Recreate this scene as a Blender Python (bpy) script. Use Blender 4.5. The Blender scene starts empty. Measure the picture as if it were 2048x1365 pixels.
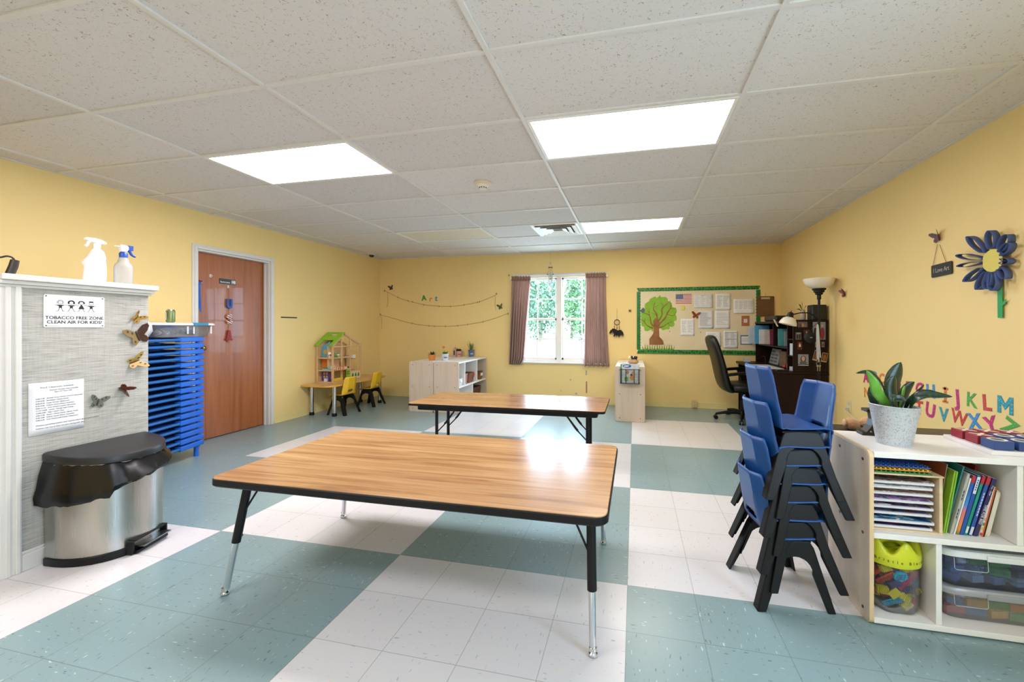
import bpy, bmesh, math, random
from mathutils import Vector as V, Matrix as M4, noise as NZ
R = random.Random(11)
PI = math.pi
SC = bpy.context.scene
COL = SC.collection
rad = math.radians

# ------------------------------------------------------------------ camera numbers (2048 x 1365 frame)
FPX, HOR, PPX, YAW = 811.66, 655.75, 1090.43, -0.21664
CAM = V((1.25286, -1.99888, 1.24436))
_f = V((math.sin(YAW), math.cos(YAW), 0)); _r = V((math.cos(YAW), -math.sin(YAW), 0))
def _ray(x, y): return _f + _r * ((x - PPX) / FPX) - V((0, 0, 1)) * ((y - HOR) / FPX)
def atX(x, y, v): d = _ray(x, y); return CAM + d * ((v - CAM.x) / d.x)     # measured points of the photo on planes of the room
def atY(x, y, v): d = _ray(x, y); return CAM + d * ((v - CAM.y) / d.y)
def atZ(x, y, v): d = _ray(x, y); return CAM + d * ((v - CAM.z) / d.z)

# room dimensions
XL, XR, YB, YF, H = -3.31, 3.37, 4.62, -3.1, 2.5
FT = 0.3048

# ------------------------------------------------------------------ mesh builder
class MB:
    def __init__(s, T=None): s.bm = bmesh.new(); s.T = T or M4.Identity(4); s.mi = 0
    def v(s, p): return s.bm.verts.new(s.T @ V(p))
    def f(s, vs):
        try:
            f = s.bm.faces.new(vs); f.material_index = s.mi; return f
        except ValueError: return None
    def box(s, a, b, c, d, e, g, R_=None):      # x0 x1 y0 y1 z0 z1
        P = [(x, y, z) for z in (e, g) for y in (c, d) for x in (a, b)]
        if R_: P = [R_ @ V(p) for p in P]
        q = [s.v(p) for p in P]
        for i in ((0,2,3,1),(4,5,7,6),(0,1,5,4),(2,6,7,3),(0,4,6,2),(1,3,7,5)): s.f([q[k] for k in i])
        return s
    def loft(s, rings, cap=True, closed=True, loop=False):
        rs = [[s.v(p) for p in r] for r in rings]; n = len(rs[0])
        pr = list(zip(rs, rs[1:])) + ([(rs[-1], rs[0])] if loop else [])
        for a, b in pr:
            for i in range(n if closed else n - 1):
                j = (i + 1) % n; s.f([a[i], a[j], b[j], b[i]])
        if cap and not loop: s.f(list(reversed(rs[0]))); s.f(rs[-1])
        return s
    def cyl(s, p, q, r, r2=None, n=16, cap=True):
        p, q = V(p), V(q); d = (q - p).normalized(); u = d.orthogonal().normalized(); w = d.cross(u)
        r2 = r if r2 is None else r2
        return s.loft([[c + (u * math.cos(2*PI*i/n) + w * math.sin(2*PI*i/n)) * k for i in range(n)] for c, k in ((p, r), (q, r2))], cap)
    def tube(s, pts, r, n=8, loop=False, flat=1.0, up=None):
        pts = [V(p) for p in pts]; m = len(pts); rings = []; u = None
        for i, p in enumerate(pts):
            a = pts[(i - 1) % m] if (loop or i) else p; b = pts[(i + 1) % m] if (loop or i < m - 1) else p
            d = (b - a).normalized()
            if up is not None: u = (V(up) - d * d.dot(V(up))).normalized()
            elif u is None: u = d.orthogonal().normalized()
            else: u = (u - d * d.dot(u)).normalized()
            w = d.cross(u); rr = r[i] if isinstance(r, (list, tuple)) else r
            rings.append([p + u * math.cos(2*PI*k/n) * rr + w * math.sin(2*PI*k/n) * rr * flat for k in range(n)])
        return s.loft(rings, loop=loop)
    def lathe(s, prof, c=(0, 0, 0), n=28, sx=1, sy=1, cap=True):
        c = V(c)
        return s.loft([[c + V((math.cos(2*PI*i/n) * r * sx, math.sin(2*PI*i/n) * r * sy, z)) for i in range(n)] for r, z in prof], cap)
    def prism(s, poly, w0, w1):                  # polygon in local xy, thickness in z
        a = [s.v((x, y, w0)) for x, y in poly]; b = [s.v((x, y, w1)) for x, y in poly]; n = len(a)
        s.f(list(reversed(a))); s.f(b)
        for i in range(n): s.f([a[i], a[(i+1) % n], b[(i+1) % n], b[i]])
        return s
    def sheet(s, pts): s.f([s.v(p) for p in pts]); return s
    def grid(s, fn, nu, nv, keep=None):
        g = [[s.v(fn(i / nu, j / nv)) for i in range(nu + 1)] for j in range(nv + 1)]
        for j in range(nv):
            for i in range(nu):
                if keep and not keep((i + .5) / nu, (j + .5) / nv): continue
                s.f([g[j][i], g[j][i+1], g[j+1][i+1], g[j+1][i]])
        return s
    def ball(s, c, r, sx=1, sy=1, sz=1, n=14, m=9, j=0):
        c = V(c); rings = []
        for k in range(m + 1):
            t = PI * (k + .02 * (k == 0) - .02 * (k == m)) / m
            rings.append([c + V((math.sin(t)*math.cos(2*PI*i/n)*sx, math.sin(t)*math.sin(2*PI*i/n)*sy, -math.cos(t)*sz)) * r * (1 + (R.uniform(-j, j) if j else 0)) for i in range(n)])
        return s.loft(rings)
    def text(s, t, size, x=0, y=0, depth=.0006, fat=0, align='CENTER', rot=0, sx=1, z=0, sp=1):
        cu = bpy.data.curves.new('t', 'FONT'); cu.body = t; cu.size = size; cu.align_x = align; cu.align_y = 'CENTER'
        cu.offset = fat; cu.extrude = depth / 2; cu.resolution_u = 3; cu.space_line = sp
        o = bpy.data.objects.new('t', cu); COL.objects.link(o)
        me = bpy.data.meshes.new_from_object(o.evaluated_get(bpy.context.evaluated_depsgraph_get()))
        bpy.data.objects.remove(o); bpy.data.curves.remove(cu)
        L = M4.Translation((x, y, z + depth / 2)) @ M4.Rotation(rot, 4, 'Z') @ M4.Diagonal((sx, 1, 1, 1))
        vs = [s.v(L @ v.co) for v in me.vertices]
        for p in me.polygons: s.f([vs[i] for i in p.vertices])
        bpy.data.meshes.remove(me); return s
def ring(c, u, w, n=24, e=2.0):                  # superellipse ring
    c, u, w = V(c), V(u), V(w); o = []
    for i in range(n):
        a = 2*PI*i/n; ca, sa = math.cos(a), math.sin(a)
        o.append(c + u * math.copysign(abs(ca)**(2/e), ca) + w * math.copysign(abs(sa)**(2/e), sa))
    return o
def frame(o, u, v): u, v = V(u).normalized(), V(v).normalized(); n = u.cross(v); return M4(((u.x, v.x, n.x, o[0]), (u.y, v.y, n.y, o[1]), (u.z, v.z, n.z, o[2]), (0, 0, 0, 1)))
def FB(x, z, off=0.001, y=YB): return frame((x, y - off, z), (1, 0, 0), (0, 0, 1))
def FR(y, z, off=0.001, x=XR): return frame((x - off, y, z), (0, -1, 0), (0, 0, 1))
def FL(y, z, off=0.001, x=XL): return frame((x + off, y, z), (0, 1, 0), (0, 0, 1))
def rrect(w, h, r, n=5, cx=0, cy=0):
    o = []
    for sx, sy, a0 in ((1,1,0),(-1,1,90),(-1,-1,180),(1,-1,270)):
        for k in range(n + 1):
            a = rad(a0 + 90 * k / n); o.append((cx + sx*(w/2 - r) + r*math.cos(a), cy + sy*(h/2 - r) + r*math.sin(a)))
    return o
def circ(r, n=24, cx=0, cy=0, sy=1): return [(cx + r*math.cos(2*PI*i/n), cy + r*sy*math.sin(2*PI*i/n)) for i in range(n)]
def spl(P, n=8):                                 # catmull-rom through points
    P = [V(p) for p in P]; Q = [P[0]] + P + [P[-1]]; o = []
    for i in range(1, len(Q) - 2):
        for k in range(n):
            t = k / n; a, b, c, d = Q[i-1:i+3]
            o.append(.5*((2*b) + (c-a)*t + (2*a-5*b+4*c-d)*t*t + (3*b-a-3*c+d)*t**3))
    return o + [P[-1]]

# ------------------------------------------------------------------ objects, parts, labels
WM = {}
def part(name, mb, m, parent, smooth=True, bevel=0, solid=0, sub=0, label=None, ang=38, kind=None, local=False):
    W = WM[parent.name]
    bm = mb.bm
    if not local: bm.transform(W.inverted())
    return _mesh(name, bm, m, parent, W, smooth, bevel, solid, sub, label, ang, kind)
def _mesh(name, bm, m, parent, W, smooth, bevel, solid, sub, label, ang, kind):
    bmesh.ops.recalc_face_normals(bm, faces=bm.faces) if not solid else None
    me = bpy.data.meshes.new(name); bm.to_mesh(me); bm.free()
    for k in (m if isinstance(m, (list, tuple)) else [m]): me.materials.append(k)
    o = bpy.data.objects.new(name, me); COL.objects.link(o)
    if smooth:
        for p in me.polygons: p.use_smooth = True
        me.set_sharp_from_angle(angle=rad(ang))
    if parent is not None: o.parent = parent
    WM[o.name] = W
    if solid: d = o.modifiers.new('Solidify', 'SOLIDIFY'); d.thickness = solid; d.offset = 0
    if bevel: d = o.modifiers.new('Bevel', 'BEVEL'); d.width = bevel; d.segments = 2; d.limit_method = 'ANGLE'; d.angle_limit = rad(40)
    if sub: d = o.modifiers.new('Subsurf', 'SUBSURF'); d.levels = sub; d.render_levels = sub
    if label: o['label'] = label
    if kind: o['kind'] = kind
    return o
def tag(o, label, cat, group=None):
    o['label'] = label; o['category'] = cat
    if group: o['group'] = group
    return o
def thing(name, label, cat, loc=(0, 0, 0), rz=0, group=None, T=None):
    o = bpy.data.objects.new(name, None); COL.objects.link(o); o.empty_display_size = .05
    W = T if T is not None else M4.Translation(loc) @ M4.Rotation(rz, 4, 'Z')
    o.matrix_local = W; WM[o.name] = W
    return tag(o, label, cat, group)
def solo(name, mb, m, label, cat, group=None, **k):     # a thing that is one mesh
    bm = mb.bm; vs = [v.co for v in bm.verts]
    c = V(((min(v.x for v in vs)+max(v.x for v in vs))/2, (min(v.y for v in vs)+max(v.y for v in vs))/2, min(v.z for v in vs)))
    bm.transform(M4.Translation(-c))
    o = _mesh(name, bm, m, None, M4.Translation(c), k.get('smooth', True), k.get('bevel', 0), k.get('solid', 0), k.get('sub', 0), None, k.get('ang', 38), k.get('kind'))
    o.location = c
    return tag(o, label, cat, group)
def struct(name, mb, m, parent=None, **k):
    o = _mesh(name, mb.bm, m, parent, M4.Identity(4), k.get('smooth', False), k.get('bevel', 0), 0, 0, None, 38, None)
    if parent is None: o['kind'] = 'structure'
    return o
def dup(root, W, label=None, group=None):
    def cp(o, par):
        c = o.copy(); COL.objects.link(c); c.parent = par
        for ch in list(o.children): cp(ch, c)
        return c
    r = cp(root, None); r.matrix_local = W; WM[r.name] = W
    if label: r['label'] = label
    if group: r['group'] = group
    return r
def TR(x, y, z, rz=0): return M4.Translation((x, y, z)) @ M4.Rotation(rz, 4, 'Z')

# ------------------------------------------------------------------ materials
def lin(h):
    h = h.lstrip('#'); c = [int(h[i:i+2], 16) / 255 for i in (0, 2, 4)]
    return tuple((x / 12.92 if x <= .04045 else ((x + .055) / 1.055) ** 2.4) for x in c) + (1,)
class Mt:
    def __init__(s, name):
        s.m = bpy.data.materials.new(name); s.m.use_nodes = True; s.t = s.m.node_tree; s.b = s.t.nodes['Principled BSDF']; s.o = s.t.nodes['Material Output']
    def n(s, k, **kw):
        x = s.t.nodes.new('ShaderNode' + k)
        for a, b in kw.items():
            if a[0] == '_': x.inputs[int(a[1:])].default_value = b
            else: setattr(x, a, b)
        return x
    def l(s, a, ao, b, bi): s.t.links.new(a.outputs[ao], b.inputs[bi]); return b
    def coord(s, kind='Object', scale=(1, 1, 1), rot=(0, 0, 0), loc=(0, 0, 0)):
        c = s.n('TexCoord'); m = s.n('Mapping'); m.inputs[3].default_value = scale; m.inputs[2].default_value = rot; m.inputs[1].default_value = loc
        if kind == 'World':
            g = s.n('NewGeometry'); s.l(g, 'Position', m, 0)
        else: s.l(c, kind, m, 0)
        return m
    def noise(s, vec, scale, detail=2, rough=.5, dist=0):
        x = s.n('TexNoise'); s.l(vec, 0, x, 'Vector'); x.inputs['Scale'].default_value = scale; x.inputs['Detail'].default_value = detail; x.inputs['Roughness'].default_value = rough; x.inputs['Distortion'].default_value = dist; return x
    def ramp(s, src, so, stops, interp='LINEAR'):
        x = s.n('ValToRGB'); x.color_ramp.interpolation = interp; e = x.color_ramp.elements
        while len(e) < len(stops): e.new(.5)
        for k, (p, c) in enumerate(stops): e[k].position = p; e[k].color = c if len(c) == 4 else (*c, 1)
        s.l(src, so, x, 0); return x
    def mix(s, f, fo, a, b, blend='MIX'):
        x = s.n('Mix', data_type='RGBA', blend_type=blend)
        if isinstance(f, (int, float)): x.inputs[0].default_value = f
        else: s.l(f, fo, x, 0)
        for q, i in ((a, 6), (b, 7)):
            if isinstance(q, tuple) and len(q) == 2: s.l(q[0], q[1], x, i)
            else: x.inputs[i].default_value = q
        return x
    def math(s, op, a, b=None):
        x = s.n('Math', operation=op)
        for i, q in enumerate((a, b)):
            if q is None: continue
            if isinstance(q, tuple): s.l(q[0], q[1], x, i)
            else: x.inputs[i].default_value = q
        return x
    def bump(s, src, so, st=.2, dist=.002):
        b = s.n('Bump'); b.inputs['Strength'].default_value = st; b.inputs['Distance'].default_value = dist
        s.l(src, so, b, 'Height'); s.l(b, 0, s.b, 'Normal'); return b
    def set(s, **k):
        nm = dict(c='Base Color', r='Roughness', m='Metallic', t='Transmission Weight', ior='IOR', coat='Coat Weight', sp='Specular IOR Level', sheen='Sheen Weight', a='Alpha', sss='Subsurface Weight')
        for a, b in k.items(): s.b.inputs[nm[a]].default_value = b
        return s
_mc = {}
def P(h, r=.5, m=0, var=.04, bump=0, bs=200, **k):     # painted / plastic surface with slight procedural mottling
    key = (h, r, m, var, bump, bs, tuple(sorted(k.items())))
    if key in _mc: return _mc[key]
    t = Mt('surface_' + h.strip('#')); t.set(c=lin(h), r=r, m=m, **k)
    vec = t.coord('Object')
    if var:
        n = t.noise(vec, 14, 3); c = lin(h)
        rp = t.ramp(n, 'Fac', [(.3, tuple(x*(1-var) for x in c[:3])), (.7, tuple(min(1, x*(1+var)) for x in c[:3]))]); t.l(rp, 0, t.b, 'Base Color')
    if bump: n2 = t.noise(vec, bs, 3); t.bump(n2, 'Fac', bump)
    _mc[key] = t.m; return t.m
def glassy(name, tint, mixf=.12, rough=.05):           # thin clear plastic / glass: mostly transparent with a fresnel sheen
    t = Mt(name); tr = t.n('BsdfTransparent'); tr.inputs[0].default_value = tint
    g = t.n('BsdfGlossy'); g.inputs['Roughness'].default_value = rough; d = t.n('BsdfDiffuse'); d.inputs[0].default_value = (.8, .82, .85, 1)
    lw = t.n('LayerWeight'); lw.inputs[0].default_value = .25
    m1 = t.n('MixShader'); m1.inputs[0].default_value = mixf; t.l(tr, 0, m1, 1); t.l(d, 0, m1, 2)
    m2 = t.n('MixShader'); fm = t.math('MULTIPLY', (lw, 'Fresnel'), .6); t.l(fm, 0, m2, 0); t.l(m1, 0, m2, 1); t.l(g, 0, m2, 2); t.l(m2, 0, t.o, 0)
    return t.m
def wood(name, a, b, c, axis=0, sc=1.0, rough=.35, grain=1.0, coat=0, world=False, sp=.5):
    t = Mt(name); s = [22, 22, 22]; s[axis] = 1.1
    vec = t.coord('World' if world else 'Object', tuple(x * sc for x in s))
    n1 = t.noise(vec, 1.0, 4, .6, .9); s2 = [160, 160, 160]; s2[axis] = 4
    v2 = t.coord('World' if world else 'Object', tuple(x * sc for x in s2)); n2 = t.noise(v2, 1.0, 3, .6)
    r1 = t.ramp(n1, 'Fac', [(.3, lin(a)), (.5, lin(b)), (.72, lin(c))])
    r2 = t.ramp(n2, 'Fac', [(.3, (1-.35*grain,)*3), (.55, (1, 1, 1))])
    mx = t.mix(.9, None, (r1, 0), (r2, 0), 'MULTIPLY'); t.l(mx, 2, t.b, 'Base Color'); t.set(r=rough, coat=coat, sp=sp)
    t.bump(n2, 'Fac', .05, .0005); return t.m
def emis(name, h, st):
    t = Mt(name); t.set(c=lin(h)); t.b.inputs['Emission Color'].default_value = lin(h); t.b.inputs['Emission Strength'].default_value = st; return t.m
WHITE = P('#eceae4', .35); PAPER = P('#e9e9ea', .8, var=.015); BLACK = P('#161616', .45); CHROME = P('#d8dade', .16, 1, var=.02); INK = P('#2b2b2e', .8, var=0); GREYINK = P('#8d8d92', .8, var=0)
BLKPL = P('#0b0c0e', .45, bump=.06, bs=500, sp=.3)
CLEAR = glassy('clear_plastic', (.93, .94, .95, 1), .10)
MILKY = glassy('milky_plastic', (.86, .88, .92, 1), .30, .25)
GLASS = glassy('window_glass', (.97, .98, .98, 1), .01, .01)

def wallmat():
    t = Mt('yellow_wall_paint'); vec = t.coord('World'); c = lin('#ebcf8c')
    n = t.noise(vec, 1.6, 3, .55); rp = t.ramp(n, 'Fac', [(.3, tuple(x*.965 for x in c[:3])), (.7, c)]); t.l(rp, 0, t.b, 'Base Color')
    v2 = t.coord('World', (90, 90, 90)); n2 = t.noise(v2, 1, 3, .6); v3 = t.coord('World', (420, 420, 60)); n3 = t.noise(v3, 1, 2)
    a = t.math('ADD', (n2, 'Fac'), (n3, 'Fac')); t.bump(a, 0, .12, .002); t.set(r=.5, sp=.35); return t.m
def floormat():
    t = Mt('vinyl_tile_floor'); g = t.n('NewGeometry'); sp = t.n('SeparateXYZ'); t.l(g, 'Position', sp, 0)
    tx = t.math('DIVIDE', (sp, 0), FT); ty = t.math('DIVIDE', (sp, 1), FT)
    fx = t.math('FLOOR', (t.math('DIVIDE', (tx, 0), 4), 0)); fy = t.math('FLOOR', (t.math('DIVIDE', (ty, 0), 4), 0))
    par = t.math('FLOORED_MODULO', (t.math('ADD', (fx, 0), (fy, 0)), 0), 2)             # 1 = white block
    ins = t.math('MULTIPLY', (t.math('LESS_THAN', (t.math('ABSOLUTE', (sp, 0)), 0), 8*FT), 0), (t.math('LESS_THAN', (sp, 1), 12*FT), 0))
    blk = t.math('MULTIPLY', (par, 0), (ins, 0))
    ux = t.math('FRACT', (tx, 0)); uy = t.math('FRACT', (ty, 0))
    def edge(u): a = t.math('SUBTRACT', 1, (u, 0)); return t.math('MINIMUM', (u, 0), (a, 0))
    e = t.math('MINIMUM', (edge(ux), 0), (edge(uy), 0)); seam = t.math('LESS_THAN', (e, 0), .0042)
    ix = t.math('FLOOR', (tx, 0)); iy = t.math('FLOOR', (ty, 0)); odd = t.math('FLOORED_MODULO', (t.math('ADD', (ix, 0), (iy, 0)), 0), 2)
    # elongated flecks whose direction turns a quarter on every other tile
    va = t.coord('World', (105, 26, 1)); vb = t.coord('World', (26, 105, 1), loc=(3, 5, 0))
    vm = t.n('Mix', data_type='VECTOR'); t.l(odd, 0, vm, 0); t.l(va, 0, vm, 4); t.l(vb, 0, vm, 5)
    na = t.n('TexNoise'); t.l(vm, 1, na, 'Vector'); na.inputs['Scale'].default_value = 1; na.inputs['Detail'].default_value = 1.5
    lo = t.ramp(na, 'Fac', [(.0, (1,)*3), (.285, (1,)*3), (.325, (0,)*3)]); hi = t.ramp(na, 'Fac', [(.69, (0,)*3), (.73, (1,)*3)])
    wn = t.n('TexWhiteNoise', noise_dimensions='2D'); cv = t.n('CombineXYZ'); t.l(ix, 0, cv, 0); t.l(iy, 0, cv, 1); t.l(cv, 0, wn, 0)
    big = t.noise(t.coord('World'), 2.2, 4, .6)
    base = t.mix(blk, 0, lin('#80989a'), lin('#d0cfd0'))
    dark = t.mix(blk, 0, lin('#566f6e'), lin('#aab4b2')); lite = t.mix(blk, 0, lin('#b4c8c5'), lin('#dcc9b6'))
    c1 = t.mix(lo, 0, (base, 2), (dark, 2)); c2 = t.mix(hi, 0, (c1, 2), (lite, 2))
    tv = t.ramp(wn, 0, [(0, (.955,)*3), (1, (1,)*3)]); c3 = t.mix(1.0, None, (c2, 2), (tv, 0), 'MULTIPLY')
    c4 = c3
    c5 = t.mix(t.math('MULTIPLY', (seam, 0), .55), 0, (c4, 2), lin('#4d5450')); t.l(c5, 2, t.b, 'Base Color')
    t.set(r=.28, sp=.5)
    return t.m
def ceilmat():
    t = Mt('mineral_ceiling_tile'); vec = t.coord('World', (1, 1, 1))
    n = t.noise(vec, 75, 3, .65, 1.2); n2 = t.noise(vec, 210, 2)
    f = t.ramp(n, 'Fac', [(.345, (1,)*3), (.385, (0,)*3)]); f2 = t.ramp(n2, 'Fac', [(.27, (1,)*3), (.31, (0,)*3)])
    fm = t.mix(1, None, (f, 0), (f2, 0), 'LIGHTEN')
    g = t.n('NewGeometry'); xyz = t.n('SeparateXYZ'); t.l(g, 'Position', xyz, 0)
    ix = t.math('FLOOR', (t.math('DIVIDE', (t.math('SUBTRACT', (xyz, 0), .601), 0), 4*FT), 0)); iy = t.math('FLOOR', (t.math('DIVIDE', (t.math('ADD', (xyz, 1), .2614), 0), 2*FT), 0))
    cv = t.n('CombineXYZ'); t.l(ix, 0, cv, 0); t.l(iy, 0, cv, 1); wn = t.n('TexWhiteNoise', noise_dimensions='2D'); t.l(cv, 0, wn, 0); big = wn; b = t.ramp(wn, 0, [(.0, lin('#cfcbc8')), (1, lin('#dbd8d5'))])
    c = t.mix(t.math('MULTIPLY', (fm, 2), .75), 0, (b, 0), lin('#8a7c6e')); t.l(c, 2, t.b, 'Base Color'); t.set(r=.9, sp=.2)
    iv = t.math('SUBTRACT', 1, (fm, 2)); t.bump(iv, 0, .35, .002); return t.m
WALL, FLOORM, CEIL = wallmat(), floormat(), ceilmat()
TRIMW = P('#d3d1cc', .4, var=.02)
# ================================================================== THE ROOM
mb = MB(); mb.box(XL - .3, XR + .3, YF - .2, YB + .2, -.1, 0); struct('floor', mb, FLOORM)
mb = MB(); mb.box(XL - .3, XR + .3, YF - .2, YB + .2, H, H + .1); ceil = struct('ceiling', mb, CEIL)
OX, OY = .601, -.2614                       # ceiling grid origin
gx = [OX + i * 4*FT for i in range(-4, 4)]; gy = [OY + j * 2*FT for j in range(-6, 10)]
mb = MB()
for x in gx:
    if XL < x < XR: mb.box(x - .012, x + .012, YF, YB, H - .010, H - .0005)
for y in gy:
    if YF < y < YB: mb.box(XL, XR, y - .012, y + .012, H - .009, H - .0005)
for a in ((XL, XL + .022, YF, YB), (XR - .022, XR, YF, YB)): mb.box(*a, H - .007, H - .0005)
for a in ((YB - .022, YB), (YF, YF + .022)): mb.box(XL, XR, *a, H - .007, H - .0005)
g = struct('ceiling_grid', mb, P('#d8d5d0', .5, var=.02), ceil)

# back wall with the window opening
WX0, WX1, WZ0, WZ1 = -.73, .785, .665, 2.125
mb = MB()
for a in ((XL - .2, WX0, 0, H), (WX1, XR + .2, 0, H), (WX0, WX1, 0, WZ0), (WX0, WX1, WZ1, H)): mb.box(a[0], a[1], YB, YB + .18, a[2], a[3])
struct('wall_back', mb, WALL)
# left wall with door opening
DY0, DY1, DZ = 1.43, 2.325, 2.09
mb = MB()
for a in ((YF - .2, DY0, 0, H), (DY1, YB, 0, H), (DY0, DY1, DZ, H)): mb.box(XL - .16, XL, a[0], a[1], a[2], a[3])
mb.box(XL - .2, XL - .16, YF - .2, YB, 0, H)  # unseen backing layer, added to block sky light behind the door
struct('wall_left', mb, WALL)
# right wall; unseen window behind the camera, added for bluish daylight on the near floor
RY0, RY1 = -2.75, -1.35
mb = MB()
for a in ((YF - .2, RY0, 0, H), (RY1, YB, 0, H), (RY0, RY1, 0, .75), (RY0, RY1, 2.1, H)): mb.box(XR, XR + .16, a[0], a[1], a[2], a[3])
struct('wall_right', mb, WALL)
mb = MB(); mb.box(XL - .16, XR + .16, YF - .16, YF, 0, H); struct('wall_front', mb, WALL)
YBASE = P('#e2d090', .4, var=.02)
mb = MB()
mb.box(XL, XR, YB - .008, YB, 0, .092); mb.box(XL, XR, YB - .016, YB - .008, 0, .02); struct('baseboard_back', mb, YBASE, bevel=.002)
mb = MB(); mb.box(XL, XL + .008, DY1 + .055, YB - .016, 0, .092); mb.box(XL + .008, XL + .016, DY1 + .055, YB - .016, 0, .02); mb.box(XL, XL + .008, .02, DY0 - .055, 0, .092); struct('baseboard_left', mb, YBASE, bevel=.002)
mb = MB(); mb.box(XR - .008, XR, YF, YB - .016, 0, .092); mb.box(XR - .016, XR - .008, YF, YB - .016, 0, .02); struct('baseboard_right', mb, YBASE, bevel=.002)

# windows
def window(name, T, w, h, glass_mat=GLASS):
    Wf = P('#f1f0ec', .35, var=.02)
    mb = MB(T); e = .045
    for a in ((-w/2, w/2, -h/2, -h/2 + e), (-w/2, w/2, h/2 - e, h/2)): mb.box(a[0], a[1], a[2], a[3], -.09, -.02)
    for x in (-w/2, w/2 - e): mb.box(x, x + e, -h/2, h/2, -.09, -.02)
    mb.box(-.042, .042, -h/2, h/2, -.095, -.01)
    fr = struct(name, mb, Wf, bevel=.003)
    for s_ in (-1, 1):
        x0, x1 = (-w/2 + e, -.042) if s_ < 0 else (.042, w/2 - e)
        mb = MB(T)
        for z0, z1, d in ((-h/2 + e, .005, -.045), (-.02, h/2 - e, -.065)):
            for a in ((x0, x1, z0, z0 + .032), (x0, x1, z1 - .032, z1), (x0, x0 + .03, z0, z1), (x1 - .03, x1, z0, z1)): mb.box(*a, d - .018, d + .012)
            xm = (x0 + x1)/2; zm = (z0 + z1)/2
            mb.box(xm - .010, xm + .010, z0, z1, d - .008, d + .006); mb.box(x0, x1, zm - .010, zm + .010, d - .008, d + .006)
        struct('sash', mb, Wf, fr, bevel=.002)
        mb = MB(T)
        for z0, z1, d in ((-h/2 + e, .005, -.052), (-.02, h/2 - e, -.072)): mb.sheet([(x0, z0, d), (x1, z0, d), (x1, z1, d), (x0, z1, d)])
        struct('pane', mb, glass_mat, fr)
    return fr
window('window_1', frame(((WX0+WX1)/2, YB, (WZ0+WZ1)/2), (1, 0, 0), (0, 0, 1)), WX1 - WX0, WZ1 - WZ0)
window('added_window', frame((XR, (RY0+RY1)/2, 1.425), (0, -1, 0), (0, 0, 1)), RY1 - RY0, 1.35)  # out of view; added to let daylight in from the right
mb = MB(); mb.box(WX0 - .02, WX1 + .02, YB - .03, YB + .08, WZ0 - .022, WZ0 + .002)
struct('trim_1', mb, TRIMW, bevel=.004)                       # window sill
mb = MB(); mb.box(WX0 - .03, WX1 + .03, YB - .012, YB + .02, WZ1 - .004, WZ1 + .025); struct('trim_2', mb, TRIMW, bevel=.003)

# door on the left wall
mb = MB()
for x0, x1, w0 in ((XL, XL + .012, .05), (XL + .012, XL + .02, .028)):
    mb.box(x0, x1, DY0 - w0, DY0, 0, DZ + w0); mb.box(x0, x1, DY1, DY1 + w0, 0, DZ + w0); mb.box(x0, x1, DY0, DY1, DZ, DZ + w0)
mb.box(XL - .16, XL, DY0, DY0 + .02, 0, DZ); mb.box(XL - .16, XL, DY1 - .02, DY1, 0, DZ); mb.box(XL - .16, XL, DY0 + .02, DY1 - .02, DZ - .02, DZ)
mb.box(XL - .068, XL - .045, DY1 - .034, DY1 - .02, 0, DZ); mb.box(XL - .068, XL - .045, DY0 + .02, DY0 + .034, 0, DZ)
struct('trim_3', mb, TRIMW, bevel=.003)
DX = XL - .075                                                # face of the door slab
DOORM = wood('door_birch_veneer', '#86481f', '#9c5a2e', '#a86536', axis=2, sc=.55, rough=.36, grain=.25, coat=.1)
mb = MB(); mb.box(DX - .04, DX, DY0 + .021, DY1 - .021, .008, DZ - .022); door = struct('door_1', mb, DOORM, bevel=.002)
mb = MB(); kn = (DX, DY0 + .085, 1.02)
mb.cyl(kn, (DX + .012, kn[1], kn[2]), .032); mb.cyl((DX + .012, kn[1], kn[2]), (DX + .04, kn[1], kn[2]), .011)
mb.ball((DX + .06, kn[1], kn[2]), .027); struct('door_knob', mb, P('#9a7b45', .25, 1), door, smooth=True)

# half-height partition at the left
PX, PY0, PY1 = -1.8, -.625, .0
def weave():
    t = Mt('grey_woven_wallcovering'); va = t.coord('World', (1, 10, 330)); vb = t.coord('World', (1, 420, 6)); vc = t.coord('World', (1, 2, 40))
    a = t.noise(va, 1, 3, .7); b = t.noise(vb, 1, 2); c = t.noise(vc, 1, 2)
    r1 = t.ramp(a, 'Fac', [(.27, lin('#6b6963')), (.42, lin('#a9a79f')), (.7, lin('#c6c4bc'))]); r2 = t.ramp(b, 'Fac', [(.3, (.86,)*3), (.6, (1,)*3)])
    m = t.mix(1, None, (r1, 0), (r2, 0), 'MULTIPLY'); r3 = t.ramp(c, 'Fac', [(.3, (.93,)*3), (.7, (1,)*3)]); m2 = t.mix(1, None, (m, 2), (r3, 0), 'MULTIPLY')
    t.l(m2, 2, t.b, 'Base Color'); t.set(r=.7); t.bump(a, 'Fac', .2, .001); return t.m
WEAVE = weave()
mb = MB(); mb.box(PX - .12, PX, PY0, PY1, 0, 1.475); mb.box(XL, PX - .12, PY1 - .12, PY1, 0, 1.475); mb.box(PX - .12, PX, -3.1, -1.45, 0, 1.475)
part_w = struct('wall_partition', mb, WEAVE)
def strip(name, x0, x1, y0, y1, z0, z1): mb = MB(); mb.box(x0, x1, y0, y1, z0, z1); return mb
mb = MB()
for x, z0, z1, y in ((.046, 1.482, 1.512, .03), (.032, 1.462, 1.482, .018), (.02, 1.448, 1.462, .008)):
    mb.box(PX - .12 - x, PX + x, PY0 - .012, PY1 + y, z0, z1); mb.box(XL, PX - .12, PY1 - .12 - x, PY1 + y, z0, z1)
    mb.box(PX - .12 - x, PX + x, -3.1, -1.44, z0, z1)
struct('trim_4', mb, TRIMW, bevel=.004)                       # cap moulding
mb = MB()
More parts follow.
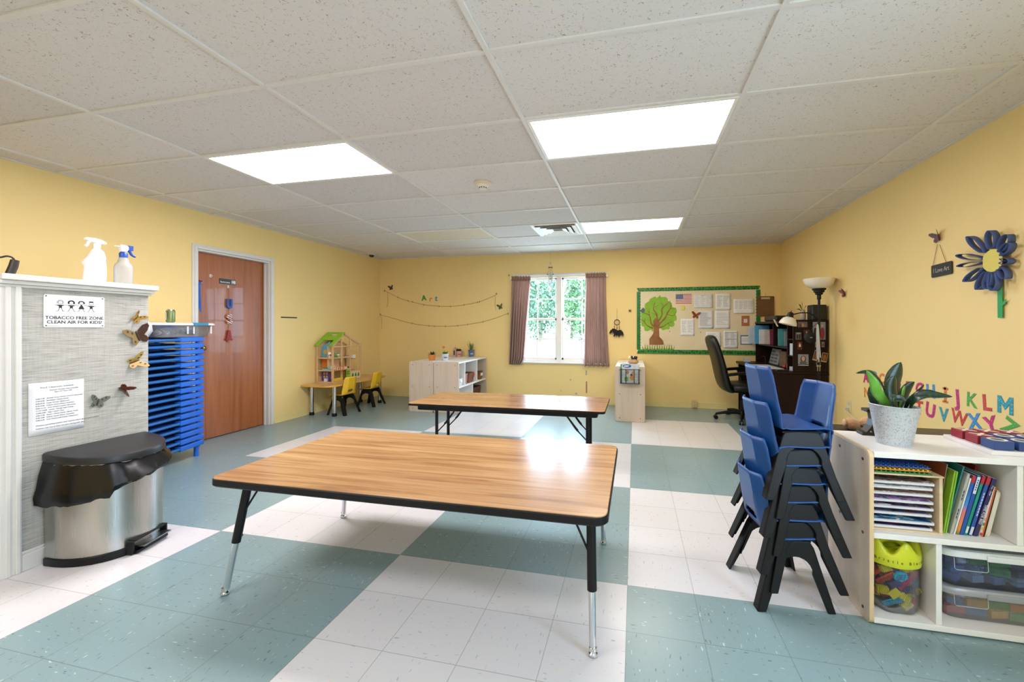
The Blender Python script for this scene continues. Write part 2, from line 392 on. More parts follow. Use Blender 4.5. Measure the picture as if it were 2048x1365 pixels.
mb.box(PX, PX + .012, PY0 - .005, PY0 + .07, 0, 1.452); mb.box(PX, PX + .018, PY0 + .012, PY0 + .03, 0, 1.452); mb.box(PX, PX + .02, PY0 + .045, PY0 + .062, 0, 1.452)
mb.box(PX - .12, PX, PY0 - .02, PY0, 0, 1.452)
struct('trim_5', mb, TRIMW, bevel=.003)                       # end casing
mb = MB(); mb.box(PX, PX + .012, PY0 + .07, PY1, 0, .085); mb.box(PX, PX + .008, PY0 + .07, PY1, .085, .1); struct('baseboard_partition', mb, TRIMW, bevel=.003)
for z in (.78, .33):
    mb = MB(); mb.box(PX + .001, PX + .006, PY0 - .03, PY0 - .005, z, z + .09); mb.cyl((PX + .008, PY0 - .012, z), (PX + .008, PY0 - .012, z + .09), .006, n=10)
    struct('hinge', mb, P('#9b8a6c', .4, 1), part_w, smooth=True)

# ------------------------------------------------------------------ ceiling fixtures
LIT = emis('lit_diffuser', '#faf4f8', 17.0); LITL = emis('lit_diffuser_left', '#faf4f8', 32.0); LITW = emis('lit_warm_diffuser', '#fff3e0', 13.0); LITB = emis('lit_diffuser_rear', '#faf4f8', 9.0)
UNLIT = P('#d9d3c4', .35, var=.03)
def fixture(x, y, m, label, grp='recessed ceiling light panels'):
    t = thing('ceiling_light', label, 'ceiling light', (x + 2*FT, y + FT, H), 0, grp)
    x0, x1, y0, y1 = x + .013, x + 4*FT - .013, y + .013, y + 2*FT - .013
    mb = MB(); e = .022
    for a in ((x0, x1, y0, y0 + e), (x0, x1, y1 - e, y1), (x0, x0 + e, y0 + e, y1 - e), (x1 - e, x1, y0 + e, y1 - e)): mb.box(*a, H - .012, H - .0008)
    part('frame', mb, P('#e9e7e2', .4), t, smooth=False, bevel=.002)
    mb = MB(); mb.sheet([(x0 + e, y0 + e, H - .006), (x0 + e, y1 - e, H - .006), (x1 - e, y1 - e, H - .006), (x1 - e, y0 + e, H - .006)]); part('diffuser', mb, m, t, smooth=False)
fixture(gx[2], gy[7], LITL, 'lit ceiling light panel on the left, nearest the brown door')
fixture(gx[4], gy[7], LIT, 'large bright ceiling light panel above the front activity table')
fixture(gx[4], gy[11], LITW, 'warm lit ceiling light panel beside the air vent')
fixture(gx[2], gy[11], UNLIT, 'unlit ceiling light panel near the back left corner')
fixture(gx[4], gy[3], LITB, 'lit ceiling light panel behind the photographer, right column')
fixture(gx[2], gy[3], LIT, 'lit ceiling light panel behind the photographer, left column')
# air vent
vx, vy = gx[3] + 2*FT, gy[11]
t = thing('air_vent', 'square white ceiling air diffuser beside the warm light panel', 'air vent', (vx + FT, vy + FT, H))
VW = P('#f0efec', .35)
c = V((vx + FT, vy + FT, 0))
mb = MB(); s0 = FT - .014
for k, (s_, z) in enumerate(((s0, H - .004),)):
    for a in ((-s_, s_, -s_, -s_ + .04), (-s_, s_, s_ - .04, s_), (-s_, -s_ + .04, -s_ + .04, s_ - .04), (s_ - .04, s_, -s_ + .04, s_ - .04)): mb.box(c.x + a[0], c.x + a[1], c.y + a[2], c.y + a[3], z - .008, H - .0008)
part('frame', mb, VW, t, smooth=False)
mb = MB(); mb.box(c.x - s0 + .04, c.x + s0 - .04, c.y - s0 + .04, c.y + s0 - .04, H - .003, H - .0008); part('throat', mb, P('#544c47', .8), t, smooth=False)
for k, (s_, s2) in enumerate(((.258, .198), (.192, .13), (.125, .06))):
    mb = MB()
    z0, z1 = H - .005, H - .027
    for q in range(4):
        Rq = M4.Rotation(q * PI/2, 4, 'Z'); mb.T = M4.Translation(c) @ Rq
        mb.sheet([(-s2, -s2, z0), (s2, -s2, z0), (s_, -s_, z1), (-s_, -s_, z1)])
    part('louver', mb, VW, t, smooth=False, solid=.003)
t = thing('smoke_detector', 'round cream smoke detector on the ceiling', 'smoke detector', (-.027, 1.312, H))
mb = MB(); mb.lathe([(.001, -.001), (.075, -.001), (.076, -.014), (.07, -.02), (.052, -.022), (.001, -.022)], (-.027, 1.312, H)); part('base', mb, P('#ddd0b4', .45), t)
mb = MB(); mb.lathe([(.05, -.022), (.046, -.034), (.034, -.042), (.032, -.056), (.02, -.06), (.001, -.06)], (-.027, 1.312, H)); part('sensor_head', mb, P('#e4dccb', .45), t)
for k in range(10): mb = MB(); mb.box(-.006, .006, .031, .0345, -.053, -.045, M4.Translation((-.027, 1.312, H)) @ M4.Rotation(k * PI/5, 4, 'Z')); part('slot', mb, P('#3c332b', .7), t, smooth=False)
t = thing('camera_dome', 'small dark dome on the ceiling at the back left corner', 'camera', (-3.118, 4.109, H))
mb = MB(); mb.lathe([(.001, -.001), (.055, -.001), (.055, -.018), (.045, -.022), (.001, -.022)], (-3.118, 4.109, H)); part('ring', mb, P('#d8d2c2', .5), t)
mb = MB(); mb.lathe([(.042, -.022), (.038, -.042), (.022, -.056), (.001, -.06)], (-3.118, 4.109, H)); part('dome', mb, P('#1b1d1f', .12), t)

# ------------------------------------------------------------------ outside the window
mb = MB(); mb.box(-70, 70, YB + .2, 130, -.45, -.4); struct('ground', mb, P('#cfcac0', .9, var=.05))
def leafmat(h1, h2):
    t = Mt('leaves_' + h1.strip('#')); n = t.noise(t.coord('Object'), .9, 2); r = t.ramp(n, 'Fac', [(.3, lin(h1)), (.7, lin(h2))])
    t.l(r, 0, t.b, 'Base Color'); t.set(r=.6); return t.m
TL = [leafmat('#2c4826', '#486438'), leafmat('#243f28', '#3e5a38'), leafmat('#354f2b', '#546f40')]
tr = [(-13.4, 52, 11.5, 2.9), (-9.5, 44, 9.5, 2.6), (-7.0, 52, 12, 2.9), (-4.2, 44, 8.8, 2.5), (.3, 52.5, 11, 2.9), (1.4, 44, 8.6, 2.6)]
tl = ['leafy tree outside at the edge of the left curtain, farther back', 'leafy tree outside filling the left window panes', 'tall leafy tree outside behind the middle window post', 'leafy tree outside filling the right window panes', 'leafy tree outside behind the right curtain, farther back', 'leafy tree outside hidden by the right curtain, nearer']
for k, (x, y, h, r) in enumerate(tr):
    t = thing('tree', tl[k], 'tree', (x, y, -.4), 0, 'trees outside the window')
    mb = MB(); mb.tube([(x, y, -.4), (x + .1, y, 1.5), (x - .1, y, h * .6)], [.25, .2, .08], 8); part('trunk', mb, P('#5a4a3a', .9), t)
    mb = MB(); q = random.Random(k)
    for i in range(2600):
        a, b = q.uniform(0, 2*PI), q.uniform(-1, 1); s_ = math.sqrt(1 - b*b); rr = q.uniform(.6, 1.05)
        bl = NZ.noise(V((math.cos(a)*s_*2 + k, math.sin(a)*s_*2, b*2))) * .35 + 1
        p = V((x + math.cos(a)*s_*r*rr*bl, y + math.sin(a)*s_*r*rr*bl, h*.53 + b*h*.5*rr*bl))
        u = V((q.uniform(-1, 1), q.uniform(-1, 1), q.uniform(-1, 1))).normalized(); w = u.orthogonal().normalized(); z = q.uniform(.14, .3)
        mb.sheet([p - u*z, p + w*z*.6, p + u*z, p - w*z*.6])
    part('foliage', mb, TL[k % 3], t, smooth=False)
t = thing('garden_flower', 'red flower on a stem outside behind the window', 'flower', (.0, 7.4, -.4))
fz = atY(1101, 712, 7.4)
mb = MB(); mb.tube([(fz.x, 7.4, -.4), (fz.x + .02, 7.4, fz.z)], .012, 6); part('stem', mb, P('#7f9a4a', .7), t)
mb = MB(); mb.ball(fz, .075, 1, .7, .8, j=.12); part('blossom', mb, P('#c43a4a', .6), t)
# ================================================================== FURNITURE
OAK = wood('oak_laminate', '#8c6340', '#ab8259', '#be986e', axis=0, sc=1.0, rough=.21, grain=.6, coat=.15)
MAPLE = wood('maple_panel', '#c0ae9a', '#c8b7a3', '#cdbdaa', axis=2, sc=.8, rough=.45, grain=.06)
MAPEDGE = P('#d9bf95', .45, var=.06); SHELFW = P('#e9e7e4', .4, var=.015)

# ---- activity table in front
t = thing('activity_table', 'large low activity table with oak laminate top in the foreground', 'table', (.24, -.045, 0))
x0, x1, y0, y1, zt = -.668, 1.158, -.512, .425, .552
T = M4.Translation(((x0+x1)/2, (y0+y1)/2, 0))
mb = MB(T); mb.prism(rrect(x1-x0-.008, y1-y0-.008, .045, 8), zt - .006, zt); part('tabletop', mb, OAK, t, bevel=.002)
mb = MB(T); o = rrect(x1-x0, y1-y0, .05, 8); i_ = rrect(x1-x0-.03, y1-y0-.03, .04, 8)
mb.loft([[(*p, z) for p in q] for q, z in ((rrect(x1-x0-.008, y1-y0-.008, .045, 8), zt - .004), (o, zt - .008), (o, zt - .032), (rrect(x1-x0-.01, y1-y0-.01, .05, 8), zt - .038))], cap=True); part('edge_band', mb, BLKPL, t)
for fx, fy, tx, ty in ((-.61, -.473, -.535, -.42), (1.099, -.457, 1.087, -.415), (-.612, .317, -.54, .27), (1.078, .355, 1.07, .30)):
    f = V((fx, fy, .0)); p = V((tx, ty, zt - .038)); d = p - f; at = lambda k: f + d * k
    mb = MB(); mb.cyl(at(.46), at(1.0), .0185, n=20); mb.cyl(at(.50) + V((.0, .017, 0)), at(.50) + V((0, .026, 0)), .006, n=8)
    leg = part('leg', mb, BLKPL, t)
    mb = MB(); mb.cyl(at(.055), at(.47), .0135, n=20); part('leg_insert', mb, CHROME, leg)
    mb = MB(); mb.lathe([(.0145, .034), (.0155, .022), (.010, .019), (.017, .012), (.0175, .005), (.012, 0), (.002, 0)], f + V((0, 0, 0)) , 18); part('glide', mb, CHROME, leg)
    s_ = 1 if fx < 0 else -1
    mb = MB(); a = at(.72); b = V((tx + s_ * .075, ty, zt - .04)); mb.tube([a, a + V((s_ * .012, 0, .006)), b], .0045, 8); part('brace', mb, BLKPL, leg)
# ---- folding table behind it
t = thing('folding_table', 'oak laminate folding table with black apron standing behind the activity table', 'table', (.11, 1.72, 0))
x0, x1, y0, y1, zt = -.79, 1.012, 1.375, 2.075, .55
T = M4.Translation(((x0+x1)/2, (y0+y1)/2, 0))
mb = MB(T); mb.prism(rrect(x1-x0, y1-y0, .03, 6), zt - .006, zt); part('tabletop', mb, OAK, t, bevel=.002)
mb = MB(T); mb.prism(rrect(x1-x0+.004, y1-y0+.004, .032, 6), zt - .022, zt - .005); part('edge_band', mb, BLKPL, t)
mb = MB(T); mb.prism(rrect(x1-x0-.13, y1-y0-.10, .03, 6), zt - .068, zt - .022); part('apron', mb, BLKPL, t, bevel=.004)
for lx, s_ in ((-.59, 1), (.849, -1)):
    for ly in (1.56, 1.805):
        mb = MB(); mb.cyl((lx, ly, .012), (lx, ly, zt - .068), .0145, n=16); mb.cyl((lx, ly, 0), (lx, ly, .014), .017, n=16); leg = part('leg', mb, BLKPL, t)
        pts = [(lx, ly, .245), (lx + s_*.075, ly, .32), (lx + s_*.1, ly, .35), (lx + s_*.2, ly, zt - .068)]
        mb = MB(); mb.tube(pts, [.006, .006, .011, .007], 8, flat=.6); mb.cyl((lx + s_*.09, ly - .012, .34), (lx + s_*.09, ly + .012, .34), .009, n=10); part('brace', mb, BLKPL, leg)
    mb = MB(); mb.cyl((lx, 1.56, .1), (lx, 1.805, .1), .009); part('crossbar', mb, BLKPL, t)

# ---- stacking chairs
def chair_parts(root, shell):
    W = WM[root.name]
    def prof(s_):                         # s_: 0 = top of back, 1 = front lip of the seat
        pts = [(-.150, .578), (-.135, .49), (-.122, .41), (-.108, .345), (-.088, .308), (-.045, .299), (.03, .300), (.10, .303), (.132, .298), (.145, .275)]
        k = s_ * (len(pts) - 1); i = min(int(k), len(pts) - 2); f = k - i
        return V(pts[i]).lerp(V(pts[i+1]), f)
    def fn(u, v):
        p = prof(v); w = .150 if v > .42 else (.128 + .022 * (v / .42))
        if v < .05: w *= .90 + 2.0 * v
        if v > .93: w *= 1 - (v - .93) * 1.4
        c = u * 2 - 1; a = abs(c); fold = max(0, (a - .5) / .5)
        x = p.x; z = p.y
        if v < .48: x += fold * .032 * min(1, (.48 - v) * 6)
        else: z += fold * .006
        return (x, c * w, z)
    def keep(u, v): return ((u - .5) / .22) ** 2 + ((v - .315) / .035) ** 2 > 1
    mb = MB(W); mb.grid(fn, 20, 40, keep); part('seat_shell', mb, shell, root, solid=.007, ang=25)
    for sy in (-1, 1):
        def fp(x, z, k): return (x, sy * (.174 - .050 * (z / .3) + k), z)
        outer = [(-.165, 0), (-.075, .262), (-.06, .287), (.0, .291), (.085, .286), (.10, .262), (.168, 0)]
        inner = [(.135, 0), (.085, .150)] + [(.012 + .078 * math.cos(rad(a)), .150 + .075 * math.sin(rad(a))) for a in range(15, 166, 15)] + [(-.064, .150), (-.128, 0)]
        poly = outer + inner
        mb = MB(W); a = [mb.v(fp(x, z, -.006)) for x, z in poly]; b = [mb.v(fp(x, z, .006)) for x, z in poly]; n = len(poly)
        mb.f(a); mb.f(list(reversed(b)))
        for i in range(n): mb.f([a[i], a[(i+1) % n], b[(i+1) % n], b[i]])
        # flange that turns each leg into an angle section
        for q in ((0, 1), (5, 6)):
            (xa, za), (xb, zb) = outer[q[0]], outer[q[1]]
            r1 = [fp(xa, za, -.011), fp(xb, zb, -.011)]; 
            mb.loft([[V(fp(xa, za, .0055)), V(fp(xa, za, -.042)), V(fp(xa + (.008 if xa < 0 else -.008), za, -.042)), V(fp(xa + (.008 if xa < 0 else -.008), za, .0055))],
                     [V(fp(xb, zb, .0055)), V(fp(xb, zb, -.042)), V(fp(xb + (.008 if xb < 0 else -.008), zb, -.042)), V(fp(xb + (.008 if xb < 0 else -.008), zb, .0055))]])
        part('leg_frame', mb, BLKPL, root, smooth=False, bevel=.003)
    mb = MB(W); mb.box(-.07, .09, -.13, .13, .283, .291); part('seat_support', mb, BLKPL, root, smooth=False)
BLUECH = P('#12427f', .36, var=.05, bump=.03, bs=700); YELCH = P('#e3b62c', .38, var=.05)
ordn = ['bottom', 'second from the bottom', 'third from the bottom', 'middle (fourth)', 'third from the top', 'second from the top', 'topmost']
ang0 = rad(9.5); base = V((1.912, .138, 0)); PITCH = .0815
for k in range(7):
    flip = k % 2
    off = V((math.cos(ang0), math.sin(ang0), 0)) * (.052 * flip + .006 * k)
    W = TR(*(base + off + V((0, 0, k * PITCH))), ang0 + (PI if flip else 0))
    lab = 'blue plastic chair, %s of the stack of seven%s' % (ordn[k], ', facing left' if flip else ', facing right')
    if k == 0:
        ch = thing('stacking_chair', lab, 'chair', T=W, group='blue chairs stacked beside the white shelf'); chair_parts(ch, BLUECH); first = ch
    else: dup(first, W, lab)
yw = TR(-2.862, 3.128, 0, PI - rad(2)) @ M4.Scale(.93, 4)
ch = thing('child_chair', 'yellow plastic child chair with black legs, nearest the brown door', 'chair', T=yw, group='yellow chairs at the dollhouse table'); chair_parts(ch, YELCH)
dup(ch, TR(-2.872, 3.765, 0, PI + rad(3)) @ M4.Scale(.93, 4), 'yellow plastic child chair with black legs, nearest the back corner')

# ---- white shelf at the right
t = thing('storage_shelf', 'white open storage shelf with maple end panel beside the blue chairs', 'shelf', (2.79, .13, 0))
sx0, sx1, sy0, sy1, st = 2.212, 3.352, -.048, .322, .727
bolt = P('#4a4038', .35, .8)
for xe, s_ in ((sx0, 1), (sx1 - .02, -1)):
    mb = MB(frame((xe, (sy0+sy1)/2, .363), (0, 1, 0), (0, 0, 1))); mb.prism(rrect(sy1 - sy0, .726, .03, 6), 0, .0185)
    sp = part('side_panel', mb, MAPLE, t, bevel=.004)
    mb = MB(frame((xe, (sy0+sy1)/2, .363), (0, 1, 0), (0, 0, 1))); q1 = rrect(sy1 - sy0 + .003, .729, .03, 6); q0 = rrect(sy1 - sy0 - .004, .722, .028, 6)
    mb.loft([[(*p, z) for p in q] for q, z in ((q1, .0015), (q1, .017), (q0, .017), (q0, .0015))], loop=True); part('edge_band', mb, MAPEDGE, sp)
    if s_ > 0:
        for y in (.0, .2):
            for z in (.045, .365, .68): mb = MB(); mb.cyl((xe - .002, y, z), (xe + .004, y, z), .0065, n=12); part('bolt', mb, bolt, sp)
def sboard(name, *b, m=SHELFW): mb = MB(); mb.box(*b); part(name, mb, m, t, smooth=False, bevel=.0015)
sboard('shelf_top', sx0 + .0195, sx1 - .0195, sy0 + .003, sy1, st - .026, st - .002)
sboard('shelf_board', sx0 + .0195, sx1 - .0195, sy0 + .006, sy1, .361, .384)
sboard('base_board', sx0 + .0195, sx1 - .0195, sy0 + .003, sy1, .008, .031)
sboard('back_panel', sx0 + .0195, sx1 - .0195, sy1 - .008, sy1 - .0005, .0315, st - .027, m=P('#cfcac2', .5))
sboard('divider', 2.455, 2.476, sy0 + .01, sy1 - .009, .0315, .3605)
sboard('divider', 2.725, 2.746, sy0 + .01, sy1 - .009, .3845, st - .0265)
for x, z in ((2.455, .07), (2.725, .41)): mb = MB(); mb.box(x - .007, x - .0002, .20, .215, z, z + .02); mb.cyl((x - .0068, .2075, z + .006), (x - .012, .2075, z + .006), .004, n=8); part('bracket', mb, P('#8a8a8a', .3, 1), t, smooth=False)

# ---- pale birch shelves along the back
def birch_shelf(label, x0, x1, y0, y1, h, open_side, cols, grp):
    t = thing('birch_shelf', label, 'shelf', ((x0+x1)/2, (y0+y1)/2, 0), 0, grp)
    for ye in (y0, y1 - .02):
        mb = MB(frame(((x0+x1)/2, ye + .019, h/2), (1, 0, 0), (0, 0, 1))); mb.prism(rrect(x1-x0, h, .025, 5), 0, .019); sp = part('end_panel', mb, MAPLE, t, bevel=.003)
        if ye > y0: continue
        for x in (x0 + .06, x1 - .06):
            for z in (.05, h*.5, h - .05): mb = MB(); mb.cyl((x, ye + .001, z), (x, ye - .002, z), .006, n=10); part('bolt', mb, bolt, sp)
    def b(name, *k, m=SHELFW): mb = MB(); mb.box(*k); part(name, mb, m, t, smooth=False, bevel=.0015)
    xa, xb = x0 + .004, x1 - .004
    b('shelf_top', xa, xb, y0 + .0205, y1 - .0205, h - .026, h - .003)
    b('base_board', xa, xb, y0 + .0205, y1 - .0205, .01, .033)
    b('shelf_board', xa, xb, y0 + .0205, y1 - .0205, h*.5 - .012, h*.5 + .01)
    bx = x0 + .004 if open_side > 0 else x1 - .012
    b('back_panel', bx, bx + .008, y0 + .021, y1 - .021, .034, h - .027, m=P('#d3cdc3', .5))
    for y, z0, z1 in cols: b('divider', x0 + .013, x1 - .012, y - .009, y + .009, z0, z1)
    return t
birch_shelf('pale birch shelf standing left, its back against the shelf with plants', -2.025, -1.634, 3.463, 4.6, .745, -1, [(4.0, .034, .36)], 'pale birch shelves along the back')
birch_shelf('pale birch open shelf with potted plants on top and baskets inside', -1.628, -1.231, 3.463, 4.6, .745, 1, [(3.72, .384, .718), (4.2, .384, .718), (4.02, .034, .36)], 'pale birch shelves along the back')
birch_shelf('pale birch shelf under the bulletin board with a wire basket on its end', .999, 1.388, 3.463, 4.6, .732, 1, [(4.0, .034, .35)], 'pale birch shelves along the back')

# ---- low dark cabinet behind the white shelf
t = thing('low_cabinet', 'low dark brown cabinet behind the white shelf', 'cabinet', (2.87, .46, 0))
DARK = P('#2b201c', .4, var=.08)
mb = MB(); mb.box(2.25, 3.355, .345, .56, .69, .706); part('cabinet_top', mb, DARK, t, smooth=False, bevel=.003)
mb = MB(); mb.box(2.262, 3.35, .355, .55, .03, .6895); part('body', mb, DARK, t, smooth=False)
mb = MB(); mb.box(2.275, 3.34, .365, .545, 0, .0295); part('plinth', mb, DARK, t, smooth=False)

# ---- table with the dollhouse along the left wall
t = thing('side_table', 'low maple side table with chrome legs along the left wall', 'table', (-2.95, 3.45, 0))
x0, x1, y0, y1, zt = -3.29, -2.80, 2.79, 4.12, .443
poly = [(x0, y0), (x1 - .13, y0)] + [(x1 - .13 + .13*math.sin(rad(a)), y0 + .13 - .13*math.cos(rad(a))) for a in range(15, 91, 15)] + [(x1, y1 - .13)] + [(x1 - .13 + .13*math.cos(rad(a)), y1 - .13 + .13*math.sin(rad(a))) for a in range(15, 91, 15)] + [(x0, y1)]
MTOP = wood('maple_tabletop', '#c39a5c', '#cfa769', '#d9b47a', axis=1, sc=.9, rough=.3, grain=.15)
mb = MB(); mb.prism(poly, zt - .005, zt); part('tabletop', mb, MTOP, t)
mb = MB(); mb.prism([(x*1.0, y) for x, y in poly], zt - .026, zt - .0052); part('edge_band', mb, P('#d9a23e', .4), t, bevel=.003)
for lx, ly in ((-3.235, 2.93), (-2.862, 2.93), (-3.235, 3.98), (-2.87, 3.98)):
    mb = MB(); mb.cyl((lx, ly, .04), (lx, ly, zt - .026), .026, n=20); leg = part('leg', mb, CHROME, t)
    mb = MB(); mb.lathe([(.031, 0), (.034, .012), (.028, .044), (.002, .044)], (lx, ly, 0), 20); part('foot', mb, BLKPL, leg)

# ---- desk with hutch along the right wall
ESP = wood('espresso_wood', '#180a08', '#20100d', '#281410', axis=1, sc=.7, sp=.2, rough=.4, grain=.2); ESPV = wood('espresso_panel', '#190a08', '#210f0c', '#28130f', axis=2, sc=.7, sp=.2, rough=.45, grain=.2)
dy0, dy1 = 3.08, 4.56
t = thing('office_desk', 'dark espresso desk with hutch in the back right corner', 'desk', (3.05, 3.82, 0))
def d(name, *k, m=ESPV, par=None, bv=.003): mb = MB(); mb.box(*k); return part(name, mb, m, t if par is None else par, smooth=False, bevel=bv)
d('desk_top', 2.735, 3.362, dy0, dy1, .715, .745, m=ESP, bv=.008)
d('end_panel', 2.77, 3.357, dy0 + .006, dy0 + .03, 0, .7145); d('end_panel', 2.77, 3.357, dy1 - .03, dy1 - .006, 0, .7145)
d('modesty_panel', 3.33, 3.35, dy0 + .0305, dy1 - .0305, .1, .7145)
ped = d('drawer_unit', 2.79, 3.32, dy0 + .031, dy0 + .42, .02, .7145)
for z in (.04, .38): d('drawer_front', 2.775, 2.7895, dy0 + .036, dy0 + .415, z, z + .31, par=ped)
hx = 3.005
hz = 1.333
d('hutch_side', hx, 3.357, dy0 + .004, dy0 + .026, .7455, hz); d('hutch_side', hx, 3.357, dy1 - .03, dy1 - .008, .7455, hz - .02)
d('hutch_side', hx + .005, 3.35, dy0 + .20, dy0 + .216, .7455, hz - .035)
d('hutch_top', hx - .012, 3.357, dy0 + .027, dy1 - .006, hz - .034, hz - .006, m=ESP, bv=.01)
d('hutch_back', 3.345, 3.356, dy0 + .027, dy1 - .031, .746, hz - .035)
d('hutch_shelf', hx + .015, 3.344, dy0 + .2165, dy1 - .0305, .99, 1.008, m=ESP)
for z in (.91, 1.10): d('hutch_shelf', hx + .01, 3.344, dy0 + .0265, dy0 + .1995, z, z + .014, m=ESP)
d('hutch_divider', hx + .02, 3.344, dy0 + .75, dy0 + .766, 1.0085, hz - .035)

# ---- office chair
t = thing('office_chair', 'black high-back leather office chair on casters at the desk', 'chair', (2.68, 3.92, 0), rad(4))
LEATH = P('#0b0a09', .42, var=.08, bump=.1, bs=260); W0 = WM[t.name]
mb = MB(W0); rings = []
for x, z, th, w in ((-.14, .37, .02, .14), (-.20, .40, .055, .22), (-.245, .47, .062, .245), (-.275, .58, .062, .25), (-.305, .72, .058, .25), (-.345, .88, .055, .245), (-.385, 1.0, .058, .235), (-.41, 1.08, .06, .215), (-.425, 1.125, .045, .17), (-.43, 1.14, .012, .09)):
    rings.append(ring((x, 0, z), (th*.95, 0, th*.28), (0, w, 0), 24, 2.6))
mb.loft(rings); part('backrest', mb, LEATH, t, sub=1, ang=80)
mb = MB(W0); mb.loft([ring((.03, 0, z), (a, 0, 0), (0, b, 0), 28, 3.2) for z, a, b in ((.405, .20, .21), (.415, .245, .245), (.455, .262, .255), (.49, .25, .245), (.505, .2, .2), (.508, .05, .05))]); part('seat', mb, LEATH, t, ang=80)
mb = MB(W0); mb.box(-.13, .13, -.1, .1, .375, .4045); part('seat_plate', mb, BLKPL, t, smooth=False, bevel=.01)
for s_ in (-1, 1):
    mb = MB(W0); mb.tube(spl([(-.27, s_*.255, .63), (-.1, s_*.285, .655), (.06, s_*.29, .665), (.17, s_*.285, .645), (.2, s_*.28, .60)], 6), .019, 10, flat=1.3)
    ar = part('armrest', mb, BLKPL, t); mb = MB(W0); mb.tube(spl([(.02, s_*.29, .655), (.05, s_*.285, .56), (.06, s_*.262, .48), (.03, s_*.22, .42)], 6), .016, 8); part('arm_support', mb, BLKPL, ar)
mb = MB(W0); mb.cyl((0, 0, .10), (0, 0, .25), .034); mb.cyl((0, 0, .25), (0, 0, .376), .024); part('gas_lift', mb, BLKPL, t)
mb = MB(W0); mb.lathe([(.055, .075), (.055, .11), (.035, .125), (.001, .125)]); part('base_hub', mb, BLKPL, t)
mb = MB(W0); mb.tube([(.0, -.09, .39), (-.03, -.2, .385), (-.05, -.24, .36)], .006, 6); part('tilt_lever', mb, P('#b9b9b9', .3, 1), t)
for k in range(5):
    a = rad(178 + 72 * k); cx, sy_ = math.cos(a), math.sin(a)
    mb = MB(W0); mb.tube([(cx*.04, sy_*.04, .10), (cx*.2, sy_*.2, .098), (cx*.345, sy_*.345, .072)], [.026, .02, .015], 8, flat=1.2); arm = part('base_arm', mb, BLKPL, t)
    mb = MB(W0); q = V((cx*.345, sy_*.345, 0)); n_ = V((-sy_, cx, 0))
    for s_ in (-1, 1): mb.cyl(q + n_*(.006*s_) + V((0, 0, .027)), q + n_*(.028*s_) + V((0, 0, .027)), .0265, n=16)
    mb.cyl(q + V((0, 0, .045)), q + V((0, 0, .075)), .008, n=8); part('caster', mb, BLKPL, arm)
# ================================================================== ON AND AROUND THE PARTITION
NFONT = dict(fat=.0006)
# tobacco sign
T = FL(-.348, 1.334, .001, PX)
t = thing('wall_sign', 'white tobacco free zone sign with four drawn children, on the grey partition', 'sign', T=T)
mb = MB(T); mb.prism(rrect(.252, .176, .008), 0, .002); part('plate', mb, P('#edeef0', .3, var=.01), t)
mb = MB(T); mb.text('TOBACCO FREE ZONE', .0235, 0, -.036, z=.0021, fat=.0004, sx=1.0); mb.text('CLEAN AIR FOR KIDS!', .0235, 0, -.060, z=.0021, fat=.0004, sx=1.0); mb.prism([(-.115, -.0815), (-.062, -.0815), (-.062, -.0805), (-.115, -.0805)], .0021, .0024)
part('lettering', mb, INK, t, smooth=False)
for k, x in enumerate((-.062, -.018, .024, .066)):
    mb = MB(T); z0, z1 = .0021, .0027; y = .048
    def arc(cx, cy, r, w, a0, a1, sy=1, n=14):
        o = [(cx + (r+w)*math.cos(rad(a0+(a1-a0)*i/n)), cy + (r+w)*sy*math.sin(rad(a0+(a1-a0)*i/n))) for i in range(n+1)]; q = [(cx + r*math.cos(rad(a0+(a1-a0)*i/n)), cy + r*sy*math.sin(rad(a0+(a1-a0)*i/n))) for i in range(n, -1, -1)]
        mb.prism(o + q, z0, z1)
    def ln(a, b, c, d, w=.0009):
        u = V((c-a, d-b)).normalized(); n_ = V((-u.y, u.x)) * w; mb.prism([(a+n_.x, b+n_.y), (c+n_.x, d+n_.y), (c-n_.x, d-n_.y), (a-n_.x, b-n_.y)], z0, z1)
    arc(x, y, .0085, .0012, 0, 359)
    if k == 0:
        for a in range(-30, 211, 16): ln(x + .0095*math.cos(rad(a)), y + .0095*math.sin(rad(a)), x + .0165*math.cos(rad(a)), y + .0145*math.sin(rad(a)), .0004)
    elif k == 1:
        for a in range(-20, 201, 22): mb.prism(circ(.0036, 8, x + .0115*math.cos(rad(a)), y + .0105*math.sin(rad(a))), z0, z1)
    elif k == 2: arc(x, y, .0085, .006, -25, 205, .85)
    else: mb.prism([(x-.009, y+.005), (x+.009, y+.005), (x+.009, y+.012), (x-.009, y+.012)], z0, z1)
    b = y - .013
    if k == 2: mb.prism([(x-.002, b+.004), (x+.002, b+.004), (x+.013, b-.02), (x-.013, b-.02)], z0, z1)
    else: mb.prism([(x-.013, b), (x+.013, b), (x+.012, b-.005), (x+.006, b-.006), (x+.006, b-.017), (x-.006, b-.017), (x-.006, b-.006), (x-.012, b-.005)], z0, z1)
    for s_ in (-1, 1):
        ln(x + s_*.011, b - .002, x + s_*.021, b + (.003 if k in (1, 2) and s_ > 0 else -.001)); ln(x + s_*.004, b - .017, x + s_*(.012 if k else .009), b - .034); ln(x + s_*(.012 if k else .009), b - .034, x + s_*.017, b - .035)
        mb.prism(circ(.0006, 6, x + s_*.003, y + .001), z0, z1)
    arc(x, y - .001, .0035, .0007, 200, 340)
    part('printed_child', mb, INK, t, smooth=False)
for sx_ in (-1, 1):
    for sy_ in (-1, 1): mb = MB(T @ M4.Translation((sx_*.117, sy_*.079, .002))); mb.lathe([(.0032, 0), (.003, .001), (.001, .0014)], n=10); part('screw', mb, P('#3a3a3a', .4, .8), t)
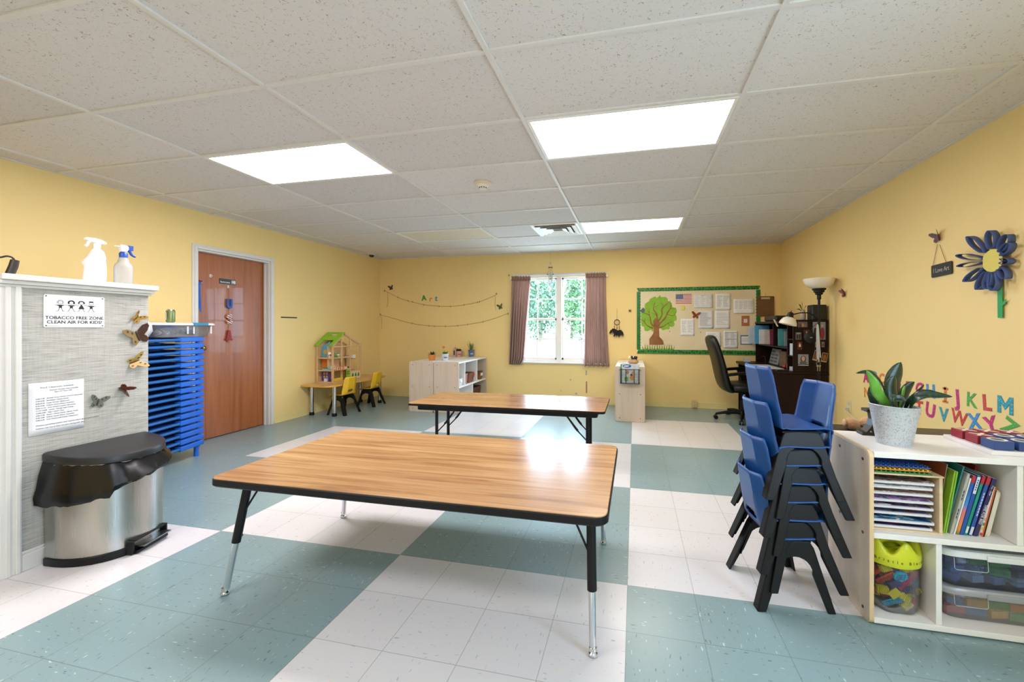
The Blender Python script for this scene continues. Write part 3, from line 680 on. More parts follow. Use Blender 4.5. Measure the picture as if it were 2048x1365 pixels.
# paper schedule
def page(label, T, w, h, lines, mat=PAPER, title=None, name='paper_sheet', curl=0, group=None, bars=(), tsz=.012, lsz=.0085):
    t = thing(name, label, 'paper', T=T, group=group)
    mb = MB(T); mb.grid(lambda u, v: ((u-.5)*w, (v-.5)*h, .0006 + curl*((1-v)**3 + .25*v**4)), 6, 8); part('sheet', mb, mat, t, solid=.0006)
    mb = MB(T); n = 0; off = .0012 + curl * .3
    if title: mb.text(title, tsz, 0, h*.40, z=off); n += 1
    for x, y, s_ in lines: mb.text(s_, lsz, x, y, z=off, align='LEFT'); n += 1
    for a in bars: mb.prism([(a[0], a[2]), (a[1], a[2]), (a[1], a[3]), (a[0], a[3])], off, off + .0003); n += 1
    if n: part('print', mb, P('#5c5c63', .8, var=0), t, smooth=False)
    return t
sch = ['6:00-7:30   Arrival / Free Choice Centers (all areas)', '7:30-8:00   Breakfast / Wash Hands', '8:00-8:30   Large Group / Bathroom', '8:30-9:00   Indoor Gross Motor Activities', '9:00-11:15   Free Choice centers (all areas)', '11:15-12:00   Lunch - Family Style Dining', '12:00-2:00   Nap / Quiet Time', '2:00-2:30   Snack / Wash Hands / Brush Teeth', '2:30-3:00   Indoor Gross Motor Activities', '3:00-5:30   Free Choice (all areas) / Departure']
L = [(-.082, .052 - k*.0125, s_) for k, s_ in enumerate(sch)] + [(-.03, .093, 'Indiana Pre-K Daily Schedule'), (-.012, .082, 'Ages 3-5 Years Old'), (-.082, -.088, 'Weather permitting outdoor play replaces indoor gross motor activities.'), (-.082, -.104, 'Children may rest at their own pace during quiet time.')]
L[10] = (-.03, .093, 'Summer Weekly Class Schedule')
page('white printed class schedule on the grey partition above the trash can', FL(-.421, .817, .001, PX), .216, .274, L, title='Pre-K Classroom Schedule', lsz=.0088)
# butterflies
def wing(s_, a, sc):      # one wing outline, root at the origin
    up = [(0, .01), (.02, .06), (.07, .10), (.115, .105), (.12, .075), (.09, .03), (.055, .0)]; lo = [(.07, -.02), (.075, -.055), (.05, -.08), (.02, -.065), (0, -.01)]
    ca, sa = math.cos(a), math.sin(a)
    return [((x*ca - y*sa)*sc*s_, (x*sa + y*ca)*sc) for x, y in up + lo]
def butterfly(label, T, size, c1, c2=None, rot=0, fold=.5, body='#3a2a20', cat='butterfly decoration', group='butterfly decorations'):
    T = T @ M4.Rotation(rot, 4, 'Z'); t = thing('butterfly', label, cat, T=T, group=group)
    for s_, c in ((-1, c1), (1, c2 or c1)):
        mb = MB(T @ M4.Rotation(-s_*fold, 4, 'Y')); mb.prism(wing(s_, 0, size/.22), .001, .0022); w_ = part('wing', mb, c, t)
        mb = MB(T @ M4.Rotation(-s_*fold, 4, 'Y')); k = size/.22
        for q in ((.04, .045), (.075, .075), (.045, -.045)): mb.prism(circ(.009*k, 8, s_*q[0]*k, q[1]*k, 1.5), .0024, .0028)
        part('wing_spots', mb, P(body, .6), w_)
    mb = MB(T); k = size/.22; mb.tube([(0, -.05*k, .003), (0, 0, .004), (0, .055*k, .003)], [.002*k*3, .004*k*2, .0025*k*2], 8)
    part('body', mb, P(body, .6), t)
GOLD = P('#c9a552', .3, .75); GOLDD = P('#8a7042', .35, .6); BROWNB = P('#4d3229', .4, .4); GREYG = P('#6b6f63', .4, .5); COPPER = P('#8b4a34', .35, .5)
butterfly('gold foil butterfly, topmost of five on the grey partition', atX(272, 638, PX) and FL(*atX(271, 637, PX).yz, .0005, PX), .085, GOLD, GOLD, rad(-40), .7)
butterfly('large gold and brown butterfly, second from the top on the partition', FL(*atX(275, 673, PX).yz, .0005, PX), .135, GOLDD, BROWNB, rad(20), .2)
butterfly('gold butterfly with folded wing, third from the top on the partition', FL(*atX(268, 724, PX).yz, .0005, PX), .11, GOLD, GOLDD, rad(-70), .5)
butterfly('copper brown butterfly, right of the printed schedule on the partition', FL(*atX(246, 778, PX).yz, .0005, PX), .085, COPPER, BROWNB, rad(-130), .75)
butterfly('small grey butterfly beside the printed schedule on the partition', FL(*atX(195, 805, PX).yz, .0005, PX), .085, GREYG, GREYG, rad(-15), .25)
# spray bottles on the partition cap
def bottle_head(t, c, z, m_head, m_trig, s_=1, m_noz=None):
    T = M4.Translation((c[0], c[1], z)) @ M4.Rotation(PI/2 if s_ > 0 else -PI/2, 4, 'Z')     # local x = the way the nozzle points
    return T
TW = P('#f0f0ee', .35, var=.02); BLU = P('#1d4aa0', .35)
t = thing('spray_bottle', 'opaque white contoured spray bottle on the partition cap', 'spray bottle', (PX - .045, -.24, 1.513), -PI/2); W = WM[t.name]
prf = [(0, -.002, .046), (.012, 0, .051), (.05, .003, .05), (.085, .004, .048), (.108, -.002, .053), (.122, .0, .048), (.15, .010, .038), (.17, .012, .032), (.185, .012, .026), (.196, .010, .016), (.205, .010, .015)]
mb = MB(W); mb.loft([ring((-.0 - c_, 0, z), (r_, 0, 0), (0, min(.03, r_*.8), 0), 24, 2.4) for z, c_, r_ in prf]); part('bottle', mb, TW, t)
mb = MB(W); mb.cyl((-.010, 0, .205), (-.010, 0, .226), .0165); part('collar', mb, TW, t)
mb = MB(W); mb.loft([ring((x, 0, z), (0, .011, 0), (0, 0, h), 16, 3) for x, z, h in ((-.05, .236, .007), (-.03, .24, .013), (.0, .243, .015), (.025, .244, .012), (.036, .246, .009), (.042, .246, .006))]); part('spray_head', mb, TW, t)
mb = MB(W); mb.tube(spl([(.018, 0, .238), (.028, 0, .226), (.032, 0, .212), (.042, 0, .204)], 5), [.006]*11 + [.006]*5, 8, flat=1.2); part('trigger', mb, TW, t)
t = thing('spray_bottle', 'translucent spray bottle with blue trigger on the partition cap', 'spray bottle', (PX - .045, -.102, 1.513), PI/2); W = WM[t.name]
mb = MB(W); mb.lathe([(.003, 0), (.04, 0), (.0425, .006), (.0425, .105), (.038, .122), (.027, .135), (.024, .15), (.019, .166), (.017, .178), (.002, .178)], n=32); 
for v in mb.bm.verts: pass
part('bottle', mb, MILKY, t)
mb = MB(W); mb.lathe([(.001, .166), (.0195, .166), (.0205, .19), (.014, .20), (.001, .20)]); part('collar', mb, BLU, t)
mb = MB(W); mb.loft([ring((x, 0, z), (0, .012, 0), (0, 0, h), 16, 3) for x, z, h in ((-.016, .222, .02), (-.01, .222, .023), (.012, .222, .022), (.02, .226, .014))]); mb.tube([(-.014, 0, .232), (-.044, 0, .231)], [.004, .0015], 8); part('spray_head', mb, TW, t)
mb = MB(W); mb.box(.021, .045, -.011, .011, .214, .244); mb.tube(spl([(.022, 0, .216), (.034, 0, .205), (.042, 0, .19), (.062, 0, .181)], 5), .0075, 8); part('trigger', mb, BLU, t)
# dark device with a cord at the left end of the cap
t = thing('corded_device', 'dark brown corded handset lying at the left end of the partition cap', 'device', (PX - .045, -.60, 1.513))
BR = P('#2a2019', .45)
mb = MB(); c = atX(26.5, 530, PX - .03); mb.tube([(c.x, c.y - .012, 1.514), (c.x, c.y, 1.555), (c.x, c.y + .006, 1.588)], [.0165, .0165, .0155], 14); part('handle', mb, BR, t)
mb = MB(); mb.tube(spl([(c.x, c.y + .004, 1.588), (c.x, c.y - .004, 1.601), (c.x, c.y - .022, 1.604), (c.x, c.y - .045, 1.594), (c.x, c.y - .075, 1.592)], 6), .0045, 8); part('cord', mb, BR, t)
mb = MB(); mb.loft([ring((c.x, c.y - .095 - k*.002, z), (.02, 0, 0), (0, r_, 0), 18) for k, (z, r_) in enumerate(((1.514, .034), (1.55, .033), (1.575, .029), (1.6, .024), (1.615, .012)))]); part('body', mb, BR, t)

# ---- trash can
def brushed():
    t = Mt('brushed_steel'); v = t.coord('Object', (60, 60, 1.2)); n = t.noise(v, 3, 3); t.set(c=lin('#b9b7b2'), m=1); r = t.ramp(n, 'Fac', [(.3, (.26,)*3), (.7, (.36,)*3)]); t.l(r, 0, t.b, 'Roughness'); t.bump(n, 'Fac', .06, .0006); return t.m
STEEL = brushed(); BAG = P('#08080a', .25, var=.1, sp=.4)
tc = V((-1.755, -.265, 0))
t = thing('trash_can', 'brushed steel step trash can with black lid and bag against the grey partition', 'trash can', tc)
def dsec(z, k=1.0, ly=.225, lx=.30, n=40, x0=.0, wob=0):      # half-round section, flat side to the partition
    o = []
    for i in range(n):
        a = 2*PI*i/n; ca, sa = math.cos(a), math.sin(a)
        if ca >= 0: x, y = (abs(ca)**.82)*lx, math.copysign(abs(sa)**.9, sa)*ly
        else: x, y = -.012*abs(ca)**.5, math.copysign(abs(sa)**.55, sa)*ly
        w_ = 1 + (wob * NZ.noise(V((math.cos(a)*3.1, math.sin(a)*3.1, z*16))) if wob else 0)
        o.append(tc + V((x0 + x*k*w_, y*k*w_, z)))
    return o
mb = MB(); mb.loft([dsec(z, k) for z, k in ((.0, 1.01), (.004, 1.03), (.038, 1.03), (.042, 1.0))]); part('base_rim', mb, BLKPL, t)
mb = MB(); mb.loft([dsec(z, k) for z, k in ((.042, .995), (.3, 1.0), (.53, 1.005))]); part('steel_body', mb, STEEL, t)
mb = MB(); Tl = M4.Translation((0, 0, 0))
rg = [dsec(z, k) for z, k in ((.535, 1.03), (.54, 1.045), (.565, 1.045), (.574, 1.03), (.578, .99), (.579, .6), (.58, .1))]
for r_ in rg:
    for p in r_: p.z += (p.x - tc.x) * -.10 + .012
mb.loft(rg); part('lid', mb, P('#1d1d1f', .42), t)
mb = MB(); rg = []
for q, (f_, k) in enumerate(((0, 1.0), (.12, 1.03), (.35, 1.07), (.6, 1.11), (.85, 1.15), (1.0, 1.13), (.97, 1.05), (.8, 1.012))):
    r_ = dsec(.5, k, n=96, wob=.022 * (.3 + f_))
    for p in r_:
        u = (p.y - tc.y) / .225; low = .415 + .055 * u + .012 * NZ.noise(V((p.y*30, p.x*30, 2)))
        top = .545 + (p.x - tc.x) * -.10
        if u < -.6: low -= .03
        p.z = top + (low - top) * f_ + .012 * NZ.noise(V((p.x*26, p.y*26, q*1.7)))
        cr_ = .016 * NZ.noise(V((p.y*34, p.z*30 + q, 3))) * f_; p.x += abs(cr_); p.y += cr_ * .6
        if p.x < tc.x: p.x = tc.x - .012 - .004
    rg.append(r_)
mb.loft(rg, cap=False); part('bag', mb, BAG, t, ang=28)
a = rad(24); px_, py_ = tc.x + .30*math.cos(a)**.82, tc.y + .02
mb = MB(); Tq = M4.Translation((tc.x + .282, tc.y + .045, 0)) @ M4.Rotation(rad(17), 4, 'Z'); mb.T = Tq
mb.box(-.01, .035, -.10, .10, .004, .018); mb.box(-.01, .022, -.115, -.10, .004, .075); mb.box(-.01, .022, .10, .112, .004, .075); mb.box(-.01, .02, -.10, .10, .066, .078); part('pedal_housing', mb, BLKPL, t, smooth=False, bevel=.003)
mb = MB(Tq); mb.box(-.005, .06, -.088, .092, .034, .042); part('pedal', mb, P('#7c7c7c', .3, 1), t, smooth=False, bevel=.003)
mb = MB(); q = tc + V((.237, .125, .452)); mb.ball(q, .016, .5, 1, .6); part('bag_tie', mb, P('#d8b53c', .5), t)

# ---- stacking cots
d_ = V((math.sin(rad(-15)), math.cos(rad(-15)), 0)); n_ = V((-d_.y, d_.x, 0))
cot_far = V((-2.880, 1.172, 0)); LEN, WID, CP = 1.04, .42, .0592
CBL = P('#1f62c4', .38, var=.04); RAIL = P('#1c5c9c', .35, var=.04); FAB = P('#1e3f8c', .8)
cot_names = ['topmost', 'second', 'third', 'fourth', 'fifth', 'sixth', 'seventh', 'eighth', 'ninth', 'tenth', 'eleventh', 'twelfth', 'thirteenth', 'fourteenth', 'fifteenth', 'sixteenth', 'seventeenth', 'bottom']
Wc = M4(((d_.x, n_.x, 0, cot_far.x), (d_.y, n_.y, 0, cot_far.y), (0, 0, 1, 0), (0, 0, 0, 1)))      # local: x along the cot (0 = far end), y across toward the wall
proto = None
for k in range(18):
    z = .102 + (17 - k) * CP
    W = Wc @ M4.Translation((0, 0, z))
    lab = 'blue stacking cot by the door, %s in the stack' % ('topmost' if k == 0 else 'bottom one' if k == 17 else cot_names[k] + ' from the top')
    if proto:
        lc = dup(proto, W, lab)
        if k == 17:
            for xe in (-.05, -LEN + .05):
                for yy in (.03, WID - .03): mb = MB(W); mb.cyl((xe, yy, -.102), (xe, yy, .01), .02, n=14); part('leg', mb, CBL, lc)
        continue
    t = proto = thing('stacking_cot', lab, 'cot', T=W, group='blue cots stacked by the door')
    for yy in (0.0, WID):
        mb = MB(W); mb.cyl((-LEN + .1, yy + .012*(1 if yy == 0 else -1), .022), (-.1, yy + .012*(1 if yy == 0 else -1), .022), .0135, n=14); part('side_rail', mb, RAIL, t)
    for xe in (0, -LEN):
        s_ = -1 if xe == 0 else 1
        for yy in (0.0, WID):
            g = 1 if yy == 0 else -1
            mb = MB(W); xs = sorted((xe, xe + s_*.27)); ys = sorted((yy - .008*g, yy + .055*g)); mb.box(xs[0], xs[1], ys[0], ys[1], .001, .046); part('corner_cap', mb, CBL, t, smooth=False, bevel=.008)
            mb = MB(W); mb.cyl((xe + s_*.045, yy + .02*g, -CP + .047), (xe + s_*.045, yy + .02*g, .004), .017, n=12); part('foot_peg', mb, CBL, t)
        mb = MB(W); xs = sorted((xe + s_*.005, xe + s_*.05)); mb.box(xs[0], xs[1], .055, WID - .055, .006, .04); part('end_bar', mb, CBL, t, smooth=False, bevel=.006)
    mb = MB(W); mb.grid(lambda u, v: (-LEN + .06 + (LEN - .12)*u, .02 + (WID - .04)*v, .030 - .012*math.sin(PI*v)*math.sin(PI*u)), 8, 4); part('fabric', mb, FAB, t, solid=.0015)
# little legs under the lowest cot are its own pegs; storage bin, can and bag ride on top
zt = .102 + 17*CP + .047
Wb = Wc @ M4.Translation((-.165, .185, zt))
t = thing('storage_bin', 'shallow clear storage bin with white lid on top of the blue cots', 'bin', T=Wb)
def tub(W, lx, ly, h, m, tp=.9, e=7, wall=.002, t=None, name='tub'):
    mb = MB(W); mb.loft([ring((0, 0, z), (lx*k, 0, 0), (0, ly*k, 0), 48, e) for z, k in ((.0, tp*.97), (.004, tp), (h, 1.0))], cap=False); b = mb.bm; b.faces.new(list(reversed([v for v in b.verts][:48]))); return part(name, mb, m, t, solid=wall)
tub(Wb, .315, .185, .118, CLEAR, t=t)
mb = MB(Wb); mb.loft([ring((0, 0, z), (lx, 0, 0), (0, ly, 0), 48, 7) for z, lx, ly in ((.112, .32, .19), (.112, .34, .205), (.126, .34, .205), (.132, .33, .196), (.134, .28, .16))]); part('lid', mb, P('#e9eaec', .35, var=.02), t)
mb = MB(Wb); mb.box(.02, .19, -.215, -.19, .108, .136); part('latch', mb, P('#2d7fa8', .35), t, smooth=False, bevel=.004)
mb = MB(Wb)
for x in (-.03, .04, .25): mb = MB(Wb); mb.box(x, x + .012, -.190, -.184, .03, .1); part('rib', mb, P('#e6e8ec', .3), t, smooth=False)
mb = MB(Wb); q = random.Random(5)
items = [('#8c3550', .05), ('#b89a86', .06), ('#d8d4d0', .045), ('#8f2f4a', .045), ('#c7b29a', .06), ('#6c5a78', .05), ('#a5405e', .04), ('#cfc8c4', .05), ('#b7a08c', .05)]
for k, (cc, r_) in enumerate(items):
    p = Wb @ V((-.24 + k*.06, q.uniform(-.10, .06), .018)); mb = MB(); mb.ball(p + V((0, 0, r_*.55)), r_, 1.15, 1, .62, j=.10)
    solo('craft_supply', mb, P(cc, .7), ['crumpled maroon cloth in the clear bin on the cots', 'tan yarn bundle at the near end of the clear bin', 'white fluffy craft ball in the clear bin on the cots', 'dark red tissue bunch in the clear bin', 'beige round bundle in the middle of the clear bin', 'purple grey bundle in the clear bin', 'pink tinsel bunch in the clear bin', 'pale grey wad in the clear bin', 'light brown bundle at the far end of the clear bin'][k], 'craft supply', 'craft supplies in the clear bin')
zc = zt + .135
cp = atY(341, 636, .98); cc = Wc @ V((-.25, .17, 0)); cpos = V((cc.x, cc.y, zc))
dd = _ray(341, 600); s_ = (cpos.y - CAM.y)/dd.y; cpos.x = CAM.x + dd.x*s_
t = thing('drink_can', 'silver and green drink can standing on the white bin lid', 'can', cpos)
mb = MB(WM[t.name]); mb.lathe([(.024, 0), (.032, .008), (.033, .012), (.033, .106), (.0325, .108)], n=28); part('label_body', mb, P('#7c8a58', .3, .55, var=.25), t)
mb = MB(WM[t.name]); mb.lathe([(.033, .107), (.027, .118), (.0275, .121), (.025, .121), (.024, .117), (.001, .117)], n=28); part('can_top', mb, P('#c9cacc', .22, 1), t)
mb = MB(WM[t.name] @ M4.Rotation(-PI/2 + YAW*1.6, 4, 'Z') @ frame((.0335, 0, .06), (0, 1, 0), (0, 0, 1))); mb.box(-.012, .012, -.035, .035, -.002, .0008); part('label_stripe', mb, P('#d6d8cf', .35, .3), t, smooth=False)
# white plastic bag slumped next to the bin
bp = Wc @ V((-.60, .10, zt)); 
t = thing('plastic_bag', 'bulging white plastic bag on the cots behind the partition', 'bag', (bp.x, bp.y, zt))
mb = MB(WM[t.name]); rg = []
for z, r_ in ((.0, .06), (.015, .095), (.06, .118), (.11, .112), (.15, .085), (.175, .045), (.20, .03), (.235, .05)):
    rg.append([V((math.cos(2*PI*i/40)*r_*(1 + .10*NZ.noise(V((math.cos(2*PI*i/40)*3, math.sin(2*PI*i/40)*3, z*18)))), math.sin(2*PI*i/40)*r_*1.0*(1 + .10*NZ.noise(V((math.cos(2*PI*i/40)*3+7, math.sin(2*PI*i/40)*3, z*18)))), z)) for i in range(40)])
mb.loft(rg); part('bag_body', mb, P('#d9dcdf', .3, var=.05, t=.15), t, ang=60)
# ---- on the door
def onL(x, y, off=0): return atX(x, y, DX + off)
p = onL(455, 564); T = frame((DX + .0005, p.y, p.z), (0, 1, 0), (0, 0, 1))
t = thing('door_sign', 'small dark restrooms sign on the brown door', 'sign', T=T)
mb = MB(T); mb.prism(rrect(.196, .062, .004), 0, .003); part('plate', mb, P('#211d18', .35), t)
mb = MB(T); mb.text('Restrooms', .026, -.03, -.008, z=.0031, fat=.0003); part('lettering', mb, P('#e6e2da', .5), t, smooth=False)
for k, x in enumerate((.052, .068)):
    mb = MB(T); mb.prism(circ(.0045, 10, x, .019), .0031, .0037); mb.prism([(x-.006, .012), (x+.006, .012), (x+(.008 if k else .005), -.006), (x+.003, -.006), (x+.003, -.022), (x-.003, -.022), (x-.003, -.006), (x-(.008 if k else .005), -.006)], .0031, .0037); part('figure_mark', mb, P('#e6e2da', .5), t, smooth=False)
mb = MB(T); mb.prism([(.078, -.02), (.092, -.02), (.092, .02), (.078, .02)], .0031, .0037); part('symbol_panel', mb, P('#e6e2da', .5), t, smooth=False)
# U S A wooden letters
pU, pS, pA = onL(457, 608), onL(457, 639), onL(456, 671); ph = onL(456, 574)
t = thing('hanging_letters', 'wooden U S A letters hanging on the brown door', 'door decoration', (DX, pU.y, pA.z - .06))
mb = MB(frame((DX + .001, ph.y, ph.z), (0, 1, 0), (0, 0, 1))); mb.prism(rrect(.016, .032, .004), 0, .003); mb.tube([(0, -.004, .004), (0, -.013, .012), (0, -.008, .02)], .003, 6); part('hook', mb, P('#d8d8d4', .3), t)
mb = MB(); mb.tube([(DX + .012, ph.y, ph.z - .005), (DX + .008, pU.y - .012, pU.z + .05)], .0015, 6); mb.tube([(DX + .012, ph.y, ph.z - .005), (DX + .008, pU.y + .012, pU.z + .05)], .0015, 6); mb.tube([(DX + .006, pU.y, pU.z), (DX + .006, pA.y, pA.z - .07)], .002, 6); part('cord', mb, P('#8a6a44', .8), t)
def shape(p, polys, m, name, d=.014):
    T = frame((DX + .006, p.y, p.z), (0, 1, 0), (0, 0, 1)); mb = MB(T)
    for q in polys: mb.prism(q, 0, d)
    return part(name, mb, m, t, smooth=False, bevel=.0015), T
hu = .056
shape(pU, [[(-.036, hu), (-.010, hu), (-.011, .03), (-.011, -.018), (-.006, -.028), (0, -.031), (.006, -.028), (.011, -.018), (.011, .03), (.010, hu), (.036, hu), (.034, .03), (.034, -.026), (.026, -.046), (.012, -.056), (-.012, -.056), (-.026, -.046), (-.034, -.026), (-.034, .03)]], P('#22509a', .5), 'letter_u')
sx_ = [(.036, .03), (.03, .048), (.012, .058), (-.014, .057), (-.031, .045), (-.036, .026), (-.03, .008), (-.012, -.003), (.008, -.012), (.012, -.022), (.004, -.03), (-.010, -.028), (-.014, -.018), (-.037, -.018), (-.034, -.042), (-.016, -.056), (.012, -.057), (.031, -.046), (.037, -.024), (.03, -.004), (.012, .008), (-.008, .016), (-.013, .026), (-.004, .033), (.009, .031), (.013, .022), (.036, .022)]
def stripes():
    m = Mt('red_white_stripes'); c = m.coord('Object', rot=(rad(25), 0, 0)); s = m.n('SeparateXYZ'); m.l(c, 0, s, 0); f = m.math('FRACT', (m.math('MULTIPLY', (s, 2), 46), 0)); g = m.math('GREATER_THAN', (f, 0), .5); x = m.mix(g, 0, lin('#8c2a2c'), lin('#e6dcd2')); m.l(x, 2, m.b, 'Base Color'); m.set(r=.5); return m.m
shape(pS, [sx_], stripes(), 'letter_s')
shape(pA, [[(-.014, .058), (.014, .058), (.03, -.04), (.040, -.04), (.040, -.060), (-.040, -.060), (-.040, -.04), (-.03, -.04)]], P('#8c1c20', .5), 'letter_a')
mb = MB(frame((DX + .021, pA.y, pA.z), (0, 1, 0), (0, 0, 1))); mb.prism(circ(.006, 12, 0, .0), -.0005, .0015); part('button', mb, P('#5b1416', .5), t, smooth=False)
mb = MB(); mb.tube([(DX + .01, pA.y - .004, pA.z - .06), (DX + .012, pA.y - .012, pA.z - .085)], .005, 6); mb.tube([(DX + .01, pA.y + .004, pA.z - .06), (DX + .012, pA.y + .008, pA.z - .088)], .005, 6); part('ribbon', mb, P('#9c7a52', .8), t)
for lab, (x, y), dx in (('clear adhesive hook high on the brown door', (421, 552), .0), ('clear adhesive hook on the brown door holding a blue lanyard', (402, 563), .0)):
    p = onL(x, y); t = thing('adhesive_hook', lab, 'hook', T=frame((DX + .0005, p.y, p.z), (0, 1, 0), (0, 0, 1)), group='clear adhesive hooks on the door'); mb = MB(WM[t.name]); mb.prism(rrect(.026, .036, .008), 0, .003); part('hook_plate', mb, P('#cfc4b8', .2), t); mb = MB(WM[t.name]); mb.tube(spl([(0, .004, .003), (0, -.008, .012), (0, -.006, .022), (0, .004, .026)], 4), .004, 8); part('hook_arm', mb, P('#e2dcd4', .2), t)
p = onL(402, 563)
t = thing('lanyard', 'blue lanyard hanging at the edge of the brown door', 'lanyard', (DX + .024, p.y, p.z - .32))
for k, (dy, dz, c_) in enumerate(((-.035, -.30, '#2358a8'), (-.02, -.335, '#2a62b4'), (-.045, -.27, '#c3cad6'))):
    mb = MB(); mb.tube(spl([(DX + .026, p.y, p.z), (DX + .024, p.y - .022, p.z - .006), (DX + .022, p.y + dy - .01, p.z - .10), (DX + .022, p.y + dy, p.z + dz)], 6), .009 if k < 2 else .003, 8, flat=.22, up=(0, 1, 0)); part('strap', mb, P(c_, .7, var=.15), t)
mb = MB(); mb.box(DX + .02, DX + .028, p.y - .035, p.y - .005, p.z - .012, p.z + .012); part('clasp', mb, P('#7c2038', .5), t, smooth=False, bevel=.002)
p = atX(578, 635.5, XL); mb = MB(FL(p.y, p.z)); mb.prism([(-.13, -.008), (.13, -.008), (.13, .008), (-.13, .008)], 0, .003); solo('wall_strip', mb, BLACK, 'short black strip on the left wall right of the door', 'wall strip', smooth=False)
# ================================================================== DOLLHOUSE CORNER
LW = P('#cfa878', .5, var=.05); LIME = P('#86b92c', .5)
zt = .443; hx0, hx1, hy0, hy1 = -3.28, -3.0, 3.06, 3.68; ez, rz_ = .985, 1.165; ym = (hy0 + hy1)/2; ya = 3.305
t = thing('dollhouse', 'wooden toy dollhouse with lime green roof on the side table', 'dollhouse', ((hx0+hx1)/2, ym, zt))
def hb(name, *b, m=LW, par=None): mb = MB(); mb.box(*b); return part(name, mb, m, par or t, smooth=False, bevel=.002)
fl = [zt + .018, .622, .802]
hb('floor_board', hx0, hx1, hy0, hy1, zt, zt + .016)
for z in (.622, .802): hb('floor_board', hx0, hx1, hy0 + .002, hy1 - .22, z - .012, z + .006); hb('floor_board', hx0, hx1 - .1, hy1 - .215, hy1 - .002, z - .054, z - .038)
for x in (hx0, hx1 - .022):
    for y in (hy0, hy1 - .024): hb('corner_post', x, x + .026, y, y + .024, zt + .0165, ez)
for y in (ya - .06, ym + .06): hb('inner_post', hx1 - .022, hx1 - .002, y, y + .022, zt + .0165, ez + .09)
hb('tie_beam', hx1 - .02, hx1 - .001, hy0 + .0165, hy1 - .0165, ez - .03, ez - .012)
# back walls of the rooms, coloured panels
for z0, z1, c_, nm in ((.630, .793, '#d9772a', 'orange_wall'), (zt + .017, .612, '#5a3f86', 'purple_wall')):
    mb = MB(frame((hx0 + .09, hy0 + .10, (z0+z1)/2), (1, 0, 0), (0, 0, 1))); mb.prism([(-.075, -(z1-z0)/2), (.075, -(z1-z0)/2), (.075, (z1-z0)/2), (-.075, (z1-z0)/2)], 0, .008); w_ = part(nm, mb, P(c_, .6), t, smooth=False)
    if nm == 'purple_wall':
        for u in (-.025, .02):
            for v in (-.02, .03): mb = MB(frame((hx0 + .085 + u, hy0 + .0915, (z0+z1)/2 + v), (1, 0, 0), (0, 0, 1))); mb.prism([(-.014, -.018), (.014, -.018), (.014, .018), (-.014, .018)], 0, .001); part('window', mb, P('#c9a95c', .6), w_, smooth=False)
mb = MB(frame((hx0 + .085, hy0 + .10, .89), (1, 0, 0), (0, 0, 1))); mb.prism([(-.075, -.082), (.075, -.082), (.075, .15), (-.065, .075)], 0, .008); w_ = part('blue_wall', mb, P('#5fa8c4', .6), t, smooth=False)
mb = MB(frame((hx0 + .08, hy0 + .0915, .885), (1, 0, 0), (0, 0, 1))); mb.prism(circ(.036, 24), 0, .001); part('round_window', mb, P('#c7a760', .6), w_, smooth=False)
hb('red_wall', hx0 + .06, hx1 - .06, ya + .03, ya + .038, .63, .73, m=P('#8e1f20', .6)); hb('partition_wall', hx0 + .17, hx0 + .178, hy0 + .02, hy1 - .25, .632, .79); hb('partition_wall', hx0 + .17, hx0 + .178, hy0 + .02, hy1 - .25, .81, .98)
# gable rafters on the side facing the room and on the wall side
for x in (hx1 - .02, hx0):
    for (ya_, za_), (yb_, zb_), nm in (((hy0 - .015, ez - .01), (ya, rz_), 'rafter'), ((ya, rz_), (hy1 + .015, ez - .01), 'rafter')):
        mb = MB(frame((x, 0, 0), (0, 1, 0), (0, 0, 1))); u = V((yb_-ya_, zb_-za_)).normalized(); n2 = V((u.y, -u.x))*.026; mb.prism([(ya_, za_), (yb_, zb_), (yb_+n2.x, zb_+n2.y), (ya_+n2.x, za_+n2.y)], 0, .018); part(nm, mb, LW, t, smooth=False)
# roof slope toward the camera with its cut-out, and the attic board
u = V((0, ya - hy0 + .02, rz_ - ez + .012)); le = u.length; T = frame(((hx0+hx1)/2, hy0 - .02, ez - .008), (1, 0, 0), u); w2 = (hx1-hx0)/2 + .012
mb = MB(T); rp = [(-w2, 0), (-w2 + .06, 0), (-w2 + .06, le*.42), (w2 - .06, le*.42), (w2 - .06, 0), (w2, 0), (w2, le), (.055, le), (.055, le*.72), (-.055, le*.72), (-.055, le), (-w2, le)]
mb.prism(rp, 0, .010); mb.prism([(-.056, le*.9), (.056, le*.9), (.056, le), (-.056, le)], .0, .0099); part('roof', mb, LIME, t, smooth=False)
mb = MB(frame((hx1 - .002, ya + .012, 0), (0, 1, 0), (0, 0, 1))); mb.prism([(.0, ez + .0), (.10, ez + .0), (.10, ez + .08), (.0, ez + .14)], -.26, -.255); part('attic_wall', mb, P('#6a3f2c', .6), t, smooth=False)
# balcony at the front corner
cxb, cyb = hx1 - .005, hy0 + .145
mb = MB(); arc = [(cxb + .085*math.cos(rad(a)), cyb + .115*math.sin(rad(a))) for a in range(-90, 91, 15)]
mb.prism(arc, .622, .630); bal = part('balcony', mb, P('#d9772a', .55), t)
mb = MB(); mb.tube([(x, y, .672) for x, y in arc], .006, 6); part('balcony_rail', mb, P('#d9772a', .55), bal)
for k, (x, y) in enumerate(arc): mb = MB(); mb.box(x - .003, x + .003, y - .003, y + .003, .6305, .668); part('baluster', mb, P('#e6ded2', .5), bal, smooth=False)
g_ = hb('green_door', hx1 - .012, hx1 - .001, ya + .045, ya + .115, zt + .017, .61, m=LIME)
for k in range(4): mb = MB(); mb.box(hx1 - .0009, hx1 + .0006, ya + .06 + .028*(k % 2), ya + .074 + .028*(k % 2), .565 - .03*(k//2), .583 - .03*(k//2)); part('window', mb, P('#26401a', .6), g_, smooth=False)
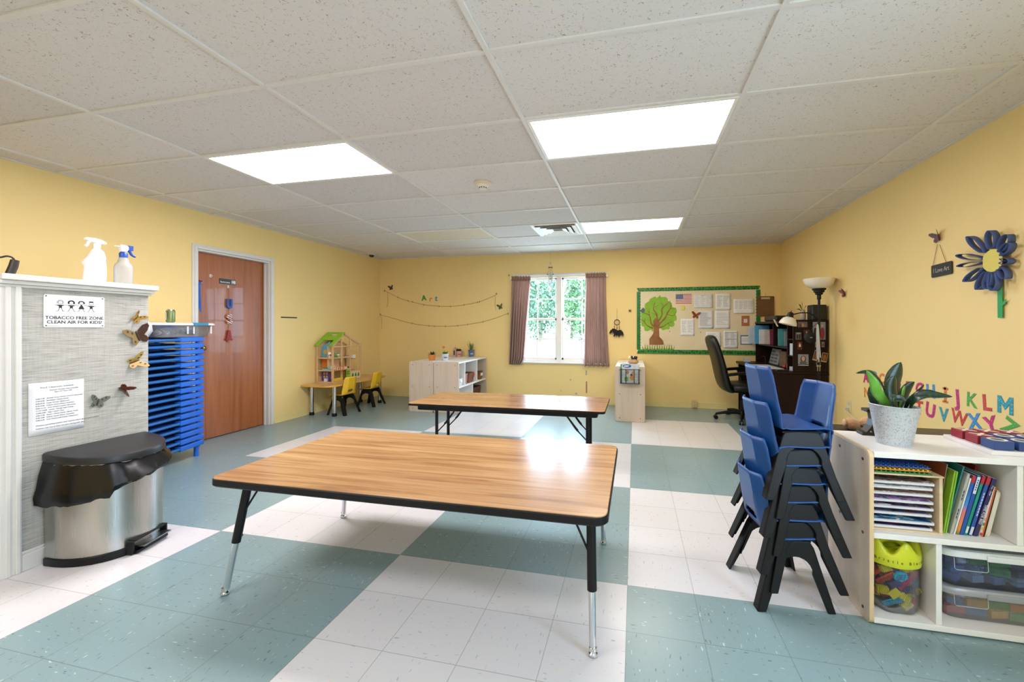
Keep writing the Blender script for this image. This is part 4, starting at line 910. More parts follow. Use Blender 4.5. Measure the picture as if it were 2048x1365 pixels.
hb('yellow_fence', hx1 - .008, hx1 - .0005, hy0 + .018, hy0 + .215, zt + .018, zt + .062, m=P('#e2b92c', .5))
gp = hb('garden_panel', hx1 - .012, hx1 - .002, hy1 - .22, hy1 - .017, zt + .0165, .565, m=P('#d8c6a4', .6))
for k in range(3):
    mb = MB(frame((hx1 - .0019, hy1 - .19 + .065*k, zt + .03), (0, 1, 0), (0, 0, 1))); mb.prism([(-.004, 0), (.004, 0), (.004, .012), (.022, .014), (.018, .045), (.0, .078), (-.018, .045), (-.022, .014), (-.004, .012)], 0, .002); part('painted_tree', mb, P('#2f7a35', .6), gp, smooth=False)
# toy furniture inside
def toy(label, x, y, z, kind, c1, c2=None):
    t2 = thing('toy_furniture', label, 'toy', (x, y, z), group='toy furniture in the dollhouse'); W = WM[t2.name]; m1 = P(c1, .5); m2 = P(c2 or c1, .5); mb = MB(W)
    if kind == 'bed':
        mb.box(-.055, .055, -.035, .035, .0, .018); part('frame', mb, m1, t2, smooth=False, bevel=.003); mb = MB(W); mb.box(-.05, .05, -.032, .032, .0185, .03); part('mattress', mb, m2, t2, smooth=False, bevel=.006); mb = MB(W); mb.box(.055, .061, -.036, .036, 0, .055); part('headboard', mb, m1, t2, smooth=False, bevel=.003)
    elif kind == 'chair':
        mb.box(-.018, .018, -.018, .018, .016, .022); part('seat', mb, m1, t2, smooth=False); mb = MB(W); mb.box(-.018, -.013, -.018, .018, .0225, .055); part('backrest', mb, m2, t2, smooth=False, bevel=.003)
        for a in (-1, 1):
            for b in (-1, 1): mb = MB(W); mb.box(a*.014 - .003, a*.014 + .003, b*.014 - .003, b*.014 + .003, 0, .0155); part('leg', mb, m1, t2, smooth=False)
    elif kind == 'box':
        mb.box(-.022, .022, -.022, .022, 0, .045); part('body', mb, m1, t2, smooth=False, bevel=.003); mb = MB(W); mb.box(-.024, .024, -.024, .024, .0455, .052); part('top', mb, m2, t2, smooth=False, bevel=.002)
    else:
        mb.lathe([(.004, 0), (.02, 0), (.02, .006), (.005, .01), (.005, .04), (.001, .04)], n=16); part('base', mb, m1, t2); mb = MB(W); mb.ball((0, 0, .058), .022); part('shade', mb, m2, t2)
toy('white toy lamp in the top left room of the dollhouse', -3.075, 3.085, .809, 'lamp', '#e8e4da', '#f2f0ea')
toy('white toy chair in the top left room of the dollhouse', -3.045, 3.09, .809, 'chair', '#e6e0d8', '#8a5a40')
toy('green toy chair in the top front room of the dollhouse', -3.05, 3.21, .809, 'chair', '#69b23a')
toy('white toy vanity behind the green toy chair', -3.085, 3.25, .809, 'box', '#dfe3e4', '#3f5f6a')
toy('teal toy bed in the orange room of the dollhouse', -3.14, 3.105, .629, 'bed', '#8fb7a8', '#3f8f86')
toy('white toy cabinet in the orange room of the dollhouse', -3.06, 3.135, .629, 'box', '#e9e5e2', '#f3f1ee')
toy('white toy cabinet in the purple room of the dollhouse', -3.13, 3.085, zt + .0165, 'box', '#dcd8e2', '#8a6fae')
toy('dark toy stool in the purple room of the dollhouse', -3.07, 3.09, zt + .0165, 'chair', '#5c3a6c')
toy('white toy bathtub on the right upper floor of the dollhouse', -3.12, 3.60, .7645, 'bed', '#e4e2de', '#f0efec')
toy('grey toy washstand on the right upper floor of the dollhouse', -3.12, 3.50, .7645, 'box', '#c9c6c0', '#8a6a4a')
t2 = toy('dark toy stove on the right lower floor of the dollhouse', -3.12, 3.52, .5845, 'box', '#34282a', '#6a2420')

# ================================================================== BACK WALL
def cord(name, label, pts, r, m, cat='string', beads=None, ends=(), grp=None):
    t = thing(name, label, cat, pts[0], group=grp)
    mb = MB(); mb.tube(spl(pts, 5), r, 6); part('cord', mb, m, t)
    for p in beads or (): mb = MB(); mb.box(p.x - .006, p.x + .006, p.y - .006, p.y + .004, p.z - .014, p.z + .012); part('clip', mb, P('#b39a62', .7), t, smooth=False, bevel=.001)
    for e in ends: mb = MB(); mb.tube(spl(e, 5), .0018, 6); part('loose_end', mb, m, t)
    return t
TW_ = P('#8a6f42', .85); yb = YB - .006
s1 = [(770, 582), (800, 597), (823, 604), (850, 610), (880, 613), (905, 613), (930, 610), (958, 604), (982, 595), (992, 590)]
cord('twine_string', 'upper twine string with little clips strung across the back wall', [atY(x, y, yb) for x, y in s1], .0028, TW_, beads=[atY(x, y, yb) for x, y in ((796, 595), (816, 602), (825, 604), (847, 610), (878, 613), (901, 613), (928, 610), (955, 605), (959, 604))], ends=([atY(775, 584, yb), atY(776, 600, yb), atY(774, 615, yb)], [atY(991, 592, yb), atY(990, 610, yb), atY(992, 622, yb)]), grp='twine strings on the back wall')
s2 = [(761, 630), (790, 638), (823, 647), (857, 652), (890, 653), (915, 652), (938, 649), (965, 644), (990, 637), (1014, 628)]
cord('twine_string', 'lower twine string with little clips strung across the back wall', [atY(x, y, yb) for x, y in s2], .0028, TW_, beads=[atY(x, y, yb) for x, y in ((824, 647), (858, 652), (869, 653), (891, 653), (915, 652), (935, 649), (966, 644))], ends=([atY(762, 630, yb), atY(757, 638, yb), atY(759, 642, yb)], [atY(762, 630, yb), atY(764, 645, yb), atY(763, 658, yb)]), grp='twine strings on the back wall')
for lab, (x, y) in (('small grey hook at the left end of the upper string', (769, 582)), ('small grey hook at the right end of the upper string', (993, 588)), ('small grey hook at the left end of the lower string', (761, 629)), ('small grey hook at the right end of the lower string', (1016, 628)), ('small hook on the back wall left of the curtain top', (1018, 551))):
    p = atY(x, y, YB); T = FB(p.x, p.z); t = thing('wall_hook', lab, 'hook', T=T, group='small hooks on the back wall'); mb = MB(T); mb.prism(rrect(.02, .035, .006), 0, .003); part('hook_plate', mb, P('#9a8c70', .4), t); mb = MB(T); mb.tube(spl([(0, .004, .003), (0, -.01, .01), (0, -.004, .018)], 4), .003, 8); part('hook_arm', mb, P('#9a8c70', .4), t)
def dotpat(h, c2, sc=60):
    m = Mt('dotted_' + h.strip('#')); v = m.n('TexVoronoi'); m.l(m.coord('Object'), 0, v, 'Vector'); v.inputs['Scale'].default_value = sc; r = m.ramp(v, 'Distance', [(.25, lin(c2)), (.32, lin(h))]); m.l(r, 0, m.b, 'Base Color'); m.set(r=.55); return m.m
def wallletter(ch, label, T, h, m, rot=0, grp=None, fat=.004, edge=None):
    mb = MB(T @ M4.Rotation(rot, 4, 'Z')); mb.text(ch, h*1.38, 0, 0, depth=.003, fat=fat*h/.1)
    return solo('wall_letter', mb, m, label, 'wall letter', grp, smooth=False)
for ch, (x, y), c_, rt in (('A', (848, 597), '#2f8a3a', .1), ('r', (861.5, 598.5), '#d98a3a', -.1), ('t', (872.5, 597.5), '#3a8ab8', -.08)):
    p = atY(x, y, YB); wallletter(ch, '%s letter %s of the word Art on the back wall' % ({'A': 'green', 'r': 'orange', 't': 'blue'}[ch], ch), FB(p.x, p.z), .095, dotpat(c_, '#5fae5a' if ch == 'A' else c_), rt, 'Art letters on the back wall')
p = atY(782.5, 576.5, YB); butterfly('dark brown butterfly above the upper string by the corner', FB(p.x, p.z), .10, P('#3d2320', .5), P('#3d2320', .5), .2, .3)
p = atY(1001, 614.5, YB); butterfly('olive and black butterfly left of the window curtain', FB(p.x, p.z), .11, P('#3b4a2a', .5), P('#6f7a3a', .5), .25, .5)
# curtains and rod
rod_y = YB - .055
t = thing('curtain_rod', 'thin brass curtain rod across the top of the window', 'curtain rod', (0, rod_y, 2.06))
mb = MB(); mb.cyl((-.79, rod_y, 2.075), (.83, rod_y, 2.085), .006, n=12); part('rod', mb, P('#d9c48c', .3, .7), t)
for x in (-.785, .825): mb = MB(); mb.box(x - .01, x + .01, rod_y - .008, YB - .0006, 2.06, 2.095); part('bracket', mb, P('#e8e4d8', .4), t, smooth=False)
def fabric():
    m = Mt('mauve_curtain'); n = m.noise(m.coord('Object', (1, 1, .1)), 30, 2); r = m.ramp(n, 'Fac', [(.3, lin('#ab8d83')), (.7, lin('#bd9f95'))]); m.l(r, 0, m.b, 'Base Color'); m.set(r=.85, sheen=.2, sp=.2)
    tr = m.n('BsdfTranslucent'); tr.inputs[0].default_value = lin('#c0a598'); x = m.n('MixShader'); x.inputs[0].default_value = .30; m.l(m.b, 0, x, 1); m.l(tr, 0, x, 2); m.l(x, 0, m.o, 0); return m.m
CUR = fabric()
def curtain(label, left, right, ztop, zbot, nf, seed):
    t = thing('curtain', label, 'curtain', ((left(0)+right(0))/2, rod_y, zbot), group='mauve window curtains'); q = random.Random(seed); ph = q.uniform(0, 6)
    def fn(u, v):
        z = ztop + (zbot - ztop) * v; x = left(v) + (right(v) - left(v)) * u; am = .012 + .024 * min(1, v*2.2)
        y = rod_y - .002 + am * math.sin(u*nf*2*PI + ph + .5*math.sin(v*3)) + .010*math.sin(u*nf*4.6 + v*4 + seed) * v
        if .055 < v < .07: y *= 1
        return (x, min(y, YB - .004), z + .006*math.sin(u*nf*2*PI + ph))
    mb = MB(); mb.grid(fn, 110, 44); part('panel', mb, CUR, t, solid=.0015, ang=80)
    mb = MB(); mb.grid(lambda u, v: (left(0) + (right(0)-left(0))*u, rod_y - .012 + .010*math.sin(u*nf*2*PI + ph), ztop + .055 - .075*v + .012*math.sin(u*nf*4*PI)*(1-v)), 110, 4); part('header_ruffle', mb, P('#8a685c', .85), t, solid=.0015, ang=80)
curtain('mauve curtain at the left side of the window, tied inward at the bottom', lambda v: -.772 - .055*v, lambda v: -.440 - .03*math.sin(v*PI*.9) - .10*v*v - .05*(v > .93)*(v-.93)*14, 2.05, .628, 7, 1)
curtain('mauve curtain at the right side of the window', lambda v: .478 - .045*v, lambda v: .805 + .055*v*v, 2.07, .625, 6, 4)
# wind chime hanging from the ceiling in front of the window
cx, cy = -.068, 4.40
t = thing('wind_chime', 'wind chime of metal tubes hanging before the window', 'wind chime', (cx, cy, 1.86))
mb = MB(); mb.tube([(cx, cy, H - .001), (cx, cy, 2.29)], .0012, 6); mb.tube([(cx, cy, 2.30), (cx, cy, 2.275)], .005, 6); part('cord', mb, P('#8a7a5c', .8), t)
for a in (90, 210, 330): mb = MB(); mb.tube([(cx, cy, 2.285), (cx + .034*math.cos(rad(a)), cy + .034*math.sin(rad(a)), 2.219)], .001, 5); part('hanger', mb, P('#6b5a40', .8), t)
mb = MB(); mb.cyl((cx, cy, 2.20), (cx, cy, 2.219), .036, n=28); part('top_disc', mb, wood('chime_wood', '#6a3f2a', '#7a4a32', '#8a5638', 0, 1, .4), t)
for k, a in enumerate((20, 92, 164, 236, 308)):
    x, y = cx + .027*math.cos(rad(a)), cy + .027*math.sin(rad(a)); zb = (1.88, 1.865, 1.90, 1.87, 1.89)[k]
    mb = MB(); mb.cyl((x, y, zb), (x, y, 2.14), .0055, n=12); tb = part('chime_tube', mb, P('#9aa3a4', .25, .9), t)
    mb = MB(); mb.tube([(x, y, 2.139), (x, y, 2.20)], .0008, 5); part('thread', mb, P('#6b5a40', .8), tb)
mb = MB(); mb.cyl((cx, cy, 2.02), (cx, cy, 2.034), .018, n=20); mb.tube([(cx, cy, 2.034), (cx, cy, 2.2)], .0008, 5); part('striker', mb, P('#7a4632', .5), t)
for s_ in (-1, 1):
    mb = MB(frame((cx + s_*.046, cy - .02, 2.10), (1, 0, 0), (0, 0, 1))); mb.prism([((.016 if k % 2 else .007)*math.cos(k*PI/6), (.02 if k % 2 else .008)*math.sin(k*PI/6)) for k in range(12)], 0, .003); mb.tube([(0, .01, .0015), (-s_*.018, .10, .0015)], .0008, 5); part('star_charm', mb, P('#3f5a66', .4, .4), t)
# dream catcher and spider
p = atY(1234, 645, YB); zc = p.z; x = p.x; yy = YB - .014
t = thing('dream_catcher', 'dream catcher with dark feathers on the back wall right of the window', 'dream catcher', (x, yy, zc - .32)); BRN = P('#4a3620', .7)
mb = MB(); mb.tube([(x + .042*math.cos(rad(a)), yy, zc + .042*math.sin(rad(a))) for a in range(0, 360, 15)], .005, 8, loop=True); part('hoop', mb, BRN, t)
mb = MB(); mb.tube([(x, yy, zc + .045), (x, YB - .004, zc + .22)], .0015, 6); part('cord', mb, BRN, t)
mb = MB()
for k in range(8): a, b = rad(k*45), rad(k*45 + 135); mb.tube([(x + .04*math.cos(a), yy, zc + .04*math.sin(a)), (x + .04*math.cos(b), yy, zc + .04*math.sin(b))], .0006, 4)
part('web', mb, P('#a08a60', .7), t)
q = random.Random(3)
for k, (dx, dz) in enumerate(((-.04, -.10), (0, -.125), (.038, -.12))):
    mb = MB(); mb.tube([(x + dx*.9, yy, zc - .04 + .012*abs(k-1)), (x + dx*1.05, yy - .004, zc + dz)], .0022, 6); mb.ball((x + dx, yy - .003, zc + dz*.75), .007); cdn = part('strand', mb, BRN, t)
    for j in range(26):
        a = rad(q.uniform(215, 325)); l = q.uniform(.06, .15); w = q.uniform(.006, .011); b = V((x + dx*1.05, yy - q.uniform(0, .02), zc + dz)); e = b + V((math.cos(a)*l*.8, q.uniform(-.03, .006), math.sin(a)*l)); m_ = (b+e)/2 + V((dx*.3, 0, .01)); n_ = V((-(e-b).z, 0, (e-b).x)).normalized()*w
        mb2 = MB() if j == 0 else mb2
        mb2.sheet([b, m_ + n_, e, m_ - n_])
    part('feathers', mb2, P('#1d1712', .8), t, smooth=False)
p = atY(1260, 622, YB); T = FB(p.x, p.z); t = thing('spider_decoration', 'small black spider decoration left of the bulletin board', 'spider decoration', T=T)
mb = MB(T); mb.ball((0, -.004, .008), .011, .9, 1.2, .7); mb.ball((0, .011, .008), .007, 1, 1, .8); part('body', mb, BLACK, t)
for k in range(8):
    s_ = -1 if k < 4 else 1; a = rad((-50, -18, 18, 50)[k % 4]); mb = MB(T); mb.tube([(0, .002, .008), (s_*.016*math.cos(a), .018*math.sin(a), .014), (s_*.03*math.cos(a), .034*math.sin(a), .001)], .0015, 5); part('leg', mb, BLACK, t)
# scuffs and peeled stickers under the window
for lab, (x, y), w_, h_, c_ in (('peeling grey tape strip high under the right curtain', (1172.5, 746), .022, .08, '#a49a8a'), ('red patterned paper strip below the right curtain', (1173, 775), .022, .19, '#a86a5c'), ('round grey patch on the wall below the window', (1141, 760), .026, .03, '#b3a68c'), ('pale torn sticker low on the wall below the window', (1152.5, 788), .035, .03, '#b39a92'), ('tiny grey scuff low on the wall below the window', (1122, 782), .012, .016, '#8f8468')):
    p = atY(x, y, YB); mb = MB(FB(p.x, p.z, .0006)); pl = rrect(w_, h_, min(w_, h_)*.3, 4); mb.prism([(a*(1 + .12*NZ.noise(V((a*90, b*90, 1)))), b*(1 + .06*NZ.noise(V((a*70, b*90, 5))))) for a, b in pl], 0, .001); solo('wall_sticker', mb, P(c_, .7, var=.18), lab, 'sticker', 'sticker remains under the window', smooth=False)
# wall outlet with a yellow painted cover near the floor, right wall outlet with plug
p = atY(1388, 808, YB); T = FB(p.x, .075, .009); t = thing('wall_outlet', 'yellow painted outlet box low on the back wall', 'outlet', T=T); mb = MB(T); mb.prism(rrect(.075, .115, .008), 0, .03); part('cover', mb, P('#d5bf84', .5, var=.08), t); mb = MB(T)
for z in (-.025, .025): mb = MB(T); mb.prism(rrect(.032, .028, .006, cy=z), .0302, .033); part('socket', mb, P('#c4b184', .5), t)
p = atX(1699, 813, XR); T = FR(p.y, p.z); t = thing('wall_outlet', 'cream outlet plate with a plug on the right wall', 'outlet', T=T); mb = MB(T); mb.prism(rrect(.075, .118, .006), 0, .006); part('cover', mb, P('#d9cba4', .45), t)
for z in (-.028, .028): mb = MB(T); mb.prism(rrect(.034, .03, .008, cy=z), .0062, .009); part('socket', mb, P('#cbbd96', .5), t)
mb = MB(T); mb.box(-.012, .012, -.042, -.014, .0092, .034); mb.tube(spl([(0, -.028, .034), (.02, -.03, .05), (.08, -.05, .05), (.15, -.09, .03)], 5), .0035, 6); part('plug', mb, P('#c9bfa4', .5), t)
# ================================================================== BULLETIN BOARD
bx0, bx1, bz0, bz1 = 1.288, 3.086, .835, 1.872; bcx, bcz = (bx0+bx1)/2, (bz0+bz1)/2; bw, bh = bx1-bx0, bz1-bz0
T = FB(bcx, bcz, .001)
t = thing('bulletin_board', 'cream bulletin board with green scalloped border on the back wall', 'bulletin board', T=T)
def crump():
    m = Mt('cream_board_paper'); n = m.noise(m.coord('Object', (1, 1, 2.2), (0, rad(20), 0)), 2.2, 4, .6, .6); r = m.ramp(n, 'Fac', [(.3, lin('#d8c8a4')), (.7, lin('#e4d6b6'))]); m.l(r, 0, m.b, 'Base Color'); m.set(r=.75); m.bump(n, 'Fac', .5, .02); return m.m
mb = MB(T); mb.box(-bw/2 + .01, bw/2 - .01, -bh/2 + .01, bh/2 - .01, 0, .010); part('backing_paper', mb, crump(), t, smooth=False)
def border_mat():
    m = Mt('green_border_leaves'); v = m.n('TexVoronoi'); m.l(m.coord('Object', (1, 1, 1)), 0, v, 'Vector'); v.inputs['Scale'].default_value = 26; v.inputs['Randomness'].default_value = .55; r = m.ramp(v, 'Distance', [(.30, lin('#0e3d14')), (.38, lin('#1f7a2a')), (.8, lin('#2f8f36'))]); m.l(r, 0, m.b, 'Base Color'); m.set(r=.4); return m.m
BRD = border_mat(); BRD2 = P('#0f6e30', .3, var=.25)
def scallop(L, w, flat=False):
    n = max(4, int(L / .045)); pts = [(-L/2, 0), (L/2, 0)]
    for k in range(n):
        for a in ((0,) if flat else (15, 50, 90, 130, 165)):
            x = L/2 - (k + (.5 if flat else (1 - math.cos(rad(a)))/2)) * L/n; pts.append((x, w - .012 + (.006 if flat else .012*math.sin(rad(a)))))
    return pts
for nm, o, u, v, L, m_, fl_, w_ in (('border_strip', (0, bh/2), (-1, 0, 0), (0, -1, 0), bw, BRD, True, .062), ('border_strip', (0, -bh/2), (1, 0, 0), (0, 1, 0), bw, BRD, True, .07), ('border_strip', (-bw/2, 0), (0, -1, 0), (1, 0, 0), bh - .12, BRD2, False, .06), ('border_strip', (bw/2, 0), (0, 1, 0), (-1, 0, 0), bh - .12, BRD2, False, .06)):
    mb = MB(T @ frame((o[0], o[1], .0102 if m_ is BRD2 else .0118), u, v)); mb.prism(scallop(L, w_, fl_), 0, .0014); part(nm, mb, m_, t, smooth=False)  # flat paper border strips, one along each edge; no raised frame
def onB(x, y): p = atY(x, y, YB - .013); return p.x, p.z
# paper tree
def board_T(x, y, off=.0125): a, b = onB(x, y); return FB(a, b, off)
def pb(x, y): a, b = onB(x, y); return (a, b)
T = frame((0, YB - .0125, 0), (1, 0, 0), (0, 0, 1))
g0 = pb(1318, 655); t = thing('paper_tree', 'cut-out paper tree with green crown and brown trunk on the board', 'paper tree', (g0[0], YB - .0125, g0[1]))
S_ = lambda x, y: pb(1260 + x/8.53, 560 + y/8.53)
cr = [(335, 330), (430, 285), (455, 310), (515, 265), (530, 295), (610, 295), (645, 330), (645, 360), (705, 390), (720, 440), (730, 470), (780, 480), (798, 540), (780, 590), (795, 640), (790, 690), (750, 710), (760, 770), (720, 805), (680, 790), (670, 840), (610, 845), (560, 860), (500, 820), (390, 880), (360, 850), (300, 875), (250, 865), (235, 800), (195, 770), (190, 560), (245, 540), (250, 460), (260, 410), (330, 360)]
def smooth_poly(P_, n=4):
    pts = [V((a, b, 0)) for a, b in P_]; m = len(pts); o = []
    for i in range(m):
        a, b, c, d = pts[i-1], pts[i], pts[(i+1) % m], pts[(i+2) % m]
        for k in range(n):
            q = k/n; w = .5*((2*b) + (c-a)*q + (2*a-5*b+4*c-d)*q*q + (3*b-a-3*c+d)*q**3); o.append((w.x, w.y))
    return o
mb = MB(T); mb.prism([S_(a, b) for a, b in smooth_poly(cr)], 0, .001); part('crown', mb, P('#7fae28', .6, var=.12), t, smooth=False)
TRK = P('#8a5a30', .6, var=.25); DKB = P('#4a2c1c', .6)
trunk = [(330, 1110), (330, 1010), (395, 920), (410, 840), (395, 700), (435, 650), (490, 690), (515, 760), (495, 850), (500, 970), (565, 1040), (578, 1110)]
mb = MB(T); mb.prism([S_(a, b) for a, b in trunk], .0012, .0022); tk = part('trunk', mb, TRK, t, smooth=False)
brs = [([(470, 700), (450, 580), (400, 500), (425, 385)], 34), ([(420, 470), (490, 430)], 14), ([(440, 590), (370, 560)], 12), ([(490, 700), (545, 600), (545, 500), (640, 400), (690, 360)], 30), ([(570, 440), (525, 390)], 14), ([(500, 760), (600, 650), (640, 560), (690, 480), (685, 380)], 30), ([(680, 490), (775, 498)], 15), ([(640, 595), (740, 610), (780, 545)], 16), ([(500, 820), (580, 790), (650, 740), (720, 715)], 26), ([(650, 740), (690, 800)], 12), ([(410, 800), (360, 740), (330, 610), (215, 560)], 34), ([(330, 610), (330, 490)], 16), ([(320, 560), (290, 500)], 12), ([(400, 830), (290, 780), (240, 710), (185, 685)], 26), ([(245, 710), (258, 655)], 13)]
for pts, w_ in brs:
    c_ = spl([V((*S_(a, b), .0)) for a, b in pts], 6); n = len(c_); L_, R_ = [], []
    for i in range(n):
        dd = (c_[min(n-1, i+1)] - c_[max(0, i-1)]).normalized(); k = w_/8.53*.0072*.5 * (1 - .75*i/(n-1)); L_.append((c_[i].x - dd.y*k, c_[i].y + dd.x*k)); R_.append((c_[i].x + dd.y*k, c_[i].y - dd.x*k))
    mb = MB(T); mb.prism(L_ + R_[::-1], .0012, .0021); part('branch', mb, TRK, t, smooth=False)
for xs in ((370, 400, 440), (420, 435, 455), (470, 470, 480), (520, 480, 500)):
    pts = [V((*S_(a, b), 0)) for a, b in ((xs[0], 1100), (xs[1], 960), (xs[2], 780))]; c_ = spl(pts, 5); mb = MB(T); mb.tube([(p.x, p.y, .0024) for p in c_], .0035, 6, flat=.15, up=(0, 0, 1)); part('bark_line', mb, P('#d08a44', .6), tk)
for k in range(26):
    x = 225 + k*20.5; h = 70 + 45*((k*7) % 5)/4; s_ = 14 if k % 2 else -10; mb = MB(T); mb.prism([S_(x - 10, 1195), S_(x + 12, 1195), S_(x + s_ + 6, 1195 - h*.6), S_(x + s_*1.8, 1195 - h)], .0024 + .0002*(k % 3), .0032 + .0002*(k % 3)); part('grass_blade', mb, P('#7d9a2a' if k % 3 else '#4d6a1c', .6), t, smooth=False)
mb = MB(T); mb.prism([S_(a, b) for a, b in ((165, 525), (195, 505), (225, 470), (250, 500), (255, 535), (230, 575), (195, 560))], .0024, .0034); part('paper_bird', mb, P('#51625f', .6, var=.3), t, smooth=False)
# flag
T = board_T(1367.5, 598); t = thing('paper_flag', 'small United States flag print pinned near the top of the board', 'flag', T=T); w_, h_ = .236, .145
mb = MB(T); mb.box(-w_/2, w_/2, -h_/2, h_/2, 0, .0006); part('sheet', mb, P('#e6ded8', .6), t, smooth=False)
for k in range(0, 13, 2): mb = MB(T); mb.box(-w_/2, w_/2, h_/2 - (k+1)*h_/13, h_/2 - k*h_/13, .0007, .0010); part('stripe', mb, P('#a8323e', .6), t, smooth=False)
mb = MB(T); mb.box(-w_/2, -w_/2 + w_*.45, h_/2 - h_*7/13, h_/2, .0011, .0014); can = part('canton', mb, P('#35477c', .6), t, smooth=False)
for r_ in range(9):
    for c_ in range(6 if r_ % 2 == 0 else 5):
        mb = MB(T); x = -w_/2 + w_*.45*((c_ + (.5 if r_ % 2 == 0 else 1))/6); y = h_/2 - h_*7/13*((r_ + .75)/9.5); mb.prism([((.0036 if k % 2 == 0 else .0016)*math.sin(k*PI/5) + x, (.0036 if k % 2 == 0 else .0016)*math.cos(k*PI/5) + y) for k in range(10)], .0015, .0017); part('star', mb, P('#e9e6e4', .6), can, smooth=False)
T = board_T(1366, 616.5); mb = MB(T); mb.grid(lambda u, v: ((u-.5)*.055, (v-.5)*.06, .001 + .006*(1-v)**2), 4, 6); solo('sticky_note', mb, P('#e0cf62', .7), 'yellow sticky note under the paper flag', 'sticky note', solid=.0006)
butterfly('rust orange butterfly pinned in the middle of the board', board_T(1391.5, 631.5), .125, P('#8a3a1c', .6), P('#8a3a1c', .6), -.15, .12)
def lines(w, h, n, seed, cols=1, head=True):
    q = random.Random(seed); o = []
    for c_ in range(cols):
        x0 = -w/2 + .015 + c_*(w - .03)/cols; mw = (w - .03)/cols - .008
        for k in range(n): y = h*.36 - k*(h*.78/n); o.append((x0, x0 + mw*q.uniform(.55, 1), y - h*.006, y + h*.006))
    return o
def bpage(label, x0, y0, x1, y1, seed, n=14, cols=1, mat=PAPER, title=None, curl=.002, extra=()):
    a, b = pb(x0, y0), pb(x1, y1); w, h = abs(b[0]-a[0]), abs(a[1]-b[1]); page(label, FB((a[0]+b[0])/2, (a[1]+b[1])/2, .0127), w, h, [], mat, title, bars=lines(w, h, n, seed, cols) + [(e[0]*w, e[1]*w, e[2]*h, e[3]*h) for e in extra], curl=curl, group='papers pinned on the bulletin board')
PLAM = P('#dcdcdf', .18, var=.02)
bpage('laminated landscape page with a written heading, right of the flag', 1388, 589, 1426, 616, 1, 8, 3, PLAM, 'The Line Rules')
bpage('white printed page at the top of the board, second from the flag', 1431, 588, 1462, 620, 2, 14, 2)
bpage('curling landscape chart page at the top right of the board', 1467, 599, 1508, 627, 3, 9, 4, curl=.012)
bpage('laminated page of dense text right of the orange butterfly', 1397, 621, 1427, 658, 4, 18, 1, PLAM)
bpage('white typed page in the centre of the board, beside the laminated text', 1430, 622, 1460, 658, 5, 10, 1)
bpage('white page pinned lower left, below the orange butterfly', 1361, 638, 1389, 672, 6, 11, 2)
bpage('white page partly hidden behind the office chair back', 1412, 664, 1442, 694, 7, 10, 1)
bpage('two column form with black header bars at the bottom of the board', 1447, 662, 1476, 697, 8, 16, 2, extra=((-.42, .42, .40, .425), (-.42, .42, -.0, .025)))
a, b = pb(1481, 671), pb(1504, 690); T = FB((a[0]+b[0])/2, (a[1]+b[1])/2, .0127); w_, h_ = b[0]-a[0], a[1]-b[1]
t = thing('certificate_card', 'card with blue border at the bottom right of the board', 'card', T=T); mb = MB(T); mb.box(-w_/2, w_/2, -h_/2, h_/2, 0, .0008); part('border', mb, P('#4a6a86', .6), t, smooth=False); mb = MB(T); mb.box(-w_/2 + .012, w_/2 - .012, -h_/2 + .012, h_/2 - .016, .0009, .0013); part('card', mb, PAPER, t, smooth=False)
for k in range(4): mb = MB(T); mb.box(-w_/2 + .022, w_/2 - .03 - .02*(k % 2), .02 - .014*k, .0235 - .014*k, .0014, .0016); part('text_line', mb, GREYINK, t, smooth=False)
a, b = pb(1483, 632), pb(1499, 652.5); T = FB((a[0]+b[0])/2, (a[1]+b[1])/2, .0127); w_, h_ = b[0]-a[0], a[1]-b[1]
t = thing('envelope', 'orange brown card pocket with a white label at the right of the board', 'card', T=T); mb = MB(T); mb.box(-w_/2, w_/2, -h_/2, h_/2, 0, .002); part('pocket', mb, P('#b36a42', .7), t, smooth=False); mb = MB(T); mb.box(-.024, .024, -.026, .03, .0021, .0027); lb = part('label_panel', mb, PAPER, t, smooth=False)
for k in range(4): mb = MB(T); mb.box(-.016, .016, .018 - .011*k, .0205 - .011*k, .0028, .003); part('text_line', mb, INK, lb, smooth=False)
# clipboard hanging over the board edge
a, b = atY(1514, 593, YB - .03), atY(1549, 633, YB - .03); w_, h_ = b.x - a.x, a.z - b.z; T = frame(((a.x+b.x)/2, YB - .0165, (a.z+b.z)/2), (1, 0, 0), (0, 0, 1))
t = thing('clipboard', 'brown hardboard clipboard hanging at the right edge of the board', 'clipboard', T=T)
mb = MB(T); mb.prism(rrect(w_, h_, .012), 0, .004); part('board', mb, P('#6d4a26', .6, var=.15), t)
mb = MB(T); mb.box(-.06, .06, h_/2 - .045, h_/2 - .012, .0042, .012); mb.cyl((-.055, h_/2 - .02, .014), (.055, h_/2 - .02, .014), .006, n=10); part('clip', mb, P('#c4c0b4', .3, .9), t, smooth=False, bevel=.002)
mb = MB(T); mb.tube([(0, h_/2 - .012, .006), (0, h_/2 + .045, .002)], .002, 6); part('hanging_nail', mb, P('#6a5a40', .5, .6), t)
for k, (x, y) in enumerate(((1339.5, 663), (1401, 665))): p = atY(x, y, YB - .012); mb = MB(FB(p.x, p.z, .0115)); mb.lathe([(.006, 0), (.006, .004), (.003, .009), (.001, .009)], n=10); solo('push_pin', mb, BLACK, ('black push pin beside the paper tree', 'black push pin below the laminated text page')[k], 'push pin', 'push pins on the board')
